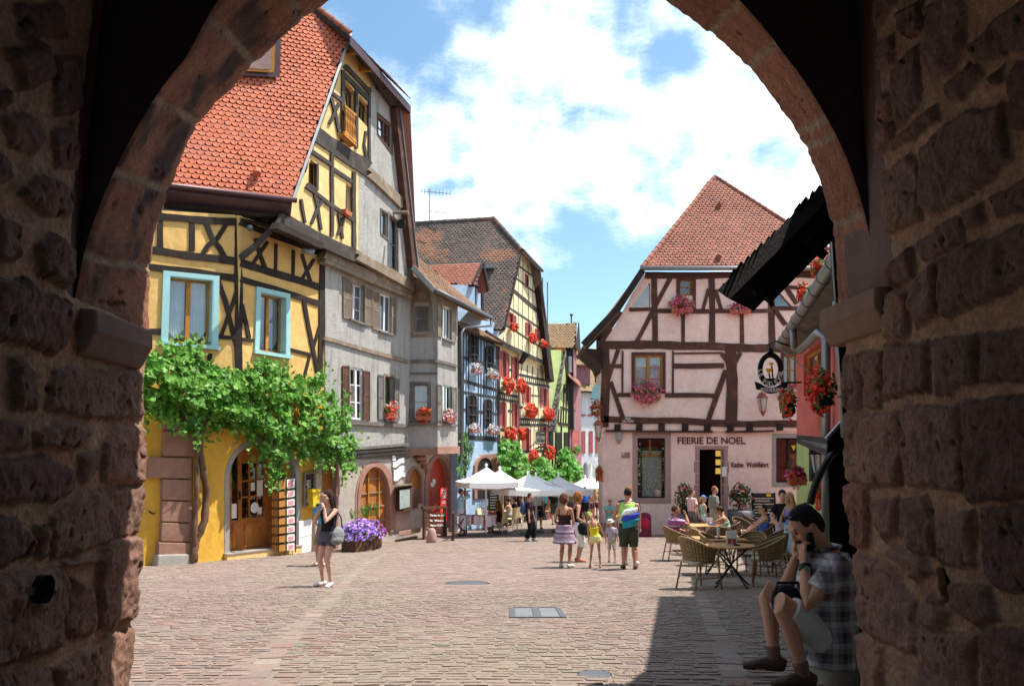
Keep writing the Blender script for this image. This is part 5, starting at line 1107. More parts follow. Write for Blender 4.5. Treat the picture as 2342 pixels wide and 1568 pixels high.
    P = np.stack([X + n[0] * h, Y + n[1] * h, Z], -1)
    return grid_mesh(name, P, C3, M['rubble'], gt_)
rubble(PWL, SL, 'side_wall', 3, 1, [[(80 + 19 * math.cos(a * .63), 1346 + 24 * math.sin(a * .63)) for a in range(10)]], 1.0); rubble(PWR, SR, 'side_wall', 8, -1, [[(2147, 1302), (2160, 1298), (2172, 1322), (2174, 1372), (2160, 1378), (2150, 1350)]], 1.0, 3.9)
mb = MB()
for pl, s in ((PWL, 1), (PWR, -1)):
    dd = pl.d * s; a = pl.p + dd * 0 - pl.n * .02; q = lambda t, off, z: pl.p + dd * t - pl.n * off + V((0, 0, z))
    mb.prism([q(-.03, .045, -2.5), q(.12, .10, -2.5), q(.12, 1.6, -2.5), q(-9, 1.6, -2.5), q(-9, .045, -2.5)], V((0, 0, 14)))
core = mb.build('wall_core', M['sand_dark'], gt_)
mb = MB()
for pl, s in ((PWL, 1), (PWR, -1)):
    dd = pl.d * s; q = lambda t, off, z: pl.p + dd * t - pl.n * off + V((0, 0, z)); mb.prism([q(-2.6, -.02, -2.5), q(-2.6, .1, -2.5), q(-9, .1, -2.5), q(-9, -.02, -2.5)], V((0, 0, 7)))
mb.build('rear_side_wall', M['sand'], gt_)
mb = MB(); mb.box((0, -4.5, 3.4), 6, .4, 1.0); mb.box((-2.6, -4.5, 0), 1.4, .38, 6); mb.box((2.6, -4.5, 0), 1.4, .38, 6); mb.build('rear_light_baffle', M['sand'], gt_)  # unseen rear frame, added to set how much light reaches the passage
mb = MB(); mb.box((0, .0, 3.75), 5.5, 9.2, .3); mb.build('ceiling', M['blackwood'], gt_)
mb = MB()
for y in (0.6, 1.7, 2.8, 3.5): mb.box((0, y, 3.5), 5.2, .24, .24)
mb.build('ceiling_beams', M['blackwood'], gt_)
# arch ring: far edge and near edge of the intrados, both read from the photograph
FE = [(345, 760), (345, 742), (348, 600), (362, 520), (380, 455), (402, 415), (430, 345), (462, 290), (505, 235), (560, 180), (620, 122), (690, 58), (765, 0), (900, -75), (1020, -115), (1135, -128), (1250, -115), (1380, -70), (1515, 0), (1625, 82), (1700, 150), (1760, 225), (1840, 345), (1880, 450), (1900, 560), (1908, 690), (1909, 760)]
NE = [(150, 760), (165, 720), (182, 630), (198, 555), (228, 470), (264, 385), (312, 295), (367, 205), (432, 125), (495, 5), (600, -120), (740, -225), (920, -300), (1120, -325), (1330, -300), (1500, -200), (1610, -95), (1690, 0), (1790, 120), (1880, 250), (1940, 370), (1980, 500), (2003, 620), (2010, 690), (2014, 760)]
def polar(l):
    a = [(math.atan2(740 - y, x - 1125), math.hypot(x - 1125, y - 740)) for x, y in l]; a = [(t + 2 * math.pi if t < -1.5 else t, r) for t, r in a]; a.sort(); return np.array([q[0] for q in a]), np.array([q[1] for q in a])
fa, fr = polar(FE); na, nr_ = polar(NE); A = np.linspace(math.pi + .02, -.02, 420); K = 34
DN = .52; joints = [polar([j])[0][0] for j in ((338, 606), (384, 436), (462, 292), (580, 143), (700, 46), (1627, 80), (1845, 343), (1907, 513))] + [1.15, 1.4, 1.62, 1.9, .78, .55, 2.0, .02]
P = np.zeros((len(A), K + 1, 3)); C3 = np.zeros((len(A), K + 1, 3)); R = random.Random(4); jt_ = sorted(joints); tn = [R.random() for _ in range(30)]
Fp = []; Np = []
for i, a in enumerate(A):
    rF = np.interp(a, fa, fr); rN = np.interp(a, na, nr_); f = PAE.pt(1125 + rF * math.cos(a), 740 - rF * math.sin(a)); dn_ = .47 + .34 * min(1, max(0, (1 - math.cos(a)) / 2 + .02)); n_ = PAE.pt(1125 + rN * math.cos(a), 740 - rN * math.sin(a), dn_); Fp.append(f); Np.append(n_)
Fn = np.array([tuple(x) for x in Fp]); Nn = np.array([tuple(x) for x in Np]); cen = Fn.mean(0); cen[2] = .8
T = np.linspace(0, 1, K + 1)[None, :, None]; P = Fn[:, None] * (1 - T) + Nn[:, None] * T
rad = cen[None, None] - P; rad[..., 1] = 0; rad /= np.linalg.norm(rad, axis=-1, keepdims=True)
AA = np.repeat(A[:, None], K + 1, 1); TT = np.repeat(np.linspace(0, 1, K + 1)[None], len(A), 0)
jw = AA + (fbm(TT * 4, AA * 2, 5, 3) - .47) * .03; dj = np.min([np.abs(jw - j) for j in joints], 0); idx = np.searchsorted(np.array(jt_), jw); tone = np.array(tn)[idx]
Mk = sstep(dj, .004, .016); hh = Mk * (.014 + .018 * (tone - .5)) + (fbm(AA * 60, TT * 18, 2, 4) - .47) * .018 + (fbm(AA * 7, TT * 2.5, 4, 3) - .47) * .035 - .010
pit = sstep(fbm(AA * 45, TT * 16, 12, 3), .64, .74); hh -= .016 * pit; ed = np.minimum(TT, 1 - TT); hh -= .02 * (1 - sstep(ed, 0, .07))
P = P + rad * hh[..., None]
cs = np.array([.52, .24, .15]) * (1 - tone[..., None] * .25); blk = sstep(fbm(AA * 5 + 3, TT * 3, 17, 4), .50, .66)[..., None] * np.where(AA > 1.7, .85, .2)[..., None]
cs = cs * (1 - blk) + np.array([.06, .05, .05]) * blk; mo = np.array([.50, .36, .25]); C3 = (cs * Mk[..., None] + mo * (1 - Mk[..., None])) * (.75 + .5 * fbm(AA * 20, TT * 9, 19, 4))[..., None] * (1 - .4 * pit[..., None])
ring = grid_mesh('arch_ring', P, C3, M['rubble'], gt_)
mb = MB()
for i in range(0, len(A) - 6, 6):
    for L, off, sg in ((Np, 0, 1), (Fp, 0, 1)):
        a, b = L[i], L[min(i + 6, len(A) - 1)]; ca = (V((a.x - cen[0], 0, a.z - .6))).normalized() * 3.2; cb = (V((b.x - cen[0], 0, b.z - .6))).normalized() * 3.2
        sh_ = V((0, -.012, 0)) if L is Np else V((0, 0.0, 0)); ea_ = ca.normalized() * (.06 if L is Fp else 0); eb_ = cb.normalized() * (.06 if L is Fp else 0); mb.face([a + ea_, b + eb_, b + cb, a + ca])
m2 = mb.build('arch_wall', M['shade_dark'], gt_, fix=False)
mb = MB(); mb.box((0, 0.2, 9), 6.5, 8.4, 10); mb.build('upper_storey', M['sand'], gt_)
# imposts
for pl, s, zt, y0, y1 in ((PWL, 1, .70, 3.60, 4.24), (PWR, -1, .86, 3.84, 4.50)):
    dd = pl.d * s; mb = MB(); prof = [(-.1, 0), (.05, -.008), (.058, -.11), (.05, -.125), (.02, -.19), (.0, -.225), (-.1, -.225)]
    pts = [pl.p + dd * (y0 - 4.4) + pl.n * (o + .02) + V((0, 0, zt + z)) for o, z in prof]; mb.prism(pts, dd * (y1 - y0)); bev(mb.build('impost', M['sand_dark' if s > 0 else 'sand_mid'], gt_), .018, 3)
# iron socket on the left wall, slot in the right wall
def wpt(pl, u, v, o=0): return pl.pt(u, v, o)
a = wpt(PWL, 80, 1346, .012); mb = MB(); ax = PWL.n; k = 14
mb.tube([a - ax * .06, a + ax * .05], .052, 16, caps=False); mb.tube([a - ax * .06, a + ax * .052], .058, 16, caps=False)
for q in (-1, 1): mb.bar(a + PWL.d * (.07 * q) + ax * .03, a + PWL.d * (.16 * q) - V((0, 0, .02 * q)) + ax * .02, .018, .03)
mb.build('iron_socket', M['iron'], gt_)
for pl_, q_, nm_ in ((PWL, [(80 + 22 * math.cos(k * .63), 1346 + 27 * math.sin(k * .63)) for k in range(10)], 'socket_shade_sheet'), (PWR, [(2144, 1298), (2160, 1294), (2176, 1322), (2178, 1376), (2160, 1382), (2146, 1350)], 'slot_shade_sheet')): mb = MB(); mb.prism([pl_.pt(u, v, -.030) for u, v in q_], -pl_.n * .012); mb.build(nm_, M['pitch'], gt_)  # black sheets stand in for the shade inside socket and slot
# ================================================================ STREET
mb = MB(); X_ = [-60, -30, -14, -8, -4, 0, 4, 8, 14, 30, 60]; Y_ = list(np.arange(-8, 40, 1.0)) + [44, 50, 60, 80, 120, 200, 400]
for y in Y_:
    for x in X_: mb.v.append((x * (1 if y < 100 else 4), y, gz(y) - .0035))
for j in range(len(Y_) - 1):
    for i in range(len(X_) - 1): b = j * len(X_) + i; mb.f.append((b, b + 1, b + len(X_) + 1, b + len(X_))); mb.m.append(0)
m, nt, p = nmat('joint_sand'); co = objco(nt); c = mixc(nt, ramp(nt, noise(nt, .55, 5, .6, co), .45, .65), (.21, .155, .125), (.17, .16, .09)); c = mixc(nt, ramp(nt, noise(nt, 8, 5, .7, co), .4, .7), c, (.22, .17, .14)); nt.links.new(c, p.inputs['Base Color']); p.inputs['Roughness'].default_value = .95; bump(nt, p, noise(nt, 90, 4, .7, co), .006)
gr_ = mb.build('ground', m, smooth=True); gr_['kind'] = 'structure'
m, nt, p = nmat('paving_stone'); g = nt.nodes.new('ShaderNodeNewGeometry'); co = objco(nt); r = nt.nodes.new('ShaderNodeValToRGB'); cols = [(.235, .14, .115), (.26, .18, .15), (.215, .155, .135), (.30, .235, .195), (.245, .165, .14), (.20, .16, .145), (.275, .20, .165)]
e = r.color_ramp.elements
while len(e) < len(cols): e.new(.5)
for i, c in enumerate(cols): e[i].position = i / (len(cols) - 1); e[i].color = c4(c)
nt.links.new(g.outputs['Random Per Island'], r.inputs[0]); f = ramp(nt, noise(nt, .33, 4, .6, co), .44, .66); col = mixc(nt, f, r.outputs[0], (.235, .20, .15)); sp = nt.nodes.new('ShaderNodeSeparateXYZ'); nt.links.new(co, sp.inputs[0])
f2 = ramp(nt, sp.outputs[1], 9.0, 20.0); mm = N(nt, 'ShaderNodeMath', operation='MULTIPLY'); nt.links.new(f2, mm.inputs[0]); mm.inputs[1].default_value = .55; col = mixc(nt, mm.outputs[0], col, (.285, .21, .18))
col = mixc(nt, ramp(nt, noise(nt, 26, 6, .75, co), .3, .75), mixc(nt, 1.0, col, (.72, .72, .72), 'MULTIPLY'), mixc(nt, 1.0, col, (1.22, 1.2, 1.18), 'MULTIPLY'))
nt.links.new(col, p.inputs['Base Color']); p.inputs['Roughness'].default_value = .72; p.inputs['Specular IOR Level'].default_value = .3; bump(nt, p, noise(nt, 70, 5, .7, co), .006); M['paving'] = m
drl = [[gnd(560, 1568), gnd(640, 1480), gnd(745, 1380), gnd(800, 1320), gnd(840, 1285), gnd(900, 1255)], [gnd(1690, 1568), gnd(1655, 1480), gnd(1620, 1400), gnd(1596, 1350), gnd(1580, 1322)]]
def dline(x, y):
    b = 9
    for L in drl:
        for i in range(len(L) - 1):
            ax, ay, bx, by = L[i].x, L[i].y, L[i + 1].x, L[i + 1].y; ex, ey = bx - ax, by - ay; t = max(0, min(1, ((x - ax) * ex + (y - ay) * ey) / (ex * ex + ey * ey))); b = min(b, math.hypot(x - ax - ex * t, y - ay - ey * t))
    return b
man1 = [gnd(1162, 1411), gnd(1294, 1412), gnd(1282, 1389), gnd(1168, 1388)]; mc = sum(man1, V((0, 0, 0))) / 4; mhw = (man1[1].x - man1[0].x) / 2; mhd = (man1[3].y - man1[0].y) / 2
mh2 = gnd(1068, 1335); mh3 = gnd(1360, 1542)
VV = []; FF = []; R = random.Random(3); y = 3.0; row = 0; WARP = lambda x, y: .10 * math.sin(x * .55 + y * .35) + .05 * math.sin(x * 1.7 - y * .8) + .06 * max(0, -x - 1) * (1 if y < 9 else max(0, 1 - (y - 9) / 5))
GZc = {}
def gzq(y):
    k = int(y * 50)
    if k not in GZc: GZc[k] = gz(k / 50)
    return GZc[k]
while y < 37:
    h = R.uniform(.086, .102) * (1 + .4 * (y > 15)); xl = max(-11.5, -.56 * y - .6); xr = min(8.5, .50 * y + .5); x = xl + R.uniform(-.2, 0)
    while x < xr:
        w = R.uniform(.11, .20) * (1 + .4 * (y > 15)); cx, cy = x + w / 2, y + h / 2 + WARP(x + w / 2, y)
        if dline(cx, cy) > .115 and not (abs(cx - mc.x) < mhw + .06 and abs(cy - mc.y) < mhd + .04) and math.hypot((cx - mh2.x), cy - mh2.y) > .42 and math.hypot(cx - mh3.x, cy - mh3.y) > .13:
            g = .004 + .004 * R.random(); z0 = gzq(cy); dz = R.uniform(-.003, .003); tx, ty = R.uniform(-.018, .018), R.uniform(-.02, .02); i = .010 + .008 * R.random(); b = len(VV); skew = R.uniform(-.012, .012)
            wr = [WARP(x, y), WARP(x + w, y)]
            c_ = [(x + g, y + g + wr[0]), (x + w - g, y + g + wr[1]), (x + w - g + skew, y + h - g + wr[1]), (x + g + skew, y + h - g + wr[0])]
            for px_, py_ in c_: VV.append((px_, py_, gzq(py_) - .045))
            for px_, py_ in c_:
                qx = cx + (px_ - cx) * (1 - 2 * i / w * .7); qy = cy + (py_ - cy) * (1 - 2 * i / h * .7); VV.append((qx + R.uniform(-.006, .006), qy + R.uniform(-.004, .004), gzq(qy) + dz + tx * (qx - cx) + ty * (qy - cy)))
            VV.append((cx, cy, gzq(cy) + dz + .003))
            for k in range(4): l = (k + 1) % 4; FF.append((b + k, b + l, b + 4 + l, b + 4 + k)); FF.append((b + 4 + k, b + 4 + l, b + 8))
        x += w
    y += h; row += 1
for L in drl:   # smooth drainage slabs
    for i in range(len(L) - 1):
        a, b_ = L[i], L[i + 1]; n = max(1, int((b_ - a).length / .26)); s_ = (b_ - a).normalized(); t = V((-s_.y, s_.x, 0)).normalized(); SLAB0 = len(FF)
        for k in range(n):
            p0 = a.lerp(b_, k / n) + s_ * .01; p1 = a.lerp(b_, (k + 1) / n) - s_ * .01; b0 = len(VV); dz = R.uniform(-.004, .003)
            for q in (p0 - t * .09, p1 - t * .09, p1 + t * .09, p0 + t * .09): VV.append((q.x, q.y, gz(q.y) - .05))
            for q in (p0 - t * .085, p1 - t * .085, p1 + t * .085, p0 + t * .085): VV.append((q.x, q.y, gz(q.y) + dz))
            for l in range(4): mN = (l + 1) % 4; FF.append((b0 + l, b0 + mN, b0 + 4 + mN, b0 + 4 + l))
            FF.append((b0 + 4, b0 + 5, b0 + 6, b0 + 7))
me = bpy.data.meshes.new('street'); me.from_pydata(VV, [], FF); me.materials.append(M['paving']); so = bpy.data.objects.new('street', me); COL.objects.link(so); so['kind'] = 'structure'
# utility covers
def cover(label, cx, cy, hw, hd):
    t = thing('manhole_cover', label, 'manhole cover', (cx, cy, gz(cy))); f = lambda x, y, o: V((x, y, gz(y) + o)); mb = MB()
    for x0, x1, y0, y1 in ((-hw, hw, -hd, -hd + .05), (-hw, hw, hd - .05, hd), (-hw, -hw + .06, -hd + .05, hd - .05), (hw - .06, hw, -hd + .05, hd - .05), (-.04, .04, -hd + .05, hd - .05)): mb.prism([f(cx + x0, cy + y0, .008), f(cx + x1, cy + y0, .008), f(cx + x1, cy + y1, .008), f(cx + x0, cy + y1, .008)], V((0, 0, -.06)))
    mb.build('frame', M['zinc_d'], t); 
    for q in (-1, 1): mb = MB(); x0, x1 = sorted((q * .045, q * (hw - .065))); mb.prism([f(cx + x0, cy - hd + .055, .003), f(cx + x1, cy - hd + .055, .003), f(cx + x1, cy + hd - .055, .003), f(cx + x0, cy + hd - .055, .003)], V((0, 0, -.05))); mb.build('lid', M['zinc'], t)
cover('rectangular stone-filled manhole cover in the middle of the paving', mc.x, mc.y, mhw, mhd)
for p_, r_, l_ in ((mh2, .38, 'round grey manhole cover left of the rectangular one'), (mh3, .10, 'small round iron valve cover near the bottom of the paving')):
    t = thing('manhole_cover', l_, 'manhole cover', p_); mb = MB(); mb.tube([p_ - V((0, 0, .05)), p_ + V((0, 0, .004))], [r_, r_], 24); mb.build('lid', M['zinc_d'], t); mb = MB(); mb.tube([p_ - V((0, 0, .05)), p_ + V((0, 0, .002))], [r_ * 1.1, r_ * 1.1], 24, caps=False); mb.build('rim', M['iron'], t)
# grass in the joints
g = MB(); R = random.Random(9)
def tuft(c, n, s):
    for _ in range(n):
        a = c + V((R.gauss(0, s), R.gauss(0, s), 0)); a.z = gz(a.y) - .01; h = R.uniform(.008, .026); d_ = rdir(R) * .012; d_.z = 0
        g.face([a - V((.004, 0, 0)), a + V((.004, 0, 0)), a + d_ + V((0, 0, h))])
for (u, v) in ((1430, 1560), (1420, 1540), (1790, 1500), (1710, 1560), (1690, 1520), (1660, 1430), (880, 1262), (870, 1266), (855, 1268), (1168, 1408), (1130, 1400), (790, 1420), (760, 1400), (700, 1480), (300, 1350), (1010, 1500), (1540, 1380), (1800, 1440), (1745, 1480), (900, 1330), (960, 1310), (860, 1390)):
    c = gnd(u, v); tuft(c, 70, .12)
for _ in range(120): tuft(V((R.uniform(-5, 4), R.uniform(4.5, 20), 0)), 8, .10)
go = g.build('grass', M['leaf2'], fix=False); go['kind'] = 'stuff'; go['label'] = 'short grass and moss in the paving joints'; go['category'] = 'grass'
# ================================================================ GRAPE VINE
vine = thing('grape_vine', 'lush green grape vine trained across the ochre house above the shop door', 'vine', PD.pt(440, 1285, .2))
VP_ = [(322, 822), (360, 800), (400, 782), (428, 775), (455, 785), (470, 830), (520, 846), (560, 842), (600, 822), (640, 830), (665, 848), (700, 868), (742, 850), (752, 882), (785, 905), (806, 938), (800, 985), (820, 1005), (808, 1040), (812, 1078), (785, 1068), (760, 1045), (735, 1052), (712, 1040), (690, 1050), (668, 1030), (650, 1060), (640, 1088), (622, 1080), (606, 1058), (590, 1035), (585, 1000), (560, 985), (545, 1000), (515, 975), (490, 985), (470, 970), (455, 1002), (430, 990), (420, 960), (395, 965), (370, 938), (350, 950), (325, 935), (318, 890)]
f = MB(); R = random.Random(21); cnt = 0
while cnt < 3900:
    u, v = R.uniform(315, 825), R.uniform(770, 1092)
    if not inpoly(u, v, VP_): continue
    e = min(1, min(math.hypot(u - a, v - b) for a, b in VP_) / 45); nz = vnoise(np.array([u / 26.]), np.array([v / 22.]), 4)[0]
    if e < .4 and nz < .36: continue
    if nz < .12: continue
    o = .12 + (.18 + .6 * e * (.35 + .65 * nz)) * (1 - R.random() ** 2.2 * .8)
    p = PD.pt(u, v, o); leaf_at(f, p, PD.n * 1.0 + V((0, 0, .55)) + rdir(R) * .75, R.uniform(.11, .20), R, VINE); cnt += 1
for _ in range(520):   # loose shoots
    u, v = R.uniform(318, 815), R.uniform(775, 1000); k = R.choice(VP_); u = k[0] + R.gauss(0, 11); v = k[1] + R.gauss(0, 10); leaf_at(f, PD.pt(u, v, R.uniform(.2, .6)), PD.n + rdir(R) * .9, R.uniform(.07, .12), R, VINE)
for _ in range(60):   # trailing strands
    k = R.choice(VP_[18:]); u = k[0] + R.gauss(0, 14); v = k[1] - R.uniform(0, 25); L_ = R.uniform(14, 62); o = R.uniform(.25, .6); du = R.uniform(-.25, .25)
    for j in range(int(L_ / 4)): leaf_at(f, PD.pt(u + du * j * 4 + R.gauss(0, 3), v + j * 4 + R.gauss(0, 1.5), o), PD.n + rdir(R) * .8 + V((0, 0, .3)), R.uniform(.06, .13), R, VINE)
f.build('foliage', M['leaf'], vine, fix=False)
t_ = MB()
def stem(mb, px, r, off=.22):
    pts = []
    for i in range(len(px) - 1):
        for k in range(4): t = k / 4; pts.append(PD.pt(px[i][0] + (px[i + 1][0] - px[i][0]) * t, px[i][1] + (px[i + 1][1] - px[i][1]) * t, off + .03 * math.sin(i * 4 + k)))
    pts.append(PD.pt(*px[-1], off)); n = len(pts); mb.tube(pts, [r * (1.25 - .6 * i / n) * (1 + .15 * math.sin(i * 2.3)) for i in range(n)], 9)
stem(t_, [(441, 1284), (446, 1240), (468, 1190), (472, 1120), (462, 1060), (452, 1010), (458, 950), (480, 900)], .085); stem(t_, [(444, 1262), (446, 1190), (450, 1120), (448, 1060), (455, 1000), (430, 930), (390, 880)], .06); stem(t_, [(448, 1225), (470, 1200)], .04); stem(t_, [(458, 1000), (475, 950), (560, 900), (680, 920), (780, 960)], .045, .35); stem(t_, [(450, 1000), (440, 990), (380, 900), (330, 880)], .04, .3)
for _ in range(26): a = R.choice(VP_[20:40]); t_.tube([PD.pt(a[0], a[1] - 20, .4), PD.pt(a[0] + R.uniform(-12, 12), a[1] + 4, .45), PD.pt(a[0] + R.uniform(-22, 22), a[1] + R.uniform(8, 26), .45)], .008, 4)
t_.build('trunk', M['bark'], vine, smooth=True)
# ================================================================ FLOWERS ON THE FACADES
FB = 'flower boxes on the house fronts'
fpx('red and pink geraniums in the open window right of the tall white window', PG, 879, 916, 908, 962, 'fl_red', off=.12, group=FB, cols2='fl_rose'); fpx('scarlet geraniums in an orange trough on the oriel front', PB1, 948, 928, 988, 964, 'fl_red', off=.16, group=FB); fpx('pale pink geraniums on the street side of the oriel', PB2, 1012, 932, 1043, 968, 'fl_rose', off=.14, group=FB)
fpx('white and lilac petunias at the left upper window of the blue house', PBL, 1074, 828, 1108, 856, 'fl_lilac', off=.2, group=FB, dens=1.5); fpx('white and lilac petunias at the right upper window of the blue house', PBL, 1108, 842, 1146, 868, 'fl_lilac', off=.2, group=FB, dens=1.5)
fpx('white and lilac petunias at the left lower window of the blue house', PBL, 1068, 967, 1104, 990, 'fl_lilac', off=.2, group=FB, dens=1.5); fpx('white and lilac petunias at the right lower window of the blue house', PBL, 1108, 970, 1150, 994, 'fl_lilac', off=.2, group=FB, dens=1.5)
for (a, l) in (((1144, 862, 1178, 898), 'red geraniums under the top left red shutters of the cream hotel'), ((1178, 866, 1206, 898), 'red geraniums under the second top red shutters of the cream hotel'), ((1196, 921, 1234, 955), 'red geraniums under the middle floor shutters of the cream hotel'), ((1237, 931, 1271, 961), 'red geraniums beside the grey shingle slope'), ((1150, 974, 1182, 1006), 'red geraniums just above the left climbing greenery'), ((1180, 976, 1206, 1005), 'red geraniums above the greenery, second from the left'), ((1206, 1029, 1234, 1061), 'red geraniums between two climbing plants'), ((1239, 1018, 1273, 1051), 'red geraniums under the white hotel sign')):
    fpx(l, PH, *a, 'fl_red', off=.3, group=FB, dens=1.5, fs=.10, ls=.11)
for (a, l) in (((1164, 738, 1186, 757), 'small green and red flower box at the left gable window of the hotel'), ((1206, 762, 1230, 784), 'red flower box at the middle gable window of the hotel'), ((1232, 776, 1253, 794), 'red flower box at the right gable window of the hotel')): fpx(l, PHG, *a, 'fl_red', off=.22, group=FB, fs=.1, ls=.11)
fpx('pink geraniums under the small upper left window of the rose house', PK, 1528, 672, 1590, 724, 'fl_pink', off=.34, group=FB, dens=1.5); fpx('pink geraniums below the dark eave tip on the rose house', PK, 1662, 690, 1722, 720, 'fl_pink', off=.34, group=FB, dens=1.4); fpx('wide pink geraniums under the curtained window of the rose house', PK, 1442, 868, 1518, 924, 'fl_pink', off=.36, group=FB, dens=1.6); fpx('pink geraniums under the right curtained window of the rose house', PK, 1778, 872, 1824, 908, 'fl_pink', off=.36, group=FB)
fpx('crimson geraniums hanging at the left corner post of the rose house', Pl(PK.pt(1372, 935, .3)[:2], 90), 1349, 912, 1376, 955, 'fl_dark', off=0, group=FB, cols2='fl_red'); fpx('red flowers low at the left corner of the rose house', Pl(PK.pt(1372, 1080, .3)[:2], 90), 1362, 1062, 1380, 1104, 'fl_dark', off=0, group=FB, cols2='fl_red'); fpx('yellow-green plant box on the plum house', PP_, 1309, 1018, 1330, 1040, 'leafw', leaf='leafw', off=.3, group=FB)
fpx('large orange-red geranium basket beside the grey downpipe', PX, 1832, 835, 1924, 946, 'fl_red', off=.35, group='hanging baskets of the coral restaurant', dens=2.2, ls=.07, fs=.055, boxm='iron'); fpx('smaller orange-red geranium basket behind the restaurant sign', PX, 1772, 886, 1832, 955, 'fl_red', off=.55, group='hanging baskets of the coral restaurant', dens=1.6, fs=.055, boxm='iron'); fpx('red geraniums peeping over the near end of the gutter', PX, 1850, 588, 1898, 640, 'fl_red', off=.0, group=FB, fs=.05, box=False, boxm='terra'); fpx('red geraniums over the middle of the long zinc gutter', PX, 1824, 640, 1852, 700, 'fl_red', off=.0, group=FB, fs=.05, box=False, boxm='terra')
fpx('leafy pot with red and pink flowers hanging by the black arched arm', Pl(atY(1820, 1080, 17.0)[:2], 90), 1796, 1062, 1846, 1112, 'fl_mag', leaf='leafd', off=0, cols2='fl_red'); fpx('small red flowers at the foot of the green post', Pl(atY(1885, 1130, 13.5)[:2], 90), 1866, 1108, 1896, 1165, 'fl_red', off=0)
# purple petunia trough in front of the cellar arch
pt_ = gnd(828, 1257); fl_ = thing('flower_trough', 'brown trough overflowing with violet and magenta petunias on the paving', 'planter', pt_)
mb = MB(); ax = (PG.d, PG.n, V((0, 0, 1))); mb.prism([pt_ + PG.d * (.8 * i) + PG.n * (.24 * j) + V((0, 0, 0)) for i, j in ((-1, -1), (1, -1), (1, 1), (-1, 1))], V((0, 0, .34))); bev(mb.build('planter', M['brownwood'], fl_), .02)
f = MB(); g = MB(); h = MB(); R = random.Random(2)
for i in range(700):
    q = rdir(R); q.z = abs(q.z) * 1.05 - .25; r = R.random() ** .3; s = 1.05; p = pt_ + PG.d * (q.x * r * s) + PG.n * (q.y * r * .62) + V((0, 0, .46 + q.z * r * .52)); nr = PG.d * q.x + PG.n * q.y + V((0, 0, q.z + .4))
    if p.z < pt_.z + .06: continue
    leaf_at(f, p, nr + rdir(R) * .6, R.uniform(.06, .10), R)
    if r > .55:
        mbx = h if q.x > .62 else g
        for k in range(1 if R.random() < .4 else 2): leaf_at(mbx, p + nr.normalized() * .04 + rdir(R) * .03, nr + rdir(R) * .5, R.uniform(.06, .095), R, PENT)
f.build('foliage', M['leaf2'], fl_, fix=False); g.build('blossoms', M['fl_purple'], fl_, fix=False); h.build('blossoms', M['fl_mag'], fl_, fix=False)
f = MB()
for i in range(40): p = pt_ + PG.d * R.uniform(-.7, .9) + V((0, 0, .95)); f.tube([p, p + rdir(R) * .12 + V((0, 0, .3))], .01, 4)
f.build('stems', M['leafw'], fl_)
# climbing greenery on the hotel, ivy on the blue house
def climber(label, pl, poly, n, off, s, m='leafw', dep=.9, thick=.06):
    us = [p[0] for p in poly]; vs = [p[1] for p in poly]; base = pl.pt(sum(us) / len(us), max(vs), off * .3); base.z = gz(base.y); t = thing('climbing_plant', label, 'climber', base, 'climbing plants on the left side of the lane'); R = random.Random(n); f = MB(); c = 0
    while c < n:
        u, v = R.uniform(min(us), max(us)), R.uniform(min(vs), max(vs))
        if not inpoly(u, v, poly): continue
        nz = vnoise(np.array([u / 9.]), np.array([v / 9.]), 6)[0]
        if nz < .25 and R.random() < .6: continue
        o = off + dep * nz * (1 - R.random() ** 2 * .7); leaf_at(f, pl.pt(u, v, o), pl.n + V((0, 0, .6)) + rdir(R) * .8, s * R.uniform(.7, 1.4), R); c += 1
    f.build('foliage', M[m], t, fix=False); mb = MB(); x = sum(us) / len(us); mb.tube([pl.pt(x, min(vs) + 20, off * .5), pl.pt(x + 3, (min(vs) + max(vs)) / 2, off * .4), base], thick, 7); mb.build('trunk', M['bark'], t); return t
climber('bright green climber left of the hotel door under the red geraniums', PH, [(1140, 1018), (1156, 1004), (1172, 1010), (1188, 1012), (1192, 1030), (1206, 1045), (1210, 1070), (1204, 1092), (1180, 1096), (1150, 1078), (1140, 1060)], 900, .2, .22)
climber('bright green climber in the middle above the white parasols', PH, [(1208, 1066), (1232, 1046), (1250, 1048), (1262, 1066), (1272, 1082), (1262, 1104), (1210, 1100)], 600, .2, .24)
climber('bright green climber on the lime green house above the parasols', PGr, [(1272, 1060), (1278, 1032), (1295, 1024), (1308, 1034), (1318, 1052), (1332, 1072), (1330, 1100), (1290, 1108), (1270, 1090)], 900, .2, .26)
climber('trailing ivy down the left edge of the blue house', PBL, [(1052, 985), (1066, 985), (1072, 1010), (1084, 1022), (1078, 1050), (1070, 1080), (1050, 1098), (1044, 1070), (1050, 1030)], 700, .1, .11, 'leaf2', .45, .04)
climber('young green creeper at the white house by the far lamp post', PW, [(1364, 1072), (1376, 1060), (1384, 1085), (1380, 1108), (1366, 1104)], 200, .3, .3)
# shrubs in pots by the shop door
for u0, u1, v0, v1, l in ((1543, 1588, 1104, 1180, 'potted crimson-flowered shrub left of the shop door'), (1666, 1722, 1104, 1172, 'potted crimson-flowered shrub right of the shop door')):
    g0 = PK.pt((u0 + u1) / 2, 1200, 1.2); g0.z = gz(g0.y); um = (u0 + u1) / 2; t = flowers(l, atY(um, (v0 + v1) / 2, g0.y), ((u1 - u0) / 2 * g0.y / F, .42, (v1 - v0) / 2 * g0.y / F), PK.n, 'fl_dark', 'leafd', 420, 60, None, 'stone_grey', .12, .07, 'potted shrubs at the shop door', 'shrub', 'potted_shrub')
    c = atY(um, v1, g0.y); mb = MB(); mb.tube([V((c.x, c.y, g0.z)), V((c.x, c.y, c.z - .2)), V((c.x, c.y, c.z + .1))], [.34, .46, .50], 18); mb.build('tub', M['zinc_d'], t, smooth=True)
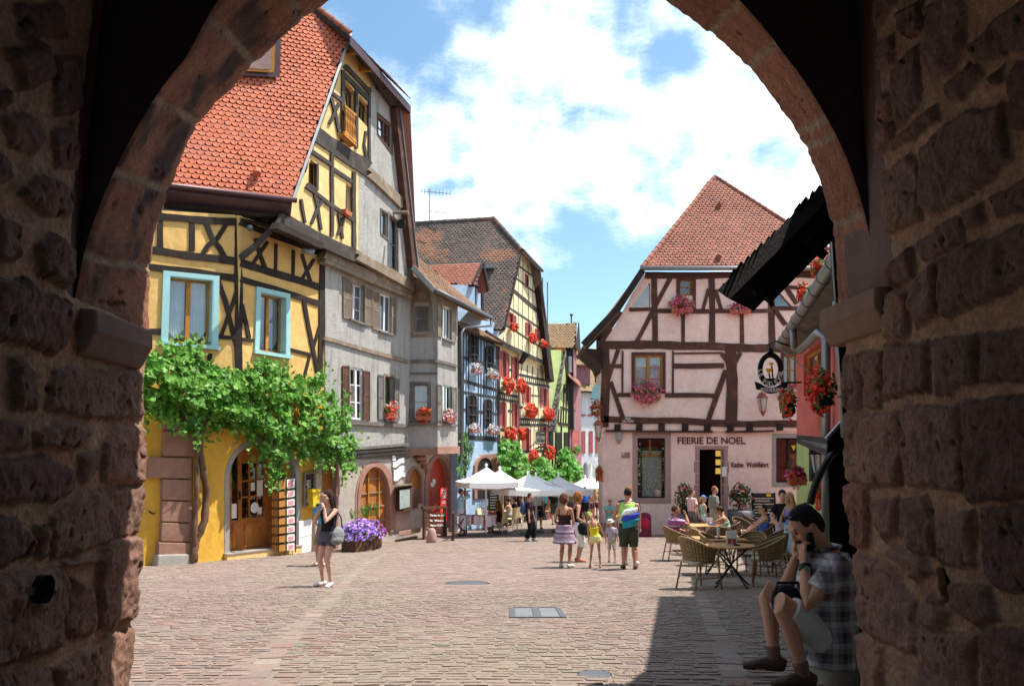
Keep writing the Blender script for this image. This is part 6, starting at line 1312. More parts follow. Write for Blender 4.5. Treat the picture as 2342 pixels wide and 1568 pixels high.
# ================================================================ THINGS ON THE LEFT WALLS
rk = thing('postcard_rack', 'tall postcard rack stacked with boxes at the right of the shop door', 'rack', PD.pt(655, 1262, .2))
for i in range(8):
    v = 1101 + i * 20.2 - (6 if i == 0 else 0); sk = -.12 * 20; hgt = 16 if i else 22
    mb = MB(); mb.prism([PD.pt(637, v + 4, .30), PD.pt(655, v + 2, .30), PD.pt(655, v + hgt, .30), PD.pt(637, v + hgt + 2, .30)], -PD.n * .25); b = mb.build('card_box', M['pine'], rk)
    mb = MB(); mb.prism([PD.pt(655.4, v + 2, .30), PD.pt(675, v - 1, .30), PD.pt(675, v + hgt - 3, .30), PD.pt(655.4, v + hgt, .30)], -PD.n * .25); mb.build('card_box', M['paper'], rk); mb = MB(); mb.prism([PD.pt(660, v + 4, .305), PD.pt(671, v + 2, .305), PD.pt(671, v + hgt - 6, .305), PD.pt(660, v + hgt - 3, .305)], -PD.n * .004); mb.build('card', M['fl_rose'], b)
mb = MB()
for u in (637, 655, 676): mb.bar(PD.pt(u, 1095, .31), PD.pt(u, 1262, .31), .02)
for u in (650, 668): mb.tube([PD.pt(u, 1258, .31), PD.pt(u + 1, 1270, .33), PD.pt(u - 4, 1276, .33), PD.pt(u - 6, 1270, .33)], .012, 5)
mb.build('frame', M['iron'], rk)
mn = thing('menu_board', 'narrow chalked menu board hanging in a wood frame on the ochre wall', 'menu board', PD.pt(707, 1115, .05)); g = Q(PD, [(695, 1080), (720, 1078), (718, 1154), (694, 1158)], .06); mb = MB()
for a0, a1, t0, t1 in ((0, 1, 0, .06), (0, 1, .94, 1), (0, .12, .06, .94), (.88, 1, .06, .94)): g.slab(mb, a0, a1, t0, t1, .03, .05)
mb.build('frame', M['oldwood'], mn); mb = MB(); g.slab(mb, .12, .88, .06, .94, 0, .02); mb.build('board', M['slatebd'], mn); mb = MB(); R = random.Random(3)
for i in range(20): t = .24 + i * .034; a = .22 + R.random() * .1; g.slab(mb, a, a + R.uniform(.2, .5), t, t + .014, .004, .003)
mb.build('chalk_lines', M['ivory'], mn)
mx_ = thing('mailbox', 'yellow wall mailbox beside the wooden side door', 'mailbox', PD.pt(724, 1140, .1)); mb = MB(); mb.prism([PD.pt(716, 1122, .25), PD.pt(733, 1119, .25), PD.pt(733, 1156, .25), PD.pt(716, 1160, .25)], -PD.n * .25); bev(mb.build('body', M['gold'], mx_), .02); mb = MB(); mb.prism([PD.pt(715, 1119, .29), PD.pt(734, 1116, .29), PD.pt(734, 1122, .29), PD.pt(715, 1125, .29)], -PD.n * .3); mb.build('lid', M['gold'], mx_)
cb_ = thing('meter_cabinet', 'low white meter cabinet standing at the end of the ochre wall', 'cabinet', PD.pt(700, 1262, .05)); g = Q(PD, [(684, 1192), (714, 1186), (712, 1260), (684, 1268)], .06)
for t0, t1 in ((0, .5), (.51, 1)): mb = MB(); g.slab(mb, 0, 1, t0, t1, 0, .1); bev(mb.build('door', M['wframe'], cb_), .008)
M['clearpane'] = plain('menu_glass', (.34, .40, .38), .15, var=.3, scale=8)
mc_ = thing('menu_case', 'red-brown glazed menu case on the wall right of the cellar arch', 'menu case', PG.pt(925, 1140, .1)); mb = MB(); mb.prism([PG.pt(905, 1118, .02), PG.pt(905, 1168, .02), PG.pt(940, 1164, .02), PG.pt(940, 1114, .02)], PG.n * .3); bev(mb.build('body', M['rust'], mc_), .01)
mb = MB(); mb.prism([PG.pt(914, 1120, .33), PG.pt(937, 1117, .33), PG.pt(937, 1158, .33), PG.pt(914, 1164, .33)], PG.n * .006); mb.build('display', M['clearpane'], mc_); mb = MB(); mb.prism([PG.pt(902, 1112, .4), PG.pt(942, 1108, .4), PG.pt(942, 1114, 0), PG.pt(902, 1118, 0)], V((0, 0, .05))); mb.build('roof', M['oldwood'], mc_)
rp2 = thing('wall_sign', 'tall bright red sign panel with white letters beside the red door', 'sign', PG.pt(1016, 1200, .1)); panel(PG, [(1007, 1115), (1022, 1115), (1022, 1208), (1007, 1210)], .2, .04, 'panel', M['redsign'], rp2)
for i, s in enumerate(('CO', 'UR', 'LA')): textpx(s, PG, 1010, 1119 + i * 7, 1019, 1125 + i * 7, 'ivory', parent=rp2, off=.205)
mb = MB()
for i, v in enumerate((1146, 1149, 1156, 1160, 1166)): mb.prism([PG.pt(1010, v, .205), PG.pt(1019, v, .205), PG.pt(1019, v + 1, .205), PG.pt(1010, v + 1, .205)], PG.n * .004)
mb.build('small_print', M['ivory'], rp2)
mr_ = thing('sign_rack', 'brown post-and-board sign rack in front of the red doorway', 'sign rack', PG.pt(994, 1235, .9)); PGs = PG.sh(.9)
for q in ((970, 1162, 1232, 974, 1162, 1234), (1017, 1160, 1226, 1021, 1160, 1228)): panel(PGs, quad(q), .03, .07, 'post', M['rust'], mr_)
panel(PGs, quad((968, 1158, 1164, 1023, 1156, 1162)), .06, .09, 'top_rail', M['rust'], mr_)
for k, (v, s) in enumerate(((1174, 'Coeur de vin'), (1186, 'le  Musee'), (1197, 'Maison DOPFF'))):
    b = panel(PGs, quad((972, v, v + 8, 1020, v - 1, v + 7)), .045, .03, 'sign_board', M['brownwood'], mr_); textpx(s, PGs, 984, v + 1.5, 1014, v + 6, 'ivory', parent=b, off=.05, bold=.01)
for u0, u1, v0, v1, l in ((973, 1000, 1210, 1242, 'rough pale guard stone on the paving below the sign rack'), (1006, 1024, 1190, 1226, 'rounded reddish guard stone under the red sign panel')):
    a = gnd((u0 + u1) / 2, v1 - 2); r0 = (u1 - u0) / 2 * a.y / F; hh = (v1 - v0) * a.y / F; t = thing('guard_stone', l, 'bollard', a, 'guard stones by the red door'); mb = MB(); mb.tube([a - V((0, 0, .1)), a + V((0, 0, hh * .3)), a + V((r0 * .1, 0, hh * .75)), a + V((0, 0, hh * .95)), a + V((0, 0, hh))], [r0, r0 * .98, r0 * .75, r0 * .5, r0 * .15], 9); o = mb.build('stone', M['sand_pink'], t, smooth=True); sb = o.modifiers.new('s', 'SUBSURF'); sb.levels = 1; sb.render_levels = 1
cs_ = thing('stone_step', 'long red sandstone slab lying along the grey wall', 'kerb stone', PG.pt(935, 1225, .3)); mb = MB(); mb.prism([PG.pt(912, 1226, .1), PG.pt(962, 1216, .1), PG.pt(962, 1216, .6), PG.pt(912, 1226, .6)], V((0, 0, .16))); bev(mb.build('slab', M['sand'], cs_), .02)
rl = thing('iron_railing', 'short brown iron railing with two posts beside the red doorway', 'railing', gnd(1036, 1236)); a = gnd(1036, 1236); b = gnd(1062, 1226); ha = (1236 - 1180) * a.y / F
for p_ in (a, b): mb = MB(); mb.bar(p_ - V((0, 0, .05)), p_ + V((0, 0, ha)), .09); mb.ball(p_ + V((0, 0, ha + .05)), .055); mb.build('post', M['rust'], rl)
mb = MB(); mb.bar(a + V((0, 0, ha * .95)), b + V((0, 0, ha * .95)), .045); mb.bar(a + V((0, 0, ha * .8)), b + V((0, 0, ha * .2)), .04); mb.bar(a + V((0, 0, ha * .2)), b + V((0, 0, ha * .8)), .04); mb.build('cross_bars', M['rust'], rl)
hs_ = thing('hotel_sign', 'square white hotel sign in old lettering hung over the lane', 'sign', PH.pt(1237, 1028, .7)); Pq = Pl(PH.pt(1236, 1005, .7)[:2], 82)
panel(Pq, quad((1225, 987, 1016, 1247, 986, 1015)), 0, .05, 'panel', M['ivory'], hs_); mb = MB(); g = Q(Pq, quad((1225, 987, 1016, 1247, 986, 1015)), .01)
for a0, a1, t0, t1 in ((0, 1, 0, .05), (0, 1, .95, 1), (0, .04, .05, .95), (.96, 1, .05, .95)): g.slab(mb, a0, a1, t0, t1, .01, .07)
mb.build('frame', M['iron'], hs_)
for s, q in (('Hôtel', (1227, 989, 1245, 996)), ('La', (1233, 998, 1239, 1001.5)), ('Dulle', (1229, 1003, 1245, 1010))): textpx(s, Pq, *q, 'inkblue', parent=hs_, off=.012, bold=.015)
mb = MB(); mb.tube([PH.pt(1249, 984, 0), Pq.pt(1224, 984)], .03, 6); mb.tube([Pq.pt(1224, 1026), Pq.pt(1236, 1021), Pq.pt(1247, 1022), PH.pt(1250, 1020, 0)], .05, 6); mb.build('bracket', M['iron'], hs_)
# wall lanterns
def lantern(label, c, h, arm=None, m='copperlamp'):
    t = thing('wall_lantern', label, 'lantern', c, 'street lanterns'); w = h * .34; f = MB(); up = V((0, 0, 1))
    for k in range(4):
        a = math.pi / 4 + k * math.pi / 2; f.bar(c + V((math.cos(a) * w * .62, math.sin(a) * w * .62, h * .26)), c + V((math.cos(a) * w * .36, math.sin(a) * w * .36, -h * .30)), h * .03)
    f.tube([c + up * h * .26, c + up * h * .28, c + up * h * .45, c + up * h * .5], [w * .75, w * .72, w * .38, w * .1], 4); f.tube([c - up * h * .30, c - up * h * .33], [w * .42, w * .42], 4); f.tube([c - up * h * .33, c - up * h * .43, c - up * h * .5], [w * .3, w * .22, w * .04], 8)
    if arm is not None: f.tube([c + up * h * .48, c + up * h * .6, arm], h * .025, 6)
    f.build('frame', M[m], t); g = MB(); g.tube([c - up * h * .29, c + up * h * .25], [w * .33, w * .58], 4, caps=False); g.build('glass', M['lampglass'], t); return t
lantern('coppery lantern on the rose wall under the restaurant sign', PK.pt(1744, 924, .6), .95, PK.pt(1752, 890, .1)); lantern('coppery lantern hanging at the left corner of the rose house', PK.pt(1368, 985, .7), .85, PK.pt(1384, 960, .1)); l3 = lantern('lit black lantern on the restaurant wall by the black arched arm', atY(1869, 1058, 14.5), .6, atY(1885, 1030, 14.8), 'iron')
m_, nt_, p_ = nmat('lamp_bulb'); p_.inputs['Emission Color'].default_value = (1, .62, .15, 1); p_.inputs['Emission Strength'].default_value = 3; mb = MB(); mb.ball(atY(1869, 1058, 14.5), (.04, .04, .09)); mb.build('bulb', m_, l3)
sf_ = thing('wrought_sign', 'green pointed wrought sign hanging high at the corner of the rose house', 'sign', PK.pt(1362, 915, .8)); Pc = Pl(PK.pt(1362, 915, .8)[:2], 90); mb = MB(); mb.prism([Pc.pt(u, v) for u, v in ((1362, 872), (1372, 885), (1373, 912), (1352, 912), (1354, 892))], V((0, .05, 0))); mb.build('crown', M['turq'], sf_); mb = MB(); mb.tube([Pc.pt(1362, 862), Pc.pt(1362, 874)], .03, 6); mb.bar(Pc.pt(1352, 912, 0), PK.pt(1384, 910, 0), .05); mb.build('bracket', M['iron'], sf_)
# the oval restaurant sign
os_ = thing('restaurant_sign', 'black oval Le Medieval restaurant sign with a banner and yellow glasses', 'sign', atY(1763, 845, 15.5)); Po = Pl(atY(1763, 845, 15.5)[:2], 90); cx, cy = 1763, 844
def ell(rx, ry, n=40, a0=0, a1=6.2832): return [(cx + rx * math.cos(a0 + (a1 - a0) * i / n), cy + ry * math.sin(a0 + (a1 - a0) * i / n)) for i in range(n + 1)]
a, b = ell(18.5, 27), ell(28.5, 39); mb = MB()
for i in range(40): mb.prism([Po.pt(*a[i]), Po.pt(*a[i + 1]), Po.pt(*b[i + 1]), Po.pt(*b[i])], V((0, .06, 0)))
mb.prism([Po.pt(u, v) for u, v in ((1755, 809), (1759, 800), (1757, 797), (1769, 797), (1767, 800), (1771, 809))], V((0, .06, 0))); mb.build('oval_frame', M['iron'], os_)
mb = MB()
for cu_, cv_, s in ((1765, 832, 5), (1759, 847, 6.5)): mb.prism([Po.pt(cu_ - s, cv_ - s * .7, .01), Po.pt(cu_ + s, cv_ - s * .7, .01), Po.pt(cu_ + s * .7, cv_ + s * .3, .01), Po.pt(cu_, cv_ + s, .01), Po.pt(cu_ - s * .7, cv_ + s * .3, .01)], V((0, .03, 0)))
mb.build('yellow_cups', M['gold'], os_); mb = MB(); mb.bar(Po.pt(1759, 853), Po.pt(1762, 871), .025); mb.bar(Po.pt(1765, 837), Po.pt(1768, 868), .025); mb.prism([Po.pt(1748, 865), Po.pt(1778, 865), Po.pt(1770, 872), Po.pt(1756, 872)], V((0, .04, 0))); mb.build('stems', M['iron'], os_)
rb_ = MB(); top_ = [(1727, 872), (1738, 876), (1752, 884), (1764, 886), (1778, 883), (1790, 876), (1802, 872)]; bot_ = [(1731, 890), (1742, 891), (1752, 898), (1764, 900), (1776, 898), (1788, 890), (1800, 886)]
for i in range(6): rb_.prism([Po.pt(*top_[i], .05), Po.pt(*top_[i + 1], .05), Po.pt(*bot_[i + 1], .05), Po.pt(*bot_[i], .05)], V((0, .04, 0)))
rb_.build('ribbon', M['iron'], os_); textpx('RESTAURANT', Po, 1741, 886.5, 1791, 896, 'ivory', parent=os_, off=.06, bold=.015)
for i, ch in enumerate('LE MEDIEVAL'):
    if ch == ' ': continue
    th = math.radians(172 - i * (164 / 10)); p_ = Po.pt(cx + 23.5 * math.cos(th), cy + 33 * math.sin(th), .015); xd = V((math.sin(th) * .8, 0, math.cos(th))); xd = V((math.sin(th), 0, math.cos(th))).normalized(); zd = V((-math.cos(th), 0, math.sin(th))); xd = V((zd.z, 0, -zd.x)); text(ch, 'lettering', p_ - zd * .045 - xd * .035, .085, xd, 'ivory', os_, zdir=zd, bold=.02)
mb = MB(); mb.tube([Po.pt(1763, 798), Po.pt(1758, 786), Po.pt(1770, 778), PX.pt(1830, 800, .1)], .018, 6); mb.tube([Po.pt(1790, 875), PX.pt(1832, 874, .1)], .022, 6); mb.tube([Po.pt(1775, 790), PX.pt(1850, 850, .3)], .01, 5); mb.build('bracket', M['iron'], os_)
# ================================================================ BLACK BOARDS AND PIPE BESIDE THE GATE
bs = thing('black_shed', 'black boarded shed front with a slanted metal coping beside the gate pier', 'shed', (2.3, 5.1, gz(5.1))); Pk_ = Pl(atY(1893, 1100, 5.7)[:2], 90); mb = MB(); mb.prism([Pk_.pt(u, v) for u, v in ((1893, 1002), (1950, 938), (2040, 860), (2040, 1540), (1902, 1540), (1897, 1200))], V((.86, 1.9, 0))); mb.build('boarding', M['pitch'], bs)
mb = MB(); mb.bar(Pk_.pt(1890, 1003, .03), Pk_.pt(2000, 880, .03), .035, .02); mb.build('coping', M['zinc'], bs)
mb = MB(); q = [Pk_.pt(1853, 1152, .06), Pk_.pt(1858, 1130, .06), Pk_.pt(1866, 1105, .06), Pk_.pt(1877, 1080, .06), Pk_.pt(1890, 1058, .06), Pk_.pt(1900, 1042, .06)]; mb.tube(q + [Pk_.pt(1912, 1036, .0)], [(.034, .026)] * 7, 8); mb.build('curved_arm', M['iron'], bs, smooth=True)
pp = thing('downpipe', 'tall pale zinc downpipe along the right edge of the gate opening', 'pipe', atY(1938, 940, 5.6)); mb = MB(); mb.tube([atY(1902, 480, 5.6), atY(1908, 560, 5.6), atY(1917, 690, 5.6)], .026, 10); mb.tube([atY(1917, 690, 5.6), atY(1914, 770, 5.6), atY(1925, 810, 5.6), atY(1936, 1000, 5.6)], .038, 10); mb.build('pipe', M['zinc'], pp, smooth=True); mb = MB(); mb.tube([atY(1930, 905, 5.6), atY(1930.4, 910, 5.6)], .046, 10); mb.tube([atY(1911, 600, 5.8), atY(1911.4, 606, 5.8)], .034, 10); mb.build('pipe_clip', M['zinc_d'], pp)
M['pale_stone'] = plaster('pale_worn_stone', (.50, .42, .34), (.28, .2, .15), .6, 40, .012)
gs = thing('guard_stone', 'pale worn guard stone against the right gate pier, seat of the man in checks', 'bollard', (1.99, 4.97, gz(4.97))); mb = MB(); a = V((1.99, 4.97, gz(4.97))); mb.tube([a - V((0, 0, .1)), a + V((0, 0, .05)), a + V((0.0, 0, .12)), a + V((.0, 0, .17)), a + V((.0, 0, .178))], [(.25, .22), (.235, .20), (.22, .18), (.18, .15), (.06, .06)], 14); o = mb.build('stone', M['pale_stone'], gs, smooth=True)
# ================================================================ PARASOLS
def parasol(label, u, v, Y, w, rot, drop=.62):
    ap = atY(u, v, Y); t = thing('parasol', label, 'parasol', (ap.x, ap.y, gz(Y)), 'white parasols over the lane cafe'); mb = MB(); c = [ap + V((math.cos(rot + k * math.pi / 2 + math.pi / 4) * w * .707, math.sin(rot + k * math.pi / 2 + math.pi / 4) * w * .707, -drop)) for k in range(4)]
    n = 6
    for k in range(4):
        a, b = c[k], c[(k + 1) % 4]
        for i in range(n):
            t0, t1 = i / n, (i + 1) / n; sg = lambda x: -.10 * math.sin(math.pi * x)
            for j in range(4):
                s0, s1 = j / 4, (j + 1) / 4; f_ = lambda tt, ss: ap.lerp(a.lerp(b, tt), ss) + V((0, 0, sg(ss) * .9 + sg(tt) * .35 * ss)); mb.face([f_(t0, s0), f_(t0, s1), f_(t1, s1), f_(t1, s0)])
    mb.build('canopy', M['canvas'], t, smooth=False, fix=False); mb = MB()
    for k in range(4):
        a, b = c[k], c[(k + 1) % 4]
        for i in range(6): t0, t1 = i / 6, (i + 1) / 6; g = lambda tt: V((0, 0, -.035 * math.sin(math.pi * tt))); mb.face([a.lerp(b, t0) + g(t0), a.lerp(b, t1) + g(t1), a.lerp(b, t1) + g(t1) - V((0, 0, .2 + .02 * (i % 2))), a.lerp(b, t0) + g(t0) - V((0, 0, .2))])
    mb.build('valance', M['canvas'], t, fix=False); mb = MB(); mb.tube([V((ap.x, ap.y, gz(Y))), ap + V((0, 0, .06))], .035, 10); mb.ball(ap + V((0, 0, .07)), .06); mb.build('pole', M['canvas'], t); mb = MB()
    for k in range(4): mb.bar(ap - V((0, 0, .7)), ap.lerp(c[k], .55) - V((0, 0, .08)), .03); mb.bar(ap - V((0, 0, .12)), c[k] - V((0, 0, .07)), .03)
    mb.build('ribs', M['oak'], t); mb = MB(); mb.box((ap.x, ap.y, gz(Y) + .06), .6, .6, .12); mb.build('foot', M['zinc_d'], t)
for a in (('white parasol nearest the railing, at the left of the row', 1112, 1067, 30.2, 1.9, .35), ('white parasol just behind the leftmost one', 1143, 1073, 31.8, 1.9, .35), ('white parasol in the middle of the row before the hotel', 1208, 1084, 31.0, 2.3, .3), ('white parasol overlapping the middle one on its right', 1226, 1086, 32.5, 2.3, .3), ('white parasol right of the middle of the row', 1278, 1088, 32.8, 2.2, .3), ('small far white parasol before the white house', 1338, 1091, 45, 1.9, .3), ('farthest white parasol near the corner of the rose house', 1353, 1090, 46.5, 1.9, .2)): parasol(*a, drop=.55)
hk = thing('wall_hook', 'small black iron hook on the ochre wall left of the stone pilaster', 'hook', PL.pt(346, 1172, .02)); mb = MB(); mb.tube([PL.pt(341, 1168, .0), PL.pt(343, 1170, .12), PL.pt(352, 1175, .14), PL.pt(355, 1171, .14)], .018, 6); mb.build('hook', M['iron'], hk)
# ================================================================ TABLES AND CHAIRS
def rattan(label, cat, mt, grp):
    t = thing('rattan_armchair', label, cat, (0, 0, 0), grp); w, d = .27, .25; mb = MB(); mb.prism([V((x, y, .43)) for x, y in ((-.24, .26), (.24, .26), (.23, -.2), (.12, -.25), (-.12, -.25), (-.23, -.2))], V((0, 0, .045))); bev(mb.build('seat', M['cushion'], t), .015)
    N_ = 22; ang = [math.radians(-28 + 236 * i / N_) for i in range(N_ + 1)]; tp = []; bt = []
    for i, a in enumerate(ang):
        s = math.sin(math.pi * i / N_); hz = .64 + .22 * s ** 1.3; rx = .29; yy = -math.sin(a) * .29 + .02; tp.append(V((math.cos(a) * rx, yy - .06 * s, hz))); bt.append(V((math.cos(a) * .25, -math.sin(a) * .25 + .02, .46)))
    mb = MB()
    for off in (0,):
        for i in range(N_):
            for j in range(5):
                f_ = lambda k, q: bt[k].lerp(tp[k], q) ; mb.face([f_(i, j / 5), f_(i + 1, j / 5), f_(i + 1, (j + 1) / 5), f_(i, (j + 1) / 5)])
    o = mb.build('backrest', M[mt], t, smooth=True, fix=False); so = o.modifiers.new('s', 'SOLIDIFY'); so.thickness = .014
    mb = MB(); mb.tube(tp, .02, 8); mb.build('arm_rail', M[mt], t, smooth=True)
    for x, y, x2, y2, z in ((-.23, .22, -.25, .26, .64), (.23, .22, .25, .26, .64), (-.2, -.2, -.24, -.30, .45), (.2, -.2, .24, -.30, .45)): mb = MB(); mb.tube([V((x2, y2, 0)), V((x, y, .45)), V((x * 1.05, y, z))], .016, 8); mb.build('leg', M[mt], t, smooth=True)
    mb = MB(); mb.tube([V((-.24, .24, .2)), V((-.22, -.25, .2))], .01, 6); mb.tube([V((.24, .24, .2)), V((.22, -.25, .2))], .01, 6); mb.tube([V((-.22, 0, .2)), V((.22, 0, .2))], .01, 6); mb.build('stretcher', M[mt], t); return t
GC = 'rattan armchairs on the cafe terrace'
ch0 = rattan('tan', 'armchair', 'rattan', GC); ch1 = rattan('dark', 'armchair', 'rattan_d', GC)
CH = [(1600, 1346, 62, 0, 'tan rattan armchair nearest the camera, left of the round table'), (1757, 1338, 285, 0, 'tan rattan armchair right of the round table'), (1722, 1314, 215, 0, 'tan rattan armchair behind the right side of the round table'), (1640, 1316, 118, 0, 'tan rattan armchair behind the left side of the round table'), (1548, 1281, 84, 0, 'tan rattan armchair under the man in the striped polo'), (1650, 1284, 5, 1, 'dark rattan armchair with its back turned before the square table'), (1782, 1296, 262, 1, 'dark rattan armchair at the right edge behind the tan one'), (1742, 1272, 272, 1, 'dark rattan armchair under the man in the blue vest'), (1668, 1262, 285, 1, 'dark rattan armchair under the woman in the mint top'),
      (1592, 1268, 100, 0, 'tan rattan armchair between the striped polo and the square table'), (1585, 1234, 150, 0, 'pale rattan armchair at the far square table below the shop door'), (1626, 1232, 185, 1, 'dark rattan armchair on the far side of the far table'), (1700, 1246, 150, 1, 'dark rattan armchair between the two seated diners'), (1792, 1248, 240, 1, 'dark rattan armchair near the standing women'), (1750, 1224, 190, 1, 'dark rattan armchair before the slate menu rack'), (1722, 1228, 120, 1, 'dark rattan armchair right of the potted shrub'), (1770, 1316, 330, 1, 'dark rattan armchair half hidden behind the right tan chair'), (1612, 1292, 80, 0, 'tan rattan armchair tucked under the square table')]
us0 = us1 = False
for u, v, hd, k, l in CH:
    g = gnd(u, v); rz = -math.radians(hd)
    src = ch1 if k else ch0
    if (k and not us1) or (not k and not us0):
        src.location = g; src.rotation_euler = (0, 0, rz); src['label'] = l; ORG[src.name] = V(g)
        if k: us1 = True
        else: us0 = True
    else: copy_thing(src, g, rz, l, GC)
def table(label, u, v, shape, s, name='cafe_table', hgt=.71):
    g = gnd(u, v); t = thing(name, label, 'table', g, 'wooden terrace tables'); mb = MB(); z = g.z + hgt
    if shape == 'r': mb.tube([V((g.x, g.y, z)), V((g.x, g.y, z + .03))], [s, s], 36)
    else: mb.prism([V((g.x + a * s[0], g.y + b * s[1], z)) for a, b in ((-1, -1), (1, -1), (1, 1), (-1, 1))], V((0, 0, .03)))
    bev(mb.build('tabletop', M['tabletop'], t), .008); r = s if shape == 'r' else min(s) * 1.1
    for k in range(4): a = k * math.pi / 2 + .5; mb = MB(); mb.tube([V((g.x + math.cos(a) * r * .95, g.y + math.sin(a) * r * .95, g.z + .01)), V((g.x + math.cos(a) * r * .8, g.y + math.sin(a) * r * .8, g.z + .05)), V((g.x - math.cos(a) * r * .1, g.y - math.sin(a) * r * .1, g.z + .42)), V((g.x - math.cos(a + .5) * r * .75, g.y - math.sin(a + .5) * r * .75, z))], .016, 8); mb.build('leg', M['iron'], t, smooth=True)
    return V((g.x, g.y, z + .03)), t
T1, _ = table('round wooden terrace table with crossed black legs nearest the camera', 1674, 1342, 'r', .42, hgt=.68); T2, _ = table('square wooden table just behind the round one', 1648, 1312, 'q', (.52, .40)); T3, _ = table('square wooden table between the striped polo and the mint top', 1606, 1258, 'q', (.55, .45)); T4, _ = table('small wooden table at the right before the slate menu rack', 1764, 1250, 'q', (.42, .4))
def onT(T, dx, dy): return T + V((dx, dy, 0))
def menu(label, p, h, w): t = thing('menu_card', label, 'menu card', p, 'menu cards on the terrace tables'); mb = MB(); mb.box(p + V((0, 0, h / 2)), w, .03, h); mb.build('card', M['paper'], t); mb = MB(); mb.box(p + V((-w * .22, -.017, h * .28)), w * .36, .004, h * .36); mb.box(p + V((w * .22, -.017, h * .28)), w * .36, .004, h * .36); mb.build('red_panel', M['fl_mag' if False else 'redpaint'], t)
menu('red and white menu card standing on the round table', onT(T1, .02, -.02), .24, .18); menu('white menu card on the far square table', onT(T3, .28, .1), .2, .16)
def glass(label, p, h, r, m): t = thing('drinking_glass', label, 'glass', p, 'glasses on the terrace tables'); mb = MB(); mb.tube([p, p + V((0, 0, h * .05)), p + V((0, 0, h))], [r * .8, r * .8, r], 12); mb.build('vessel', M[m], t)
M['beer'] = plain('amber_beer', (.75, .42, .06), .15); M['clearglass'] = plain('frosted_glass', (.55, .6, .62), .1)
glass('tall clear glass on the square table behind the round one', onT(T2, .0, .05), .24, .035, 'clearglass'); glass('amber beer glass on the square table behind the round one', onT(T2, .38, .1), .16, .035, 'beer'); glass('beer glass on the far square table', onT(T3, .48, -.1), .17, .035, 'beer'); glass('clear carafe on the right table before the menu rack', onT(T4, .05, 0), .26, .035, 'clearglass')
for l, p_ in (('dark ashtray on the round table', onT(T1, .08, -.12)), ('dark ashtray on the square table behind the round one', onT(T2, -.02, -.15))): t = thing('ashtray', l, 'ashtray', p_, 'ashtrays'); mb = MB(); mb.tube([p_, p_ + V((0, 0, .025))], [.05, .06], 14); mb.build('bowl', M['iron'], t)
t = thing('folded_cap', 'blue cap lying on the far square table', 'cap', onT(T3, .3, -.15)); mb = MB(); mb.ball(onT(T3, .3, -.15) + V((0, 0, .04)), (.13, .09, .06)); mb.build('crown', plain('blue_cloth', (.15, .28, .62), .9), t)
# slate menu rack before the rose wall
sm = thing('menu_rack', 'tall dark slate menu rack with chalk lines before the rose wall', 'menu rack', PK.pt(1746, 1195, .8)); Pm = PK.sh(.8); mb = MB()
for u in (1720, 1771): mb.bar(Pm.pt(u, 1126), V((Pm.pt(u, 1126).x, Pm.pt(u, 1126).y, gz(30.5))), .06)
mb.build('post', M['blackwood'], sm)
for i, s in enumerate(('', 'LES MENUS DU JOUR', 'LA FORMULE', 'RACLETTE - La Pierrade', 'PIZZA MAISON', 'LA FONDUE')):
    v = 1127 + i * 13; b = panel(Pm, quad((1721, v, v + 11, 1770, v, v + 11)), .03, .03, 'slate_board', M['slatebd'], sm)
    if s: textpx(s, Pm, 1727, v + 3, 1727 + 2.0 * len(s), v + 7.5, 'ivory', parent=b, off=.035, bold=.01)
    else: panel(Pm, quad((1753, v + 2, v + 8, 1763, v + 2, v + 8)), .04, .01, 'yellow_tab', M['gold'], b)
# lane cafe: laid tables and cream chairs
def laid(label, u, v, sx, sy, rz):
    g = gnd(u, v); t = thing('laid_table', label, 'table', g, 'laid tables of the lane cafe'); c, s_ = math.cos(rz), math.sin(rz); f_ = lambda x, y, z: V((g.x + x * c - y * s_, g.y + x * s_ + y * c, g.z + z)); mb = MB(); mb.prism([f_(-sx, -sy, .72), f_(sx, -sy, .72), f_(sx, sy, .72), f_(-sx, sy, .72)], V((0, 0, .03))); mb.build('tabletop', M['oldwood'], t)
    for a, b in ((-1, -1), (1, -1), (1, 1), (-1, 1)): mb = MB(); mb.bar(f_(a * sx * .85, b * sy * .85, 0), f_(a * sx * .85, b * sy * .85, .72), .05); mb.build('leg', M['iron'], t)
    cl = MB(); o = .012; E = [(-sx - o, -sy - o), (sx + o, -sy - o), (sx + o, sy + o), (-sx - o, sy + o)]; cl.face([f_(x, y, .756) for x, y in E])
    for k in range(4):
        (x0, y0), (x1, y1) = E[k], E[(k + 1) % 4]
        for i in range(8): a, b = i / 8, (i + 1) / 8; ll = lambda q: .42 - .06 * math.sin(q * 9 + k); wv = lambda q: .02 * math.sin(q * 20); cl.face([f_(x0 + (x1 - x0) * a, y0 + (y1 - y0) * a, .756), f_(x0 + (x1 - x0) * b, y0 + (y1 - y0) * b, .756), f_((x0 + (x1 - x0) * b) * 1.03 + wv(b), (y0 + (y1 - y0) * b) * 1.05, ll(b)), f_((x0 + (x1 - x0) * a) * 1.03 + wv(a), (y0 + (y1 - y0) * a) * 1.05, ll(a))])
    o_ = cl.build('tablecloth', bands('striped_cloth' + str(u), [(.78, .72, .72), (.70, .55, .58), (.80, .76, .75), (.42, .10, .13), (.8, .76, .75)], 0, 2.2), None, fix=False); tag(o_, 'red and white striped cloth, ' + label[17:], 'tablecloth', 'striped tablecloths'); return g
laid('laid cafe table nearest the railing', 1092, 1224, .62, .42, -.2); laid('laid cafe table in the second row under the parasols', 1128, 1206, .6, .4, -.3); laid('laid cafe table farther up the lane under the parasols', 1168, 1192, .6, .4, -.3)
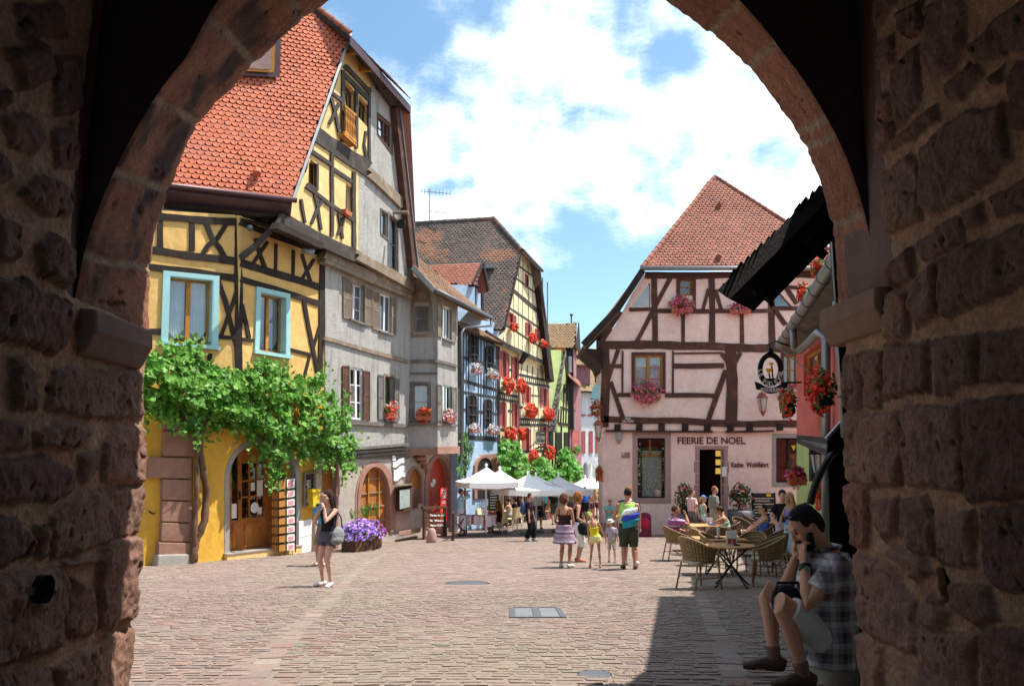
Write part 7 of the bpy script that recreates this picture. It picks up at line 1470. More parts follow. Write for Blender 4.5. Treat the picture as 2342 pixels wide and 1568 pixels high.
def cchair(label):
    t = thing('cream_chair', label, 'chair', (0, 0, 0), 'cream chairs of the lane cafe'); mb = MB(); mb.box((0, 0, .45), .46, .46, .04); bev(mb.build('seat', M['cream_chair'], t), .012); mb = MB()
    for i in range(8): a0, a1 = i / 8, (i + 1) / 8; g = lambda q: V((-.22 + .44 * q, -.23 - .05 * math.sin(math.pi * q), 0)); mb.prism([g(a0) + V((0, 0, .45)), g(a1) + V((0, 0, .45)), g(a1) + V((0, -.09, .92)), g(a0) + V((0, -.09, .92))], V((0, .02, 0)))
    mb.build('backrest', M['cream_chair'], t)
    for x, y in ((-.2, .2), (.2, .2), (-.2, -.22), (.2, -.22)): mb = MB(); mb.tube([V((x * 1.1, y * 1.2, 0)), V((x, y, .45))], .014, 6); mb.build('leg', M['chrome'], t)
    return t
cc0 = None
for u, v, hd, l in ((1142, 1222, 300, 'cream cafe chair with the white bag, under the red-haired woman'), (1166, 1210, 300, 'cream cafe chair second from the railing'), (1176, 1205, 300, 'cream cafe chair third from the railing'), (1190, 1200, 300, 'cream cafe chair behind the woman in black'), (1110, 1212, 110, 'cream cafe chair beyond the nearest laid table'), (1212, 1192, 300, 'cream cafe chair under the fourth parasol'), (1250, 1187, 300, 'cream cafe chair far up the lane by the man in black')):
    g = gnd(u, v)
    if cc0 is None: cc0 = cchair(l); cc0.location = g; cc0.rotation_euler = (0, 0, -math.radians(hd)); ORG[cc0.name] = V(g)
    else: copy_thing(cc0, g, -math.radians(hd), l)
for u0, u1, v0, v1, l in ((1118, 1141, 1112, 1168, 'chalked menu blackboard under the first parasol'),): a = atY((u0 + u1) / 2, v1, 34.0); t = thing('blackboard', l, 'blackboard', a); Pb = Pl((a.x, 34.0), 60); panel(Pb, quad((u0, v0, v1, u1, v0, v1)), 0, .05, 'board', M['slatebd'], t); mb = MB(); [mb.prism([Pb.pt(u0 + 3, v, .006), Pb.pt(u1 - 3 - (v % 7), v, .006), Pb.pt(u1 - 3 - (v % 7), v + 1, .006), Pb.pt(u0 + 3, v + 1, .006)], Pb.n * .003) for v in range(v0 + 6, v1 - 4, 6)]; mb.build('chalk_lines', M['ivory'], t)
t = thing('lamp_standard', 'thin white post beside the far parasols', 'post', gnd(1352, 1185)); mb = MB(); mb.tube([gnd(1352, 1185), atY(1350, 1060, gnd(1352, 1185).y)], .1, 10); mb.build('post', M['wframe'], t)
# ================================================================ PEOPLE
def skin(name, c):
    m, nt, p = nmat(name); co = objco(nt); n = noise(nt, 22, 4, .6, co); nt.links.new(mixc(nt, ramp(nt, n, .3, .7), [x * .9 for x in c], [min(1, x * 1.08) for x in c]), p.inputs['Base Color']); p.inputs['Roughness'].default_value = .55; p.inputs['Specular IOR Level'].default_value = .35; p.inputs['Subsurface Weight'].default_value = .08; p.inputs['Subsurface Radius'].default_value = (.02, .008, .004); return m
SK = {'fair': skin('fair_skin', (.56, .32, .235)), 'tan': skin('tanned_skin', (.44, .21, .125)), 'red': skin('ruddy_skin', (.50, .24, .16)), 'brown': skin('browned_skin', (.54, .27, .165))}
HC = {'black': (.012, .010, .009), 'dark': (.035, .02, .014), 'brown': (.06, .03, .017), 'auburn': (.10, .042, .02), 'ginger': (.25, .095, .03), 'blond': (.42, .27, .12), 'grey': (.30, .29, .28)}
_cm = {}
def cloth(c, rough=.85):
    if not isinstance(c, (tuple, list)): return c
    k = tuple(c)
    if k not in _cm:
        m, nt, p = nmat('cloth'); co = objco(nt); f = ramp(nt, noise(nt, 7, 5, .6, co), .3, .7); nt.links.new(mixc(nt, f, [x * .82 for x in c], [min(1, x * 1.1) for x in c]), p.inputs['Base Color']); p.inputs['Roughness'].default_value = rough; p.inputs['Specular IOR Level'].default_value = .15; bump(nt, p, noise(nt, 16, 3, .5, co), .012); _cm[k] = m
    return _cm[k]
def hairm(c):
    k = ('h', c)
    if k not in _cm:
        m, nt, p = nmat('hair_' + c); co = objco(nt, (90, 90, 9)); b = HC[c]; nt.links.new(mixc(nt, ramp(nt, noise(nt, 1, 3, .6, co), .3, .7), [x * .6 for x in b], [min(1, x * 1.5) for x in b]), p.inputs['Base Color']); p.inputs['Roughness'].default_value = .75; p.inputs['Specular IOR Level'].default_value = .15; bump(nt, p, noise(nt, 1, 3, .6, co), .010); _cm[k] = m
    return _cm[k]
def ik(a, c, l1, l2, hint):
    a, c = V(a), V(c); d = c - a; L = min(d.length, (l1 + l2) * .999); d.normalize(); x = (l1 * l1 - l2 * l2 + L * L) / (2 * L); h = math.sqrt(max(0, l1 * l1 - x * x)); hp = V(hint); hp = hp - d * hp.dot(d)
    if hp.length < 1e-4: hp = V((0, -1, 0))
    return a + d * x + hp.normalized() * h, a + d * L
_tx = {}
def cloud_tex(sz):
    k = round(sz, 3)
    if k not in _tx: _tx[k] = bpy.data.textures.new('folds', 'CLOUDS'); _tx[k].noise_scale = k; _tx[k].noise_depth = 3
    return _tx[k]
def remesh(o, vs, it=2):
    m = o.modifiers.new('r', 'REMESH'); m.mode = 'VOXEL'; m.voxel_size = vs; m.use_smooth_shade = True
    s = o.modifiers.new('s', 'SMOOTH'); s.factor = .5; s.iterations = it; return o
TM = [(-.12, .150, .115), (-.02, .168, .122), (.10, .152, .112), (.20, .156, .114), (.32, .178, .120), (.42, .168, .105), (.475, .115, .085), (.515, .062, .062)]
TF = [(-.12, .165, .125), (-.02, .172, .128), (.12, .128, .100), (.22, .136, .104), (.31, .152, .120), (.41, .148, .095), (.47, .10, .075), (.51, .052, .055)]
def person(label, loc, hd, H=1.72, sex='m', sk='fair', hair='brown', hs='short', top=('tee', (.5, .5, .5)), bottom=('shorts', (.1, .1, .1), .8), shoes=(.05, .03, .02), hands=None, lean=0, roll=0, twist=0, head=(0, 0, 0), feet=((-.10, 0), (.10, 0)), hip=None, knees=None, ankles=None, elbows=None, wid=1.0, belly=0, vs=.011, eyes=True, glasses=False, hat=None, fing=True, curl=.6, feetdir=(0, 0), extra=None, handdir=None, group=None, palm=None):
    s = H / 1.75; loc = V(loc); t = thing('person', label, 'person', (0, 0, 0), group)
    hp_ = V((0, 0, .955)) if hip is None else V(hip) / 1.0
    if hip is None: hp_ = hp_ * s
    Rt = Matrix.Rotation(math.radians(-twist), 3, 'Z') @ Matrix.Rotation(math.radians(roll), 3, 'Y') @ Matrix.Rotation(math.radians(-lean), 3, 'X')
    T = lambda x, y, z: hp_ + Rt @ V((x * s, y * s, z * s))
    tr = TF if sex == 'f' else TM; sw = (.158 if sex == 'f' else .182) * wid; am = .86 if sex == 'f' else 1.0; am *= .5 + .5 * wid
    if H < 1.35: am *= .8
    def torso(mb, z0, z1, inf, mx=None):
        rg = []; zs = [r[0] for r in tr]; pts = sorted(set([z0, z1] + [z for z in zs if z0 < z < z1]))
        for z in pts:
            rx = np.interp(z, zs, [r[1] for r in tr]) * wid; ry = np.interp(z, zs, [r[2] for r in tr]) * wid; fb = belly * math.exp(-((z - .06) / .12) ** 2); bend = .0
            rg.append((T(0, fb * .6 + bend, z), Rt @ V(((rx + inf) * s, 0, 0)), Rt @ V((0, (ry + inf + fb) * s, 0))))
        mb.rings(rg, 20)
    sh = [T(-sw, 0, .425), T(sw, 0, .425)]; la, lb = .30 * s, .265 * s
    hands = hands or ((-.24, .06, .80), (.24, .06, .80)); el = []; wr = []
    for i in (0, 1):
        tg = V(hands[i]) * s if hip is None else V(hands[i]); hint = (elbows[i] if elbows else ((-.5 if i == 0 else .5), -.6, -.4)); e, w_ = ik(sh[i], tg, la, lb, hint); el.append(e); wr.append(w_)
    hj = [T(-.088 * wid, 0, -.05), T(.088 * wid, 0, -.05)]; kn = []; an = []
    for i in (0, 1):
        f = feet[i]; ft = V((f[0] * s, f[1] * s, (f[2] if len(f) > 2 else 0) * s + .085 * s)) if ankles is None else V(ankles[i]); hint = V(knees[i]) - hj[i] if knees else V((0, 1, 0)); k, a = ik(hj[i], ft, .43 * s, .42 * s, hint); kn.append(k); an.append(a)
    # --- body
    b = MB(); torso(b, -.12, .515, 0)
    nk = T(0, .005, .50); Mh = Rt @ (Matrix.Rotation(math.radians(-head[0]), 3, 'Z') @ Matrix.Rotation(math.radians(-head[1]), 3, 'X') @ Matrix.Rotation(math.radians(head[2]), 3, 'Y')); n2 = nk + (Rt @ V((0, .012, .03)) + Mh @ V((0, .012, .04))) * s; hsz = s * (1.05 if H > 1.4 else 1.0 + (1.4 - H) * .55)
    Hd = lambda x, y, z: n2 + Mh @ V((x * hsz, y * hsz, (z + .105) * hsz)); hx = (Mh @ V((1, 0, 0)), Mh @ V((0, 1, 0)), Mh @ V((0, 0, 1)))
    b.tube([T(0, -.005, .44), nk, n2, Hd(0, .0, -.03)], [.075 * s, .057 * s, .055 * s, .055 * s], 12)
    b.ball(Hd(0, 0, .01), (.075 * hsz, .096 * hsz, .108 * hsz), 16, 10, hx); b.ball(Hd(0, .036, -.058), (.057 * hsz, .062 * hsz, .064 * hsz), 14, 8, hx); b.ball(Hd(0, .052, -.02), (.064 * hsz, .048 * hsz, .07 * hsz), 12, 8, hx)
    b.tube([Hd(0, .092, .022), Hd(0, .108, -.012), Hd(0, .114, -.026), Hd(0, .09, -.036)], [.010 * hsz, .013 * hsz, .016 * hsz, .012 * hsz], 8); b.tube([Hd(-.04, .086, .03), Hd(0, .097, .034), Hd(.04, .086, .03)], .012 * hsz, 8); b.tube([Hd(-.02, .092, -.062), Hd(0, .10, -.060), Hd(.02, .092, -.062)], .010 * hsz, 8)
    for q in (-1, 1): b.ball(Hd(.077 * q, -.004, -.008), (.011 * hsz, .020 * hsz, .031 * hsz), 8, 6, hx); b.ball(Hd(.04 * q, .07, -.022), (.026 * hsz, .026 * hsz, .026 * hsz), 8, 6, hx)
    for i in (0, 1):
        q = -1 if i == 0 else 1; d1 = el[i] - sh[i]; r = s * am
        b.tube([T(sw * .55 * q, 0, .43), sh[i], sh[i] + d1 * .3, sh[i] + d1 * .75, el[i], el[i] + (wr[i] - el[i]) * .3, el[i] + (wr[i] - el[i]) * .75, wr[i]], [.06 * r, .060 * r, .052 * r, .042 * r, .039 * r, .042 * r, .030 * r, .024 * r], 12)
        # hand: palm, four fingers of unequal length, thumb from the side of the palm
        fd = (wr[i] - el[i]).normalized()
        if handdir and handdir[i] is not None: fd = V(handdir[i]).normalized()
        pn = V(palm[i]) if palm and palm[i] is not None else V((-q, 0, 0)); pn = (pn - fd * pn.dot(fd)); pn = pn.normalized() if pn.length > .05 else fd.orthogonal().normalized(); sd = fd.cross(pn) * (1 if True else 1); hsx = s * (.92 if sex == 'f' else 1)
        pc = wr[i] + fd * .05 * hsx; b.ball(pc, (.040 * hsx, .018 * hsx, .052 * hsx), 10, 8, (sd, pn, fd)); thumb_side = 1 if sd.dot(V((0, 1, .3))) > 0 else -1
        if fing:
            for k, ln in enumerate((.070, .082, .077, .060)):
                x = (k - 1.5) * -.0185 * thumb_side; p0 = pc + sd * (x * hsx) + fd * .036 * hsx; c_ = curl if not hasattr(curl, '__len__') else curl[i]; dirs = []; a_ = c_ * .35; p1 = p0 + (fd * math.cos(a_) + pn * math.sin(a_)) * ln * .42 * hsx; a_ = c_ * 1.1; p2 = p1 + (fd * math.cos(a_) + pn * math.sin(a_)) * ln * .33 * hsx; a_ = c_ * 1.7; p3 = p2 + (fd * math.cos(a_) + pn * math.sin(a_)) * ln * .27 * hsx; b.tube([p0 - fd * .01, p1, p2, p3], [.0095 * hsx, .009 * hsx, .0082 * hsx, .0065 * hsx], 8)
            p0 = pc + sd * (.030 * thumb_side * hsx) - fd * .02 * hsx; b.tube([p0, p0 + (sd * .8 * thumb_side + fd * .7 + pn * .5).normalized() * .034 * hsx, p0 + (sd * .5 * thumb_side + fd + pn * .8).normalized() * .064 * hsx], [.014 * hsx, .011 * hsx, .008 * hsx], 8)
        else: b.tube([pc, pc + (fd + pn * .4) * .07 * hsx], [.034 * hsx, .02 * hsx], 8)
    lg = s * (.94 if sex == 'f' else 1) * (.45 + .55 * wid)
    if H < 1.35: lg *= .78
    for i in (0, 1):
        d1 = kn[i] - hj[i]; d2 = an[i] - kn[i]; bk = d2.cross(V((1, 0, 0))).normalized() * (.014 * s); bk = bk if bk.y < 0 else -bk
        b.tube([hj[i], hj[i] + d1 * .25, hj[i] + d1 * .65, kn[i], kn[i] + d2 * .12, kn[i] + d2 * .32 + bk, kn[i] + d2 * .65 + bk * .4, an[i]], [.090 * lg, .086 * lg, .066 * lg, .054 * lg, .051 * lg, .057 * lg, .042 * lg, .034 * lg], 14)
        fa = math.radians(feetdir[i]); ff = V((math.sin(fa), math.cos(fa), 0)); z = an[i].z - .085 * s
        b.tube([an[i] - ff * .045 * s + V((0, 0, -.055 * s)), an[i] + ff * .02 * s + V((0, 0, -.045 * s)), an[i] + ff * .11 * s + V((0, 0, -.062 * s)), an[i] + ff * .175 * s + V((0, 0, -.068 * s))], [(.030 * s, .028 * s), (.036 * s, .036 * s), (.042 * s, .022 * s), (.03 * s, .014 * s)], 12)
    body = remesh(b.build('body', SK[sk], t), vs * .75 if fing else vs, 2)
    def part(name, mb, mt, v=vs, it=2):
        o = remesh(mb.build(name, mt, t), v, it); k = {'hair': (.012, .009), 'beard': (.015, .008), 'shoe': None}.get(name, (.07, .016))
        if k: d = o.modifiers.new('folds', 'DISPLACE'); d.texture = cloud_tex(k[0] * s); d.strength = k[1] * s; d.mid_level = .5; d.texture_coords = 'LOCAL'
        return o
    # --- clothes
    if top:
        k, c = top[0], cloth(top[1]); mb = MB()
        if k in ('tee', 'long', 'sleeveless'):
            torso(mb, top[2] if len(top) > 2 else -.06, .49 if k != 'sleeveless' else .46, top[3] if len(top) > 3 else .020)
            for i in (0, 1):
                q = -1 if i == 0 else 1; d1 = el[i] - sh[i]; r = s * am
                if k == 'sleeveless': mb.tube([T(sw * .3 * q, 0, .43), T(sw * .8 * q, 0, .425)], [.085 * s, .07 * s], 12); continue
                if k == 'tee': mb.tube([T(sw * .5 * q, 0, .42), sh[i] + V((0, 0, .004)), sh[i] + d1 * .35, sh[i] + d1 * .66], [.08 * r, .080 * r, .076 * r, .078 * r], 14)
                else: d2 = wr[i] - el[i]; mb.tube([T(sw * .5 * q, 0, .42), sh[i], sh[i] + d1 * .5, el[i], el[i] + d2 * .45], [.078 * r, .078 * r, .066 * r, .058 * r, .054 * r], 14)
        elif k in ('tank', 'cami'):
            zt = .36 if k == 'tank' else .30; torso(mb, -.05, zt, .016)
            for q in (-1, 1): w_ = .026 if k == 'tank' else .011; mb.tube([T(.10 * q * wid, .105 * (1 if k == 'cami' else 1), zt - .02), T(.112 * q * wid, .07, .42), T(.112 * q * wid, 0, .462), T(.105 * q * wid, -.075, .41), T(.095 * q * wid, -.115, zt - .03)], [(w_ * s, .012 * s + w_ * .2 * s)] * 5, 10)
        part('top' if k in ('tank', 'cami') else 'shirt', mb, c)
    if bottom:
        k, c, ln = bottom[0], cloth(bottom[1]), bottom[2]; mb = MB()
        if k == 'skirt':
            fl = bottom[3] if len(bottom) > 3 else .1; rg = []
            for i in range(9):
                q = i / 8; z = .06 - q * ln; r0 = np.interp(min(0, max(-.12, z)), [-.12, 0], [tr[0][1], tr[1][1]]) * wid + .025; rg.append((T(0, 0, z), Rt @ V(((r0 + fl * q ** 1.2) * s, 0, 0)), Rt @ V((0, (r0 * .80 + fl * q ** 1.2) * s, 0))))
            mb.rings(rg, 24)
        else:
            torso(mb, -.14, .05, .024)
            for i in (0, 1):
                d1 = kn[i] - hj[i]; d2 = an[i] - kn[i]; pts = []; rad = []; fl = bottom[3] if len(bottom) > 3 else .0
                for x in (0, .25, .5, .75, 1.0, 1.3, 1.6, 1.9, 2.0):
                    if x > ln + .01 and pts and x - .3 > ln: break
                    xx = min(x, ln); p = hj[i] + d1 * min(xx, 1) + d2 * max(0, xx - 1); base = np.interp(xx, [0, .25, .65, 1, 1.3, 2], [.095, .09, .072, .060, .060, .042]); pts.append(p); rad.append((base + .017 + fl * xx * .5) * lg)
                    if x >= ln: break
                mb.tube(pts, rad, 16)
        part({'skirt': 'skirt', 'shorts': 'shorts', 'trousers': 'trousers'}[k], mb, c)
    if shoes:
        cs_ = cloth(shoes, .6); 
        for i in (0, 1):
            mb = MB(); fa = math.radians(feetdir[i]); ff = V((math.sin(fa), math.cos(fa), 0)); rt_ = V((ff.y, -ff.x, 0)); o = an[i] + V((0, 0, -.085 * s))
            if len(shoes) > 3: pass
            mb.tube([o - ff * .07 * s + V((0, 0, .04 * s)), o - ff * .03 * s + V((0, 0, .052 * s)), o + ff * .06 * s + V((0, 0, .044 * s)), o + ff * .13 * s + V((0, 0, .032 * s)), o + ff * .19 * s + V((0, 0, .024 * s))], [(.034 * s, .036 * s), (.042 * s, .052 * s), (.044 * s, .042 * s), (.047 * s, .032 * s), (.036 * s, .022 * s)], 12); part('shoe', mb, cs_, max(.008, vs * .8))
    if hair:
        mb = MB(); hm = hairm(hair)
        if hs == 'short': mb.ball(Hd(0, -.010, .062), (.072 * hsz, .084 * hsz, .064 * hsz), 16, 10, hx); mb.ball(Hd(0, -.042, .008), (.078 * hsz, .062 * hsz, .094 * hsz), 14, 8, hx); mb.ball(Hd(.058, -.006, .038), (.026 * hsz, .05 * hsz, .042 * hsz), 10, 8, hx); mb.ball(Hd(-.058, -.006, .038), (.026 * hsz, .05 * hsz, .042 * hsz), 10, 8, hx)
        elif hs == 'buzz': mb.ball(Hd(0, -.012, .026), (.0785 * hsz, .095 * hsz, .099 * hsz), 16, 10, hx)
        elif hs == 'bald': mb.tube([Hd(-.07, -.03, -.02), Hd(-.05, -.085, -.03), Hd(.05, -.085, -.03), Hd(.07, -.03, -.02)], .022 * hsz, 8)
        else:
            mb.ball(Hd(0, -.016, .030), (.088 * hsz, .104 * hsz, .110 * hsz), 16, 10, hx)
            if hs == 'bob': mb.ball(Hd(0, -.040, -.012), (.104 * hsz, .092 * hsz, .118 * hsz), 14, 8, hx)
            if hs == 'long':
                mb.tube([Hd(0, -.05, .04), Hd(0, -.075, -.06), T(0, -.105, .42), T(0, -.125, .26)], [(.085 * hsz, .05 * hsz), (.095 * hsz, .05 * hsz), (.11 * s, .045 * s), (.06 * s, .02 * s)], 14)
                for q in (-1, 1): mb.tube([Hd(.07 * q, -.01, .04), Hd(.088 * q, .005, -.05), T(.105 * q, .0, .42), T(.11 * q, .04, .33)], [.03 * hsz, .034 * hsz, .034 * s, .02 * s], 10)
            if hs == 'pony': mb.tube([Hd(0, -.09, .05), Hd(0, -.135, .01), Hd(0, -.14, -.08), Hd(0, -.12, -.16)], [.03 * hsz, .034 * hsz, .03 * hsz, .012 * hsz], 10)
            if hs == 'bun': mb.ball(Hd(0, -.11, .03), (.045 * hsz, .04 * hsz, .045 * hsz), 10, 8, hx)
        part('hair', mb, hm, vs, 1)
    if hat:
        mb = MB(); 
        if hat[0] == 'sun': mb.tube([Hd(0, 0, .035), Hd(0, 0, .05), Hd(0, 0, .12), Hd(0, 0, .135)], [.155 * hsz, .10 * hsz, .088 * hsz, .05 * hsz], 22)
        elif hat[0] == 'cap': mb.ball(Hd(0, -.005, .06), (.086 * hsz, .104 * hsz, .085 * hsz), 16, 8, hx); mb.tube([Hd(0, .08, .058), Hd(0, .17, .044)], [(.07 * hsz, .014 * hsz), (.055 * hsz, .012 * hsz)], 14)
        else: mb.ball(Hd(0, -.012, .045), (.092 * hsz, .108 * hsz, .10 * hsz), 16, 8, hx)
        part('hat', mb, cloth(hat[1]), vs, 1)
    if glasses:
        mb = MB()
        for q in (-1, 1): mb.ball(Hd(.033 * q, .094, .012), (.026 * hsz, .009 * hsz, .018 * hsz), 10, 6, hx); mb.bar(Hd(.06 * q, .085, .016), Hd(.08 * q, 0, .012), .006)
        mb.bar(Hd(-.02, .105, .018), Hd(.02, .105, .018), .006); mb.build('sunglasses', M['iron'], t)
    elif eyes:
        mb = MB(); 
        for q in (-1, 1): mb.ball(Hd(.031 * q, .0915, .010), (.011 * hsz, .006 * hsz, .0055 * hsz), 8, 6, hx)
        mb.build('eyes', M['iron'], t)
    if extra: extra(t, dict(T=T, Hd=Hd, hx=hx, s=s, sh=sh, el=el, wr=wr, kn=kn, an=an, hj=hj, hsz=hsz, part=part, Mh=Mh, Rt=Rt, vs=vs, tr=tr))
    t.location = loc; t.rotation_euler = (0, 0, -math.radians(hd)); ORG[t.name] = loc; return t
def held(name, label, cat, P, hd, loc, build):
    """a thing someone holds or wears: built in the wearer's frame, stands as its own object"""
    t = thing(name, label, cat, (0, 0, 0)); build(t); t.location = loc; t.rotation_euler = (0, 0, -math.radians(hd)); return t
def later(lst, fn): lst.append(fn)
HELD = []
def camera_x(label, q='near'):
    def f(t, J):
        c = (J['wr'][0] + J['wr'][1]) / 2 + V((0, .10 * J['s'], .055 * J['s'])); HELD.append(('compact_camera', label, 'camera', c, t))
    return f
def bag_x(label, c, kind, col, mname='bag'):
    def f(t, J): HELD.append((kind, label, 'bag', (c, J), t, col))
    return f
skirt_m = bands('flounced_print', [(.30, .20, .26), (.40, .30, .38), (.16, .08, .12), (.48, .40, .48), (.34, .22, .30)], 2, 4.5)
polo_m = bands('striped_polo', [(.62, .12, .32), (.16, .07, .22), (.78, .45, .55), (.20, .08, .26)], 2, 6.5)
shirt_m = bands('striped_shirt', [(.74, .46, .42), (.80, .62, .58), (.62, .30, .28)], 0, 16)
check_m = bands('grey_check', [(.58, .56, .56), (.21, .18, .18), (.08, .07, .075), (.32, .29, .29)], 2, 8.5, check=1)
gridshirt_m = bands('pale_check', [(.55, .54, .56), (.72, .71, .72), (.42, .42, .46)], 2, 9, check=0)
PE = person
# the woman taking a photograph on the left
PE('woman in a black tank top and grey shorts photographing, nearest on the left', gnd(747, 1340), 208, 1.64, 'f', 'fair', 'dark', 'long', ('tank', (.012, .012, .014)), ('shorts', (.085, .075, .09), .42), (.62, .55, .52), hands=((-.05, .19, 1.44), (.07, .19, 1.42)), elbows=((-.35, .1, -1), (.35, .3, -1)), head=(6, 4, 0), feet=((-.11, .02), (.11, -.02)), feetdir=(-16, 18), vs=.008, curl=1.25, handdir=((.35, .2, .9), (-.35, .2, .9)), palm=((1, .2, 0), (-1, .2, 0)), extra=lambda t, J: (HELD.append(('compact_camera', 'small silver camera in the hands of the woman in the black tank top', (J['wr'][0] + J['wr'][1]) / 2 + V((0, .075, .065)), t)), HELD.append(('shoulder_bag', 'grey shoulder bag at the side of the woman in the black tank top', J['T'](-.21, -.03, -.02), t))))
PE('man in a blue T-shirt half hidden behind the woman in black shorts', gnd(739, 1293), 215, 1.72, 'm', 'tan', 'brown', 'short', ('tee', (.04, .30, .55)), ('shorts', (.20, .14, .10), 1.0), (.6, .4, .3), hands=((-.24, .06, 1.0), (.17, .12, 1.0)), elbows=((-1, -.2, 0), (1, -.2, 0)), vs=.012, feet=((-.1, 0), (.1, .08)))
PE('man in a pale blue jumper and white trousers photographing by the railing', gnd(1053, 1226), 75, 1.76, 'm', 'fair', 'brown', 'short', ('long', (.40, .68, .76)), ('trousers', (.76, .72, .75), 1.55, .03), (.05, .045, .04), hands=((-.06, .22, 1.60), (.08, .24, 1.62)), elbows=((-.7, .2, -.6), (.8, .2, -.5)), head=(0, -6, 0), vs=.012, extra=lambda t, J: HELD.append(('compact_camera', 'small camera raised by the man in the pale blue jumper', (J['wr'][0] + J['wr'][1]) / 2 + V((0, .08, .06)), t)))
PE('woman in a dark tunic and long black trousers with a blue rucksack walking', gnd(1211, 1237), 98, 1.62, 'f', 'fair', 'dark', 'short', ('tee', (.035, .018, .03), -.22), ('trousers', (.008, .008, .010), 1.92, .035), (.25, .3, .34), hands=((-.18, .18, .80), (.22, .02, .80)), feet=((-.1, .14), (.1, -.10)), wid=1.06, vs=.012, extra=lambda t, J: HELD.append(('rucksack', 'navy rucksack on the woman in the dark tunic', J['T'](0, -.22, .24), t)))
PE('man in a pale checked shirt and dark shorts walking away behind her', gnd(1230, 1210), 20, 1.78, 'm', 'tan', 'grey', 'bald', ('tee', gridshirt_m, -.16), ('shorts', (.04, .04, .05), .95), (.04, .035, .03), feet=((-.1, -.12), (.1, .14)), belly=.03, wid=1.05, vs=.014, fing=False)
PE('man in a black T-shirt and dark shorts walking away up the lane', gnd(1268, 1199), 355, 1.78, 'm', 'fair', 'brown', 'buzz', ('tee', (.014, .014, .016), -.14), ('shorts', (.06, .06, .055), .95), (.05, .04, .035), feet=((-.1, -.2), (.1, .12)), wid=1.06, vs=.014, fing=False)
PE('man in a white and pink T-shirt walking towards the camera up the lane', gnd(1261, 1184), 175, 1.80, 'm', 'red', 'brown', 'short', ('tee', (.78, .66, .68)), ('shorts', (.2, .2, .24), .9), vs=.016, fing=False)
PE('woman with bobbed hair in a brown camisole and flounced print skirt', gnd(1292, 1297), 22, 1.66, 'f', 'tan', 'auburn', 'bob', ('cami', (.045, .022, .022)), ('skirt', skirt_m, .44, .10), (.62, .55, .48), hands=((-.17, .20, .98), (.14, .26, 1.0)), elbows=((-.45, -.9, -.3), (.45, -.9, -.3)), feet=((-.1, .0), (.11, .02)), head=(30, -4, 0), wid=1.06, vs=.009, feetdir=(-5, 20))
PE('woman in sunglasses with a black top and white cropped trousers turned right', gnd(1322, 1284), 82, 1.70, 'f', 'red', 'ginger', 'bob', ('tank', (.012, .012, .014)), ('trousers', (.70, .69, .68), 1.28), (.45, .16, .09), hands=((-.2, .15, 1.02), (.2, .15, .98)), glasses=True, vs=.010, feetdir=(0, 15), extra=lambda t, J: HELD.append(('shoulder_bag', 'dark handbag on the arm of the woman in sunglasses', J['T'](.22, .1, -.10), t)))
PE('girl in a yellow top and pale yellow shorts leaning her head', gnd(1362, 1298), 8, 1.26, 'f', 'tan', 'blond', 'pony', ('cami', (.66, .58, .02)), ('shorts', (.72, .64, .26), .35), (.42, .18, .12), hands=((-.20, .02, .74), (.36, .1, .86)), roll=-8, head=(0, 6, -24), feet=((-.17, 0), (.15, 0)), vs=.008, hat=('band', (.22, .36, .06)))
PE('small boy in a mauve T-shirt, beige shorts and a pale sun hat', gnd(1400, 1285), 190, 1.02, 'm', 'fair', 'blond', 'short', ('tee', (.46, .38, .50), -.10), ('shorts', (.42, .36, .28), .9, .03), (.20, .12, .08), head=(10, 18, 8), feet=((-.13, 0), (.13, .02)), vs=.008, hat=('sun', (.66, .64, .50)), hands=((-.27, .05, .80), (.27, .05, .80)))
PE('man in a neon green vest and dark green shorts seen from behind', gnd(1439, 1301), 8, 1.78, 'm', 'tan', 'black', 'buzz', ('sleeveless', (.42, .72, .16), -.10), ('shorts', (.045, .055, .04), 1.05, .035), (.07, .035, .025), hands=((-.24, .26, 1.12), (.20, .26, .98)), elbows=((-.45, -.9, -.3), (.35, -.9, -.4)), feet=((-.12, 0), (.13, .02)), wid=1.10, head=(-12, 0, 0), vs=.009, feetdir=(-14, 10), extra=lambda t, J: HELD.append(('drawstring_bag', 'blue, white and teal drawstring bag on the neon green vest', J['T'](.04, -.19, .16), t)))
PE('ginger-haired person in a dark top mostly hidden by the neon vest', gnd(1441, 1291), 15, 1.83, 'm', 'fair', 'ginger', 'short', ('tee', (.03, .035, .04)), ('shorts', (.25, .22, .18), 1.0), (.66, .62, .58), vs=.013, fing=False, feet=((-.1, .0), (.16, .0)))
# seated man at the corner of the rose house, on a block
bk_ = thing('stone_bench', 'low rough stone block at the corner of the rose house', 'bench', gnd(1404, 1224)); g0 = gnd(1404, 1224); mb = MB(); mb.box(g0 + V((0, .2, .24)), .9, .5, .52); bev(mb.build('block', M['sand_pink'], bk_), .05)
PE('elderly man in a teal shirt and sunglasses sitting with folded arms', g0 + V((-.12, .05, 0)), 182, 1.72, 'm', 'red', 'grey', 'bald', ('tee', (.16, .42, .40), -.12), ('shorts', (.40, .42, .44), 1.0), (.05, .05, .05), hip=(0, -.02, .62), knees=((-.17, .44, .60), (.17, .44, .60)), ankles=((-.16, .42, .10), (.16, .46, .10)), hands=((.12, .24, .94), (-.12, .26, .96)), elbows=((-1, .2, -.6), (1, .2, -.6)), glasses=True, belly=.05, vs=.012, fing=False)
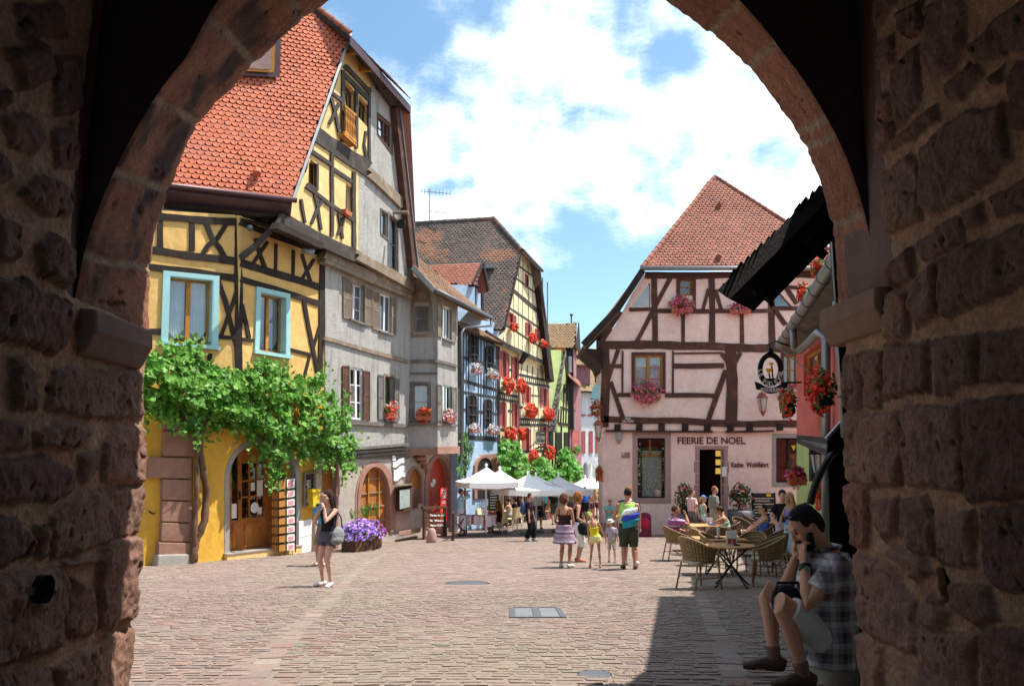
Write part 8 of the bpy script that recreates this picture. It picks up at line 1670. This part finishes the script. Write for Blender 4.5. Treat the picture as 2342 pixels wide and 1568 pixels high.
# people further up the lane
for a in (('woman in an olive vest and burgundy shorts walking away up the lane', 1362, 1189, 5, 1.68, 'f', 'tan', 'blond', 'long', ('tank', (.42, .42, .24)), ('shorts', (.16, .012, .05), .45)), ('man with a bright blue rucksack and black shorts walking away', 1339, 1194, 350, 1.80, 'm', 'tan', 'dark', 'short', ('tee', (.03, .10, .36)), ('shorts', (.012, .012, .014), .9)), ('man in a pale pink shirt at the corner of the rose house', 1377, 1186, 345, 1.76, 'm', 'fair', 'dark', 'short', ('tee', (.62, .42, .56)), ('shorts', (.16, .22, .42), 1.0)), ('man in a white T-shirt between the lane walkers', 1352, 1181, 182, 1.76, 'm', 'red', 'grey', 'bald', ('tee', (.72, .72, .72)), ('shorts', (.3, .3, .32), .9)), ('woman in a dark top left of the woman in sunglasses', 1304, 1186, 30, 1.66, 'f', 'fair', 'auburn', 'bob', ('tee', (.30, .26, .22)), ('trousers', (.10, .10, .13), 1.9)), ('man in a pale grey cap walking up the lane', 1317, 1183, 5, 1.76, 'm', 'fair', 'grey', 'short', ('tee', (.48, .55, .60)), ('shorts', (.2, .2, .2), .9)), ('woman in a turquoise top beside the far cafe chairs', 1247, 1188, 290, 1.6, 'f', 'tan', 'black', 'bob', ('tee', (.10, .45, .52)), ('trousers', (.05, .05, .06), 1.9)), ('woman in a white dress far up the lane', 1288, 1180, 10, 1.66, 'f', 'fair', 'brown', 'long', ('tank', (.75, .74, .72)), ('skirt', (.75, .74, .72), .5, .1)), ('man in a khaki shirt far up the lane under the parasols', 1228, 1183, 200, 1.78, 'm', 'fair', 'brown', 'short', ('tee', (.35, .32, .2)), ('shorts', (.1, .1, .12), .9)), ('woman in a coral top by the white post', 1350, 1190, 15, 1.64, 'f', 'tan', 'dark', 'bob', ('tank', (.55, .20, .16)), ('shorts', (.05, .05, .07), .5))):
    PE(a[0], gnd(a[1], a[2]), a[3], a[4], a[5], a[6], a[7], a[8], a[9], a[10], vs=.016, fing=False, feet=((-.1, -.1), (.1, .12)), hat=('cap', (.55, .60, .62)) if 'cap' in a[0] else None)
for k, (l, u, v, hd, H, sx, s_, h_, hs_2, tc_, bc_) in enumerate((('man in a red T-shirt among the lane walkers', 1275, 1181, 15, 1.76, 'm', 'tan', 'dark', 'short', (.50, .06, .05), (.10, .10, .12)), ('woman in a yellow top far up the lane', 1296, 1178, 190, 1.66, 'f', 'fair', 'brown', 'bob', (.62, .50, .12), (.25, .27, .34)), ('man in a navy polo far up the lane', 1328, 1178, 200, 1.78, 'm', 'fair', 'grey', 'short', (.03, .05, .14), (.40, .36, .28)), ('woman in white trousers near the white post', 1343, 1186, 340, 1.66, 'f', 'tan', 'blond', 'long', (.10, .12, .16), (.70, .69, .66)), ('child in a green T-shirt in the lane', 1310, 1184, 20, 1.25, 'm', 'fair', 'brown', 'short', (.12, .42, .16), (.20, .20, .24)), ('man in a sand coloured shirt by the far chairs', 1238, 1181, 170, 1.75, 'm', 'red', 'brown', 'buzz', (.52, .44, .32), (.14, .14, .15)), ('woman in a lilac dress-like top far in the lane', 1369, 1181, 200, 1.65, 'f', 'tan', 'dark', 'long', (.42, .32, .50), (.42, .32, .50)), ('man in black near the far parasol', 1384, 1182, 10, 1.78, 'm', 'tan', 'black', 'short', (.02, .02, .022), (.18, .18, .2)))): PE(l, gnd(u, v), hd, H, sx, s_, h_, hs_2, ('tee', tc_), ('shorts', bc_, .9 if k % 2 else 1.0), vs=.017, fing=False, feet=((-.1, .1), (.1, -.1)))
HELD.append(('rucksack', 'bright blue rucksack on the man walking away up the lane', gnd(1339, 1194) + V((-.02, -.24, 1.22)), None))
# seated guests of the lane cafe
SEAT = dict(hip=(0, -.06, .565), knees=((-.12, .38, .56), (.12, .38, .56)), ankles=((-.12, .30, .09), (.12, .40, .09)))
for l, u, v, hd, H, sx, s_, h_, hs_2, tp, bt in (('red-haired woman seated in the cream cafe chair, arm stretched to the table', 1140, 1221, 300, 1.64, 'f', 'tan', 'ginger', 'long', ('tank', (.05, .02, .02)), ('shorts', (.02, .02, .025), .9)), ('grey-haired man seated at the nearest laid table', 1126, 1210, 220, 1.74, 'm', 'red', 'grey', 'buzz', ('tee', (.10, .075, .07)), ('shorts', (.2, .18, .16), .9)), ('woman with a bare shoulder seated in the second cafe row', 1163, 1207, 300, 1.66, 'f', 'tan', 'brown', 'bun', ('cami', (.50, .42, .36)), ('shorts', (.2, .2, .22), .9)), ('dark-haired diner in black seated in the third cafe row', 1178, 1201, 250, 1.68, 'f', 'fair', 'black', 'bob', ('tee', (.012, .012, .014)), ('trousers', (.05, .05, .06), 1.9)), ('dark-haired man seated beyond the woman in the tunic', 1192, 1196, 240, 1.74, 'm', 'tan', 'black', 'short', ('tee', (.45, .18, .12)), ('shorts', (.1, .1, .1), .9)), ('diner in grey seated under the far parasols', 1215, 1191, 290, 1.7, 'm', 'fair', 'brown', 'short', ('tee', (.3, .3, .32)), ('shorts', (.1, .1, .1), .9))):
    PE(l, gnd(u, v), hd, H, sx, s_, h_, hs_2, tp, bt, vs=.014, fing=False, hands=((-.16, .34, .80), (.16, .36, .80)), elbows=((-1, 0, -1), (1, 0, -1)), lean=6, **SEAT)
# walkers at the shop door
PE('man in a pink striped shirt with a black shoulder bag walking right past the shop', gnd(1584, 1234), 62, 1.76, 'm', 'fair', 'auburn', 'short', ('tee', shirt_m, -.14), ('trousers', (.16, .14, .12), 1.9), hands=((-.26, .05, .82), (.26, .1, .85)), head=(20, 0, 0), vs=.012, feet=((-.1, -.15), (.1, .2)), extra=lambda t, J: HELD.append(('shoulder_bag', 'black shoulder bag on the man in the pink striped shirt', J['T'](-.14, -.20, .06), t)))
PE('girl in a blue cap and green striped top in front of the shop door', gnd(1611, 1234), 80, 1.52, 'f', 'fair', 'blond', 'pony', ('tank', (.30, .55, .42)), ('shorts', (.55, .65, .72), .35), (.4, .4, .4), vs=.012, hat=('cap', (.10, .24, .50)), fing=False)
PE('tall man in a grey-green polo walking right past the shop door', gnd(1636, 1236), 78, 1.86, 'm', 'fair', 'ginger', 'short', ('tee', (.22, .23, .19), -.14), ('shorts', (.36, .32, .25), 1.0), hands=((-.22, .05, .84), (.24, .16, .92)), vs=.012, feet=((-.1, -.2), (.1, .2)), head=(10, 4, 0))
# terrace guests
def seat_on(u, v): return gnd(u, v)
PE('man in a pink and purple striped polo sitting with his hand at his mouth', seat_on(1546, 1281), 80, 1.76, 'm', 'tan', 'brown', 'buzz', ('tee', polo_m, -.10), ('shorts', (.10, .09, .13), .95), (.05, .04, .04), hip=(0, -.05, .565), knees=SEAT['knees'], ankles=SEAT['ankles'], hands=((-.14, .34, .70), (.10, .26, 1.14)), elbows=((-1, -.2, -.6), (.6, .2, -1)), lean=4, glasses=True, vs=.010, curl=1.3, belly=.03, handdir=((0, 1, .1), (-.35, -.1, .9)), palm=(None, (-.3, -.8, .2)))
PE('woman in a mint top leaning on the table with her chin on her hand', seat_on(1664, 1262), 290, 1.66, 'f', 'tan', 'brown', 'bun', ('cami', (.42, .56, .38)), ('shorts', (.12, .14, .2), .9), (.3, .2, .15), hip=(0, -.05, .565), knees=SEAT['knees'], ankles=SEAT['ankles'], hands=((.0, .32, 1.02), (.12, .36, .82)), elbows=((-.7, .5, -1), (1, .2, -.6)), lean=18, head=(0, 2, 0), vs=.010, curl=1.2, handdir=((.0, -.1, 1), None), palm=((0, -1, 0), None))
PE('man in a bright blue vest and dark sunglasses sitting facing left', seat_on(1742, 1272), 280, 1.78, 'm', 'brown', 'dark', 'short', ('tank', (.06, .16, .62)), ('shorts', (.05, .06, .10), .95), (.05, .04, .04), hip=(0, -.08, .565), knees=SEAT['knees'], ankles=SEAT['ankles'], hands=((-.16, .36, .66), (.16, .36, .66)), elbows=((-1, -.4, -.8), (1, -.4, -.8)), lean=-4, glasses=True, vs=.010)
# standing group beside the gate
PE('woman in a black T-shirt and wide pale jeans standing on the right', gnd(1797, 1291), 196, 1.74, 'f', 'fair', 'dark', 'bun', ('tee', (.010, .010, .012), -.10), ('trousers', (.42, .44, .50), 1.92, .04), (.6, .58, .56), hands=((-.10, .26, .98), (.12, .24, .98)), elbows=((-1, 0, -.4), (1, 0, -.4)), vs=.010)
PE('blonde woman in a blue vest and cropped light jeans standing with hand on hip', gnd(1815, 1298), 250, 1.68, 'f', 'tan', 'blond', 'long', ('tank', (.16, .20, .46), ), ('trousers', (.36, .44, .56), 1.3, .01), (.68, .62, .60), hands=((-.16, .16, .96), (.2, .16, 1.0)), elbows=((-1, -.4, 0), (1, -.6, 0)), vs=.010, feet=((-.08, 0), (.1, .06)))
PE('bearded man in a black shirt with white shoulder stripe in the shade', gnd(1868, 1290), 200, 1.76, 'm', 'brown', 'black', 'short', ('tee', (.015, .016, .02)), ('shorts', (.08, .08, .09), 1.0), vs=.012, fing=False, extra=lambda t, J: (lambda mb: (mb.tube([J['T'](.13, .10, .36), J['T'](.15, .06, .44), J['T'](.17, -.02, .455)], .014, 6), mb.build('shoulder_stripe', M['paper'], t), ))(MB()))
# ---------------------------------------------------------------- the man on the guard stone, close to the camera
def fg_extra(t, J):
    Hd, hx, s, hsz, part, T = J['Hd'], J['hx'], J['s'], J['hsz'], J['part'], J['T']
    mb = MB(); mb.tube([Hd(-.066, .030, -.02), Hd(-.060, .060, -.075), Hd(0, .088, -.108), Hd(.060, .060, -.075), Hd(.066, .030, -.02)], [.018, .027, .033, .027, .018], 12); mb.ball(Hd(0, .06, -.095), (.052, .045, .034), 12, 8, hx); mb.tube([Hd(-.03, .096, -.046), Hd(0, .108, -.041), Hd(.03, .096, -.046)], .010, 8)
    part('beard', mb, hairm('black'), .006, 1)
    mb = MB()   # shirt collar
    for q in (-1, 1): mb.tube([T(.012 * q, .085, .455), T(.07 * q, .05, .50), T(.078 * q, -.03, .52), T(.0, -.078, .52)], [(.028, .012)] * 4, 10)
    part('collar', mb, check_m, .006, 1)
    mb = MB(); w = J['wr'][0]; d = (J['el'][0] - w).normalized(); mb.tube([w + d * .012, w + d * .042], [.036, .037], 16); mb.build('watch_strap', M['iron'], t)
    mb = MB(); sd = V((-1, 0, 0)); mb.tube([w + d * .027 + sd * .030, w + d * .027 + sd * .042], [.018, .018], 12); mb.build('watch_face', M['zinc'], t)
    mb = MB()   # sunglasses pushed up on the hair
    for q in (-1, 1): mb.ball(Hd(.034 * q, .066, .098), (.024, .014, .012), 10, 6, hx); mb.bar(Hd(.058 * q, .06, .09), Hd(.084 * q, -.03, .04), .005)
    mb.build('sunglasses', M['iron'], t)
    for i in (0, 1):
        mb = MB(); a = J['an'][i]; k = J['kn'][i]; mb.tube([a - V((0, 0, .02)), a + (k - a) * .16], [.044, .045], 12); part('sock', mb, cloth((.20, .10, .075)), .007, 1)
        mb = MB(); fa = math.radians((-6, 14)[i]); ff = V((math.sin(fa), math.cos(fa), 0)); 
        for k_ in range(4): c = a + ff * (.035 + .024 * k_) + V((0, 0, -.018 - .010 * k_)); rt_ = V((ff.y, -ff.x, 0)); mb.bar(c - rt_ * .018, c + rt_ * .018 + ff * .01, .005)
        mb.build('laces', M['ivory'], t)
    mb = MB(); mb.tube([T(-.13, .10, .26), T(-.135, .085, .40), T(-.125, .0, .465), T(-.10, -.09, .42), T(-.08, -.135, .25)], [(.024, .006)] * 5, 8); mb.build('bag_strap', M['iron'], t)
fgl = V((1.90, 4.95, gz(4.95)))
PE('bearded man in a grey checked shirt crouched on the guard stone, hand at face', fgl, 272, 1.74, 'm', 'brown', 'black', 'short', ('tee', check_m, -.17, .045), ('shorts', (.58, .56, .50), .80), (.07, .04, .028), hip=(0, -.01, .275), knees=((-.26, .52, .40), (.30, .40, .50)), ankles=((-.19, .20, .095), (.15, .27, .10)), hands=((-.10, .13, .70), (.05, .14, .71)), elbows=((-.6, .3, -1), (.5, .3, -1)), lean=-3, head=(-4, 38, 0), vs=.0065, curl=(1.0, 1.1), feetdir=(-6, 14), handdir=((.22, .05, .95), (-.2, .1, .95)), palm=((.25, -.95, .1), (-.2, -.95, .1)), belly=.05, wid=1.06, extra=fg_extra)
cbg = thing('camera_bag', 'black camera bag on the lap of the man in the checked shirt', 'bag', (0, 0, 0)); mb = MB(); mb.ball((0, 0, 0), (.10, .085, .095), 16, 10); mb.ball((0, .02, .03), (.09, .08, .075), 14, 8); remesh(mb.build('pouch', cloth((.012, .012, .013)), cbg), .008); mb = MB(); mb.tube([V((-.09, -.03, .05)), V((-.06, -.02, .12)), V((.06, -.02, .12)), V((.09, -.03, .05))], .010, 8); mb.build('handle', M['iron'], cbg); cbg.location = fgl + V((-.22, -.01, .46))
# bags and cameras
for h in HELD:
    kind, label, c, t = h; k = MB(); cat = 'camera' if 'camera' in kind else 'bag'; o = thing(kind, label, cat, (0, 0, 0))
    if kind == 'compact_camera': k.box(c, .105, .035, .062); bev(k.build('body', M['zinc'], o), .006); k = MB(); k.tube([c + V((.012, .015, 0)), c + V((.012, .05, 0))], [.022, .02], 14); k.build('lens', M['iron'], o)
    elif kind == 'rucksack': k.ball(c, (.16, .11, .23), 14, 10); k.ball(c + V((0, -.07, -.07)), (.12, .06, .11), 12, 8); remesh(k.build('pack', cloth((.05, .09, .2) if 'navy' in label else (.03, .14, .5)), o), .014); k = MB(); [k.tube([c + V((.11 * q, .08, -.14)), c + V((.12 * q, .30, .0)), c + V((.11 * q, .26, .2)), c + V((.10 * q, .10, .2))], .018, 6) for q in (-1, 1)]; k.build('strap', M['iron'], o)
    elif kind == 'drawstring_bag':
        c = c + V((0, -.02, .02))
        for nm, col, z0, z1 in (('upper_panel', (.72, .74, .74), .06, .20), ('middle_panel', (.04, .08, .55), -.06, .075), ('lower_panel', (.02, .28, .42), -.22, -.045)):
            k = MB(); k.rings([(c + V((.06 * (q - .5), 0, z0 + (z1 - z0) * q)), V((.19 * (1 - .25 * abs((z0 + (z1 - z0) * q) / .2) ** 2), 0, .03)), V((0, .085 * (1 - .5 * abs((z0 + (z1 - z0) * q) / .22) ** 2), 0))) for q in (0, .33, .66, 1)], 16); k.build(nm, cloth(col, .5), o, smooth=True)
        k = MB(); [k.tube([c + V((.1 * q, .05, .19)), c + V((.13 * q, .10, .26)), c + V((.13 * q, .19, .29))], .008, 6) for q in (-1, 1)]; k.build('cord', M['iron'], o)
    else:
        k.ball(c, (.07, .15, .15), 12, 8); k.ball(c + V((0, .02, -.08)), (.08, .15, .09), 12, 8); remesh(k.build('pouch', cloth((.22, .23, .23) if 'grey' in label else (.015, .015, .017)), o), .012); k = MB(); q = -1 if c.x < 0 else 1; k.tube([c + V((0, .1, .12)), c + V((-.06 * q, .05, .35)), c + V((-.07 * q, -.02, .42)), c + V((-.03 * q, -.10, .30)), c + V((0, -.1, .1))], .012, 6); k.build('strap', M['iron'], o)
    if t: o.location = t.location; o.rotation_euler = t.rotation_euler
rkx = thing('rucksack', 'red and black rucksack leaning on the rose wall under the shop window', 'bag', gnd(1476, 1227)); c = gnd(1476, 1227); mb = MB(); mb.box(c + V((0, 0, .40)), .44, .26, .78); mb.ball(c + V((0, 0, .76)), (.23, .14, .14), 14, 8); remesh(mb.build('pack', cloth((.16, .03, .06)), rkx), .02, 8); mb = MB(); mb.ball(c + V((0, -.11, .52)), (.17, .09, .20), 12, 8); mb.build('front_pocket', cloth((.42, .02, .06)), rkx, smooth=True)
# ================================================================ CAMERA, SUN, SKY
cam = bpy.data.cameras.new('camera'); cam.sensor_width = 36; cam.lens = 36 * F / 2342; cam.clip_start = .05; cam.clip_end = 3000
co_ = bpy.data.objects.new('camera', cam); COL.objects.link(co_); co_.rotation_euler = (math.pi / 2 + TH, 0, 0); sc.camera = co_
EL, AZ = math.radians(65.5), math.radians(77)
sdir = V((math.sin(AZ) * math.cos(EL), math.cos(AZ) * math.cos(EL), math.sin(EL)))
sun = bpy.data.lights.new('sun', 'SUN'); sun.energy = 5.0; sun.angle = math.radians(.53); sun.color = (1, .955, .89)
so_ = bpy.data.objects.new('sun', sun); COL.objects.link(so_); so_.rotation_mode = 'QUATERNION'; so_.rotation_quaternion = (-sdir).to_track_quat('-Z', 'Y')
w = bpy.data.worlds.new('World'); sc.world = w; w.use_nodes = True; nt = w.node_tree; bg = nt.nodes['Background']; out = nt.nodes['World Output']
sky = nt.nodes.new('ShaderNodeTexSky'); sky.sky_type = 'NISHITA'; sky.sun_disc = False; sky.sun_elevation = EL; sky.sun_rotation = AZ; sky.air_density = 1.0; sky.dust_density = 1.2; sky.ozone_density = 1.6
bg.inputs['Strength'].default_value = .13
hs = N(nt, 'ShaderNodeHueSaturation'); hs.inputs['Saturation'].default_value = 1.0; nt.links.new(mixc(nt, 1.0, sky.outputs[0], (.86, 1.04, 1.0), 'MULTIPLY'), hs.inputs['Color']); nt.links.new(hs.outputs[0], bg.inputs['Color'])
tc = nt.nodes.new('ShaderNodeTexCoord'); nrm = N(nt, 'ShaderNodeVectorMath', operation='NORMALIZE'); nt.links.new(tc.outputs['Generated'], nrm.inputs[0])
sp = nt.nodes.new('ShaderNodeSeparateXYZ'); nt.links.new(nrm.outputs[0], sp.inputs[0])
def mth(op, a, b):
    n = N(nt, 'ShaderNodeMath', operation=op)
    for i, x in enumerate((a, b)):
        if hasattr(x, 'links'): nt.links.new(x, n.inputs[i])
        else: n.inputs[i].default_value = x
    return n.outputs[0]
zz = mth('ADD', sp.outputs[2], .22); cb = nt.nodes.new('ShaderNodeCombineXYZ'); nt.links.new(mth('DIVIDE', sp.outputs[0], zz), cb.inputs[0]); nt.links.new(mth('DIVIDE', sp.outputs[1], zz), cb.inputs[1])
n1 = noise(nt, 1.9, 9, .62, cb.outputs[0]); n2 = noise(nt, 7.5, 10, .7, cb.outputs[0])
val = mth('ADD', mth('ADD', mth('MULTIPLY', n1, 1.25), mth('MULTIPLY', n2, .85)), -.57)
def blob(u, v, width, amt, cur):
    d = ray(u, v).normalized(); dp = N(nt, 'ShaderNodeVectorMath', operation='DOT_PRODUCT'); nt.links.new(nrm.outputs[0], dp.inputs[0]); dp.inputs[1].default_value = d
    mr = nt.nodes.new('ShaderNodeMapRange'); mr.interpolation_type = 'SMOOTHSTEP'; mr.inputs[1].default_value = math.cos(width); mr.inputs[2].default_value = 1; nt.links.new(dp.outputs['Value'], mr.inputs[0])
    return mth('ADD', cur, mth('MULTIPLY', mr.outputs[0], amt))
for a in ((1150, 250, .34, .17), (1560, 170, .28, .13), (1330, 520, .28, .10), (1760, 330, .16, .14), (1820, 450, .10, .12), (1000, 60, .13, -.10), (880, 110, .12, -.2), (1250, 255, .08, -.26), (1440, 335, .10, -.20), (1370, 300, .06, -.16), (1530, 350, .06, -.14), (1250, 660, .0, 0), (1300, 760, .20, -.30), (1420, 700, .16, -.26), (1730, 420, .07, -.18), (1500, 50, .09, -.20), (1400, 20, .06, -.12), (1050, 460, .06, -.22), (1230, 470, .08, -.22), (1330, 480, .06, -.16), (1240, 560, .2, .12), (1545, 155, .05, -.18), (1800, 350, .05, -.15)):
    if a[2] > 0: val = blob(*a, val)
mask = nt.nodes.new('ShaderNodeMapRange'); mask.interpolation_type = 'SMOOTHSTEP'; mask.inputs[1].default_value = .32; mask.inputs[2].default_value = .80; nt.links.new(val, mask.inputs[0])
dens = nt.nodes.new('ShaderNodeMapRange'); dens.inputs[1].default_value = .5; dens.inputs[2].default_value = .95; nt.links.new(val, dens.inputs[0])
b2 = nt.nodes.new('ShaderNodeBackground'); b2.inputs['Strength'].default_value = 1.05; cc = mixc(nt, dens.outputs[0], (.76, .87, .97), (1, 1, 1)); nt.links.new(cc, b2.inputs['Color'])
mx = nt.nodes.new('ShaderNodeMixShader'); nt.links.new(mask.outputs[0], mx.inputs[0]); nt.links.new(bg.outputs[0], mx.inputs[1]); nt.links.new(b2.outputs[0], mx.inputs[2]); nt.links.new(mx.outputs[0], out.inputs[0])
vs_ = sc.view_settings; vs_.view_transform = 'Standard'; vs_.look = 'None'; vs_.exposure = .8; vs_.gamma = 1
sc.render.engine = 'CYCLES'; sc.cycles.use_denoising = True; sc.cycles.max_bounces = 8; sc.cycles.diffuse_bounces = 5; sc.cycles.transparent_max_bounces = 16; sc.cycles.caustics_reflective = False; sc.cycles.caustics_refractive = False
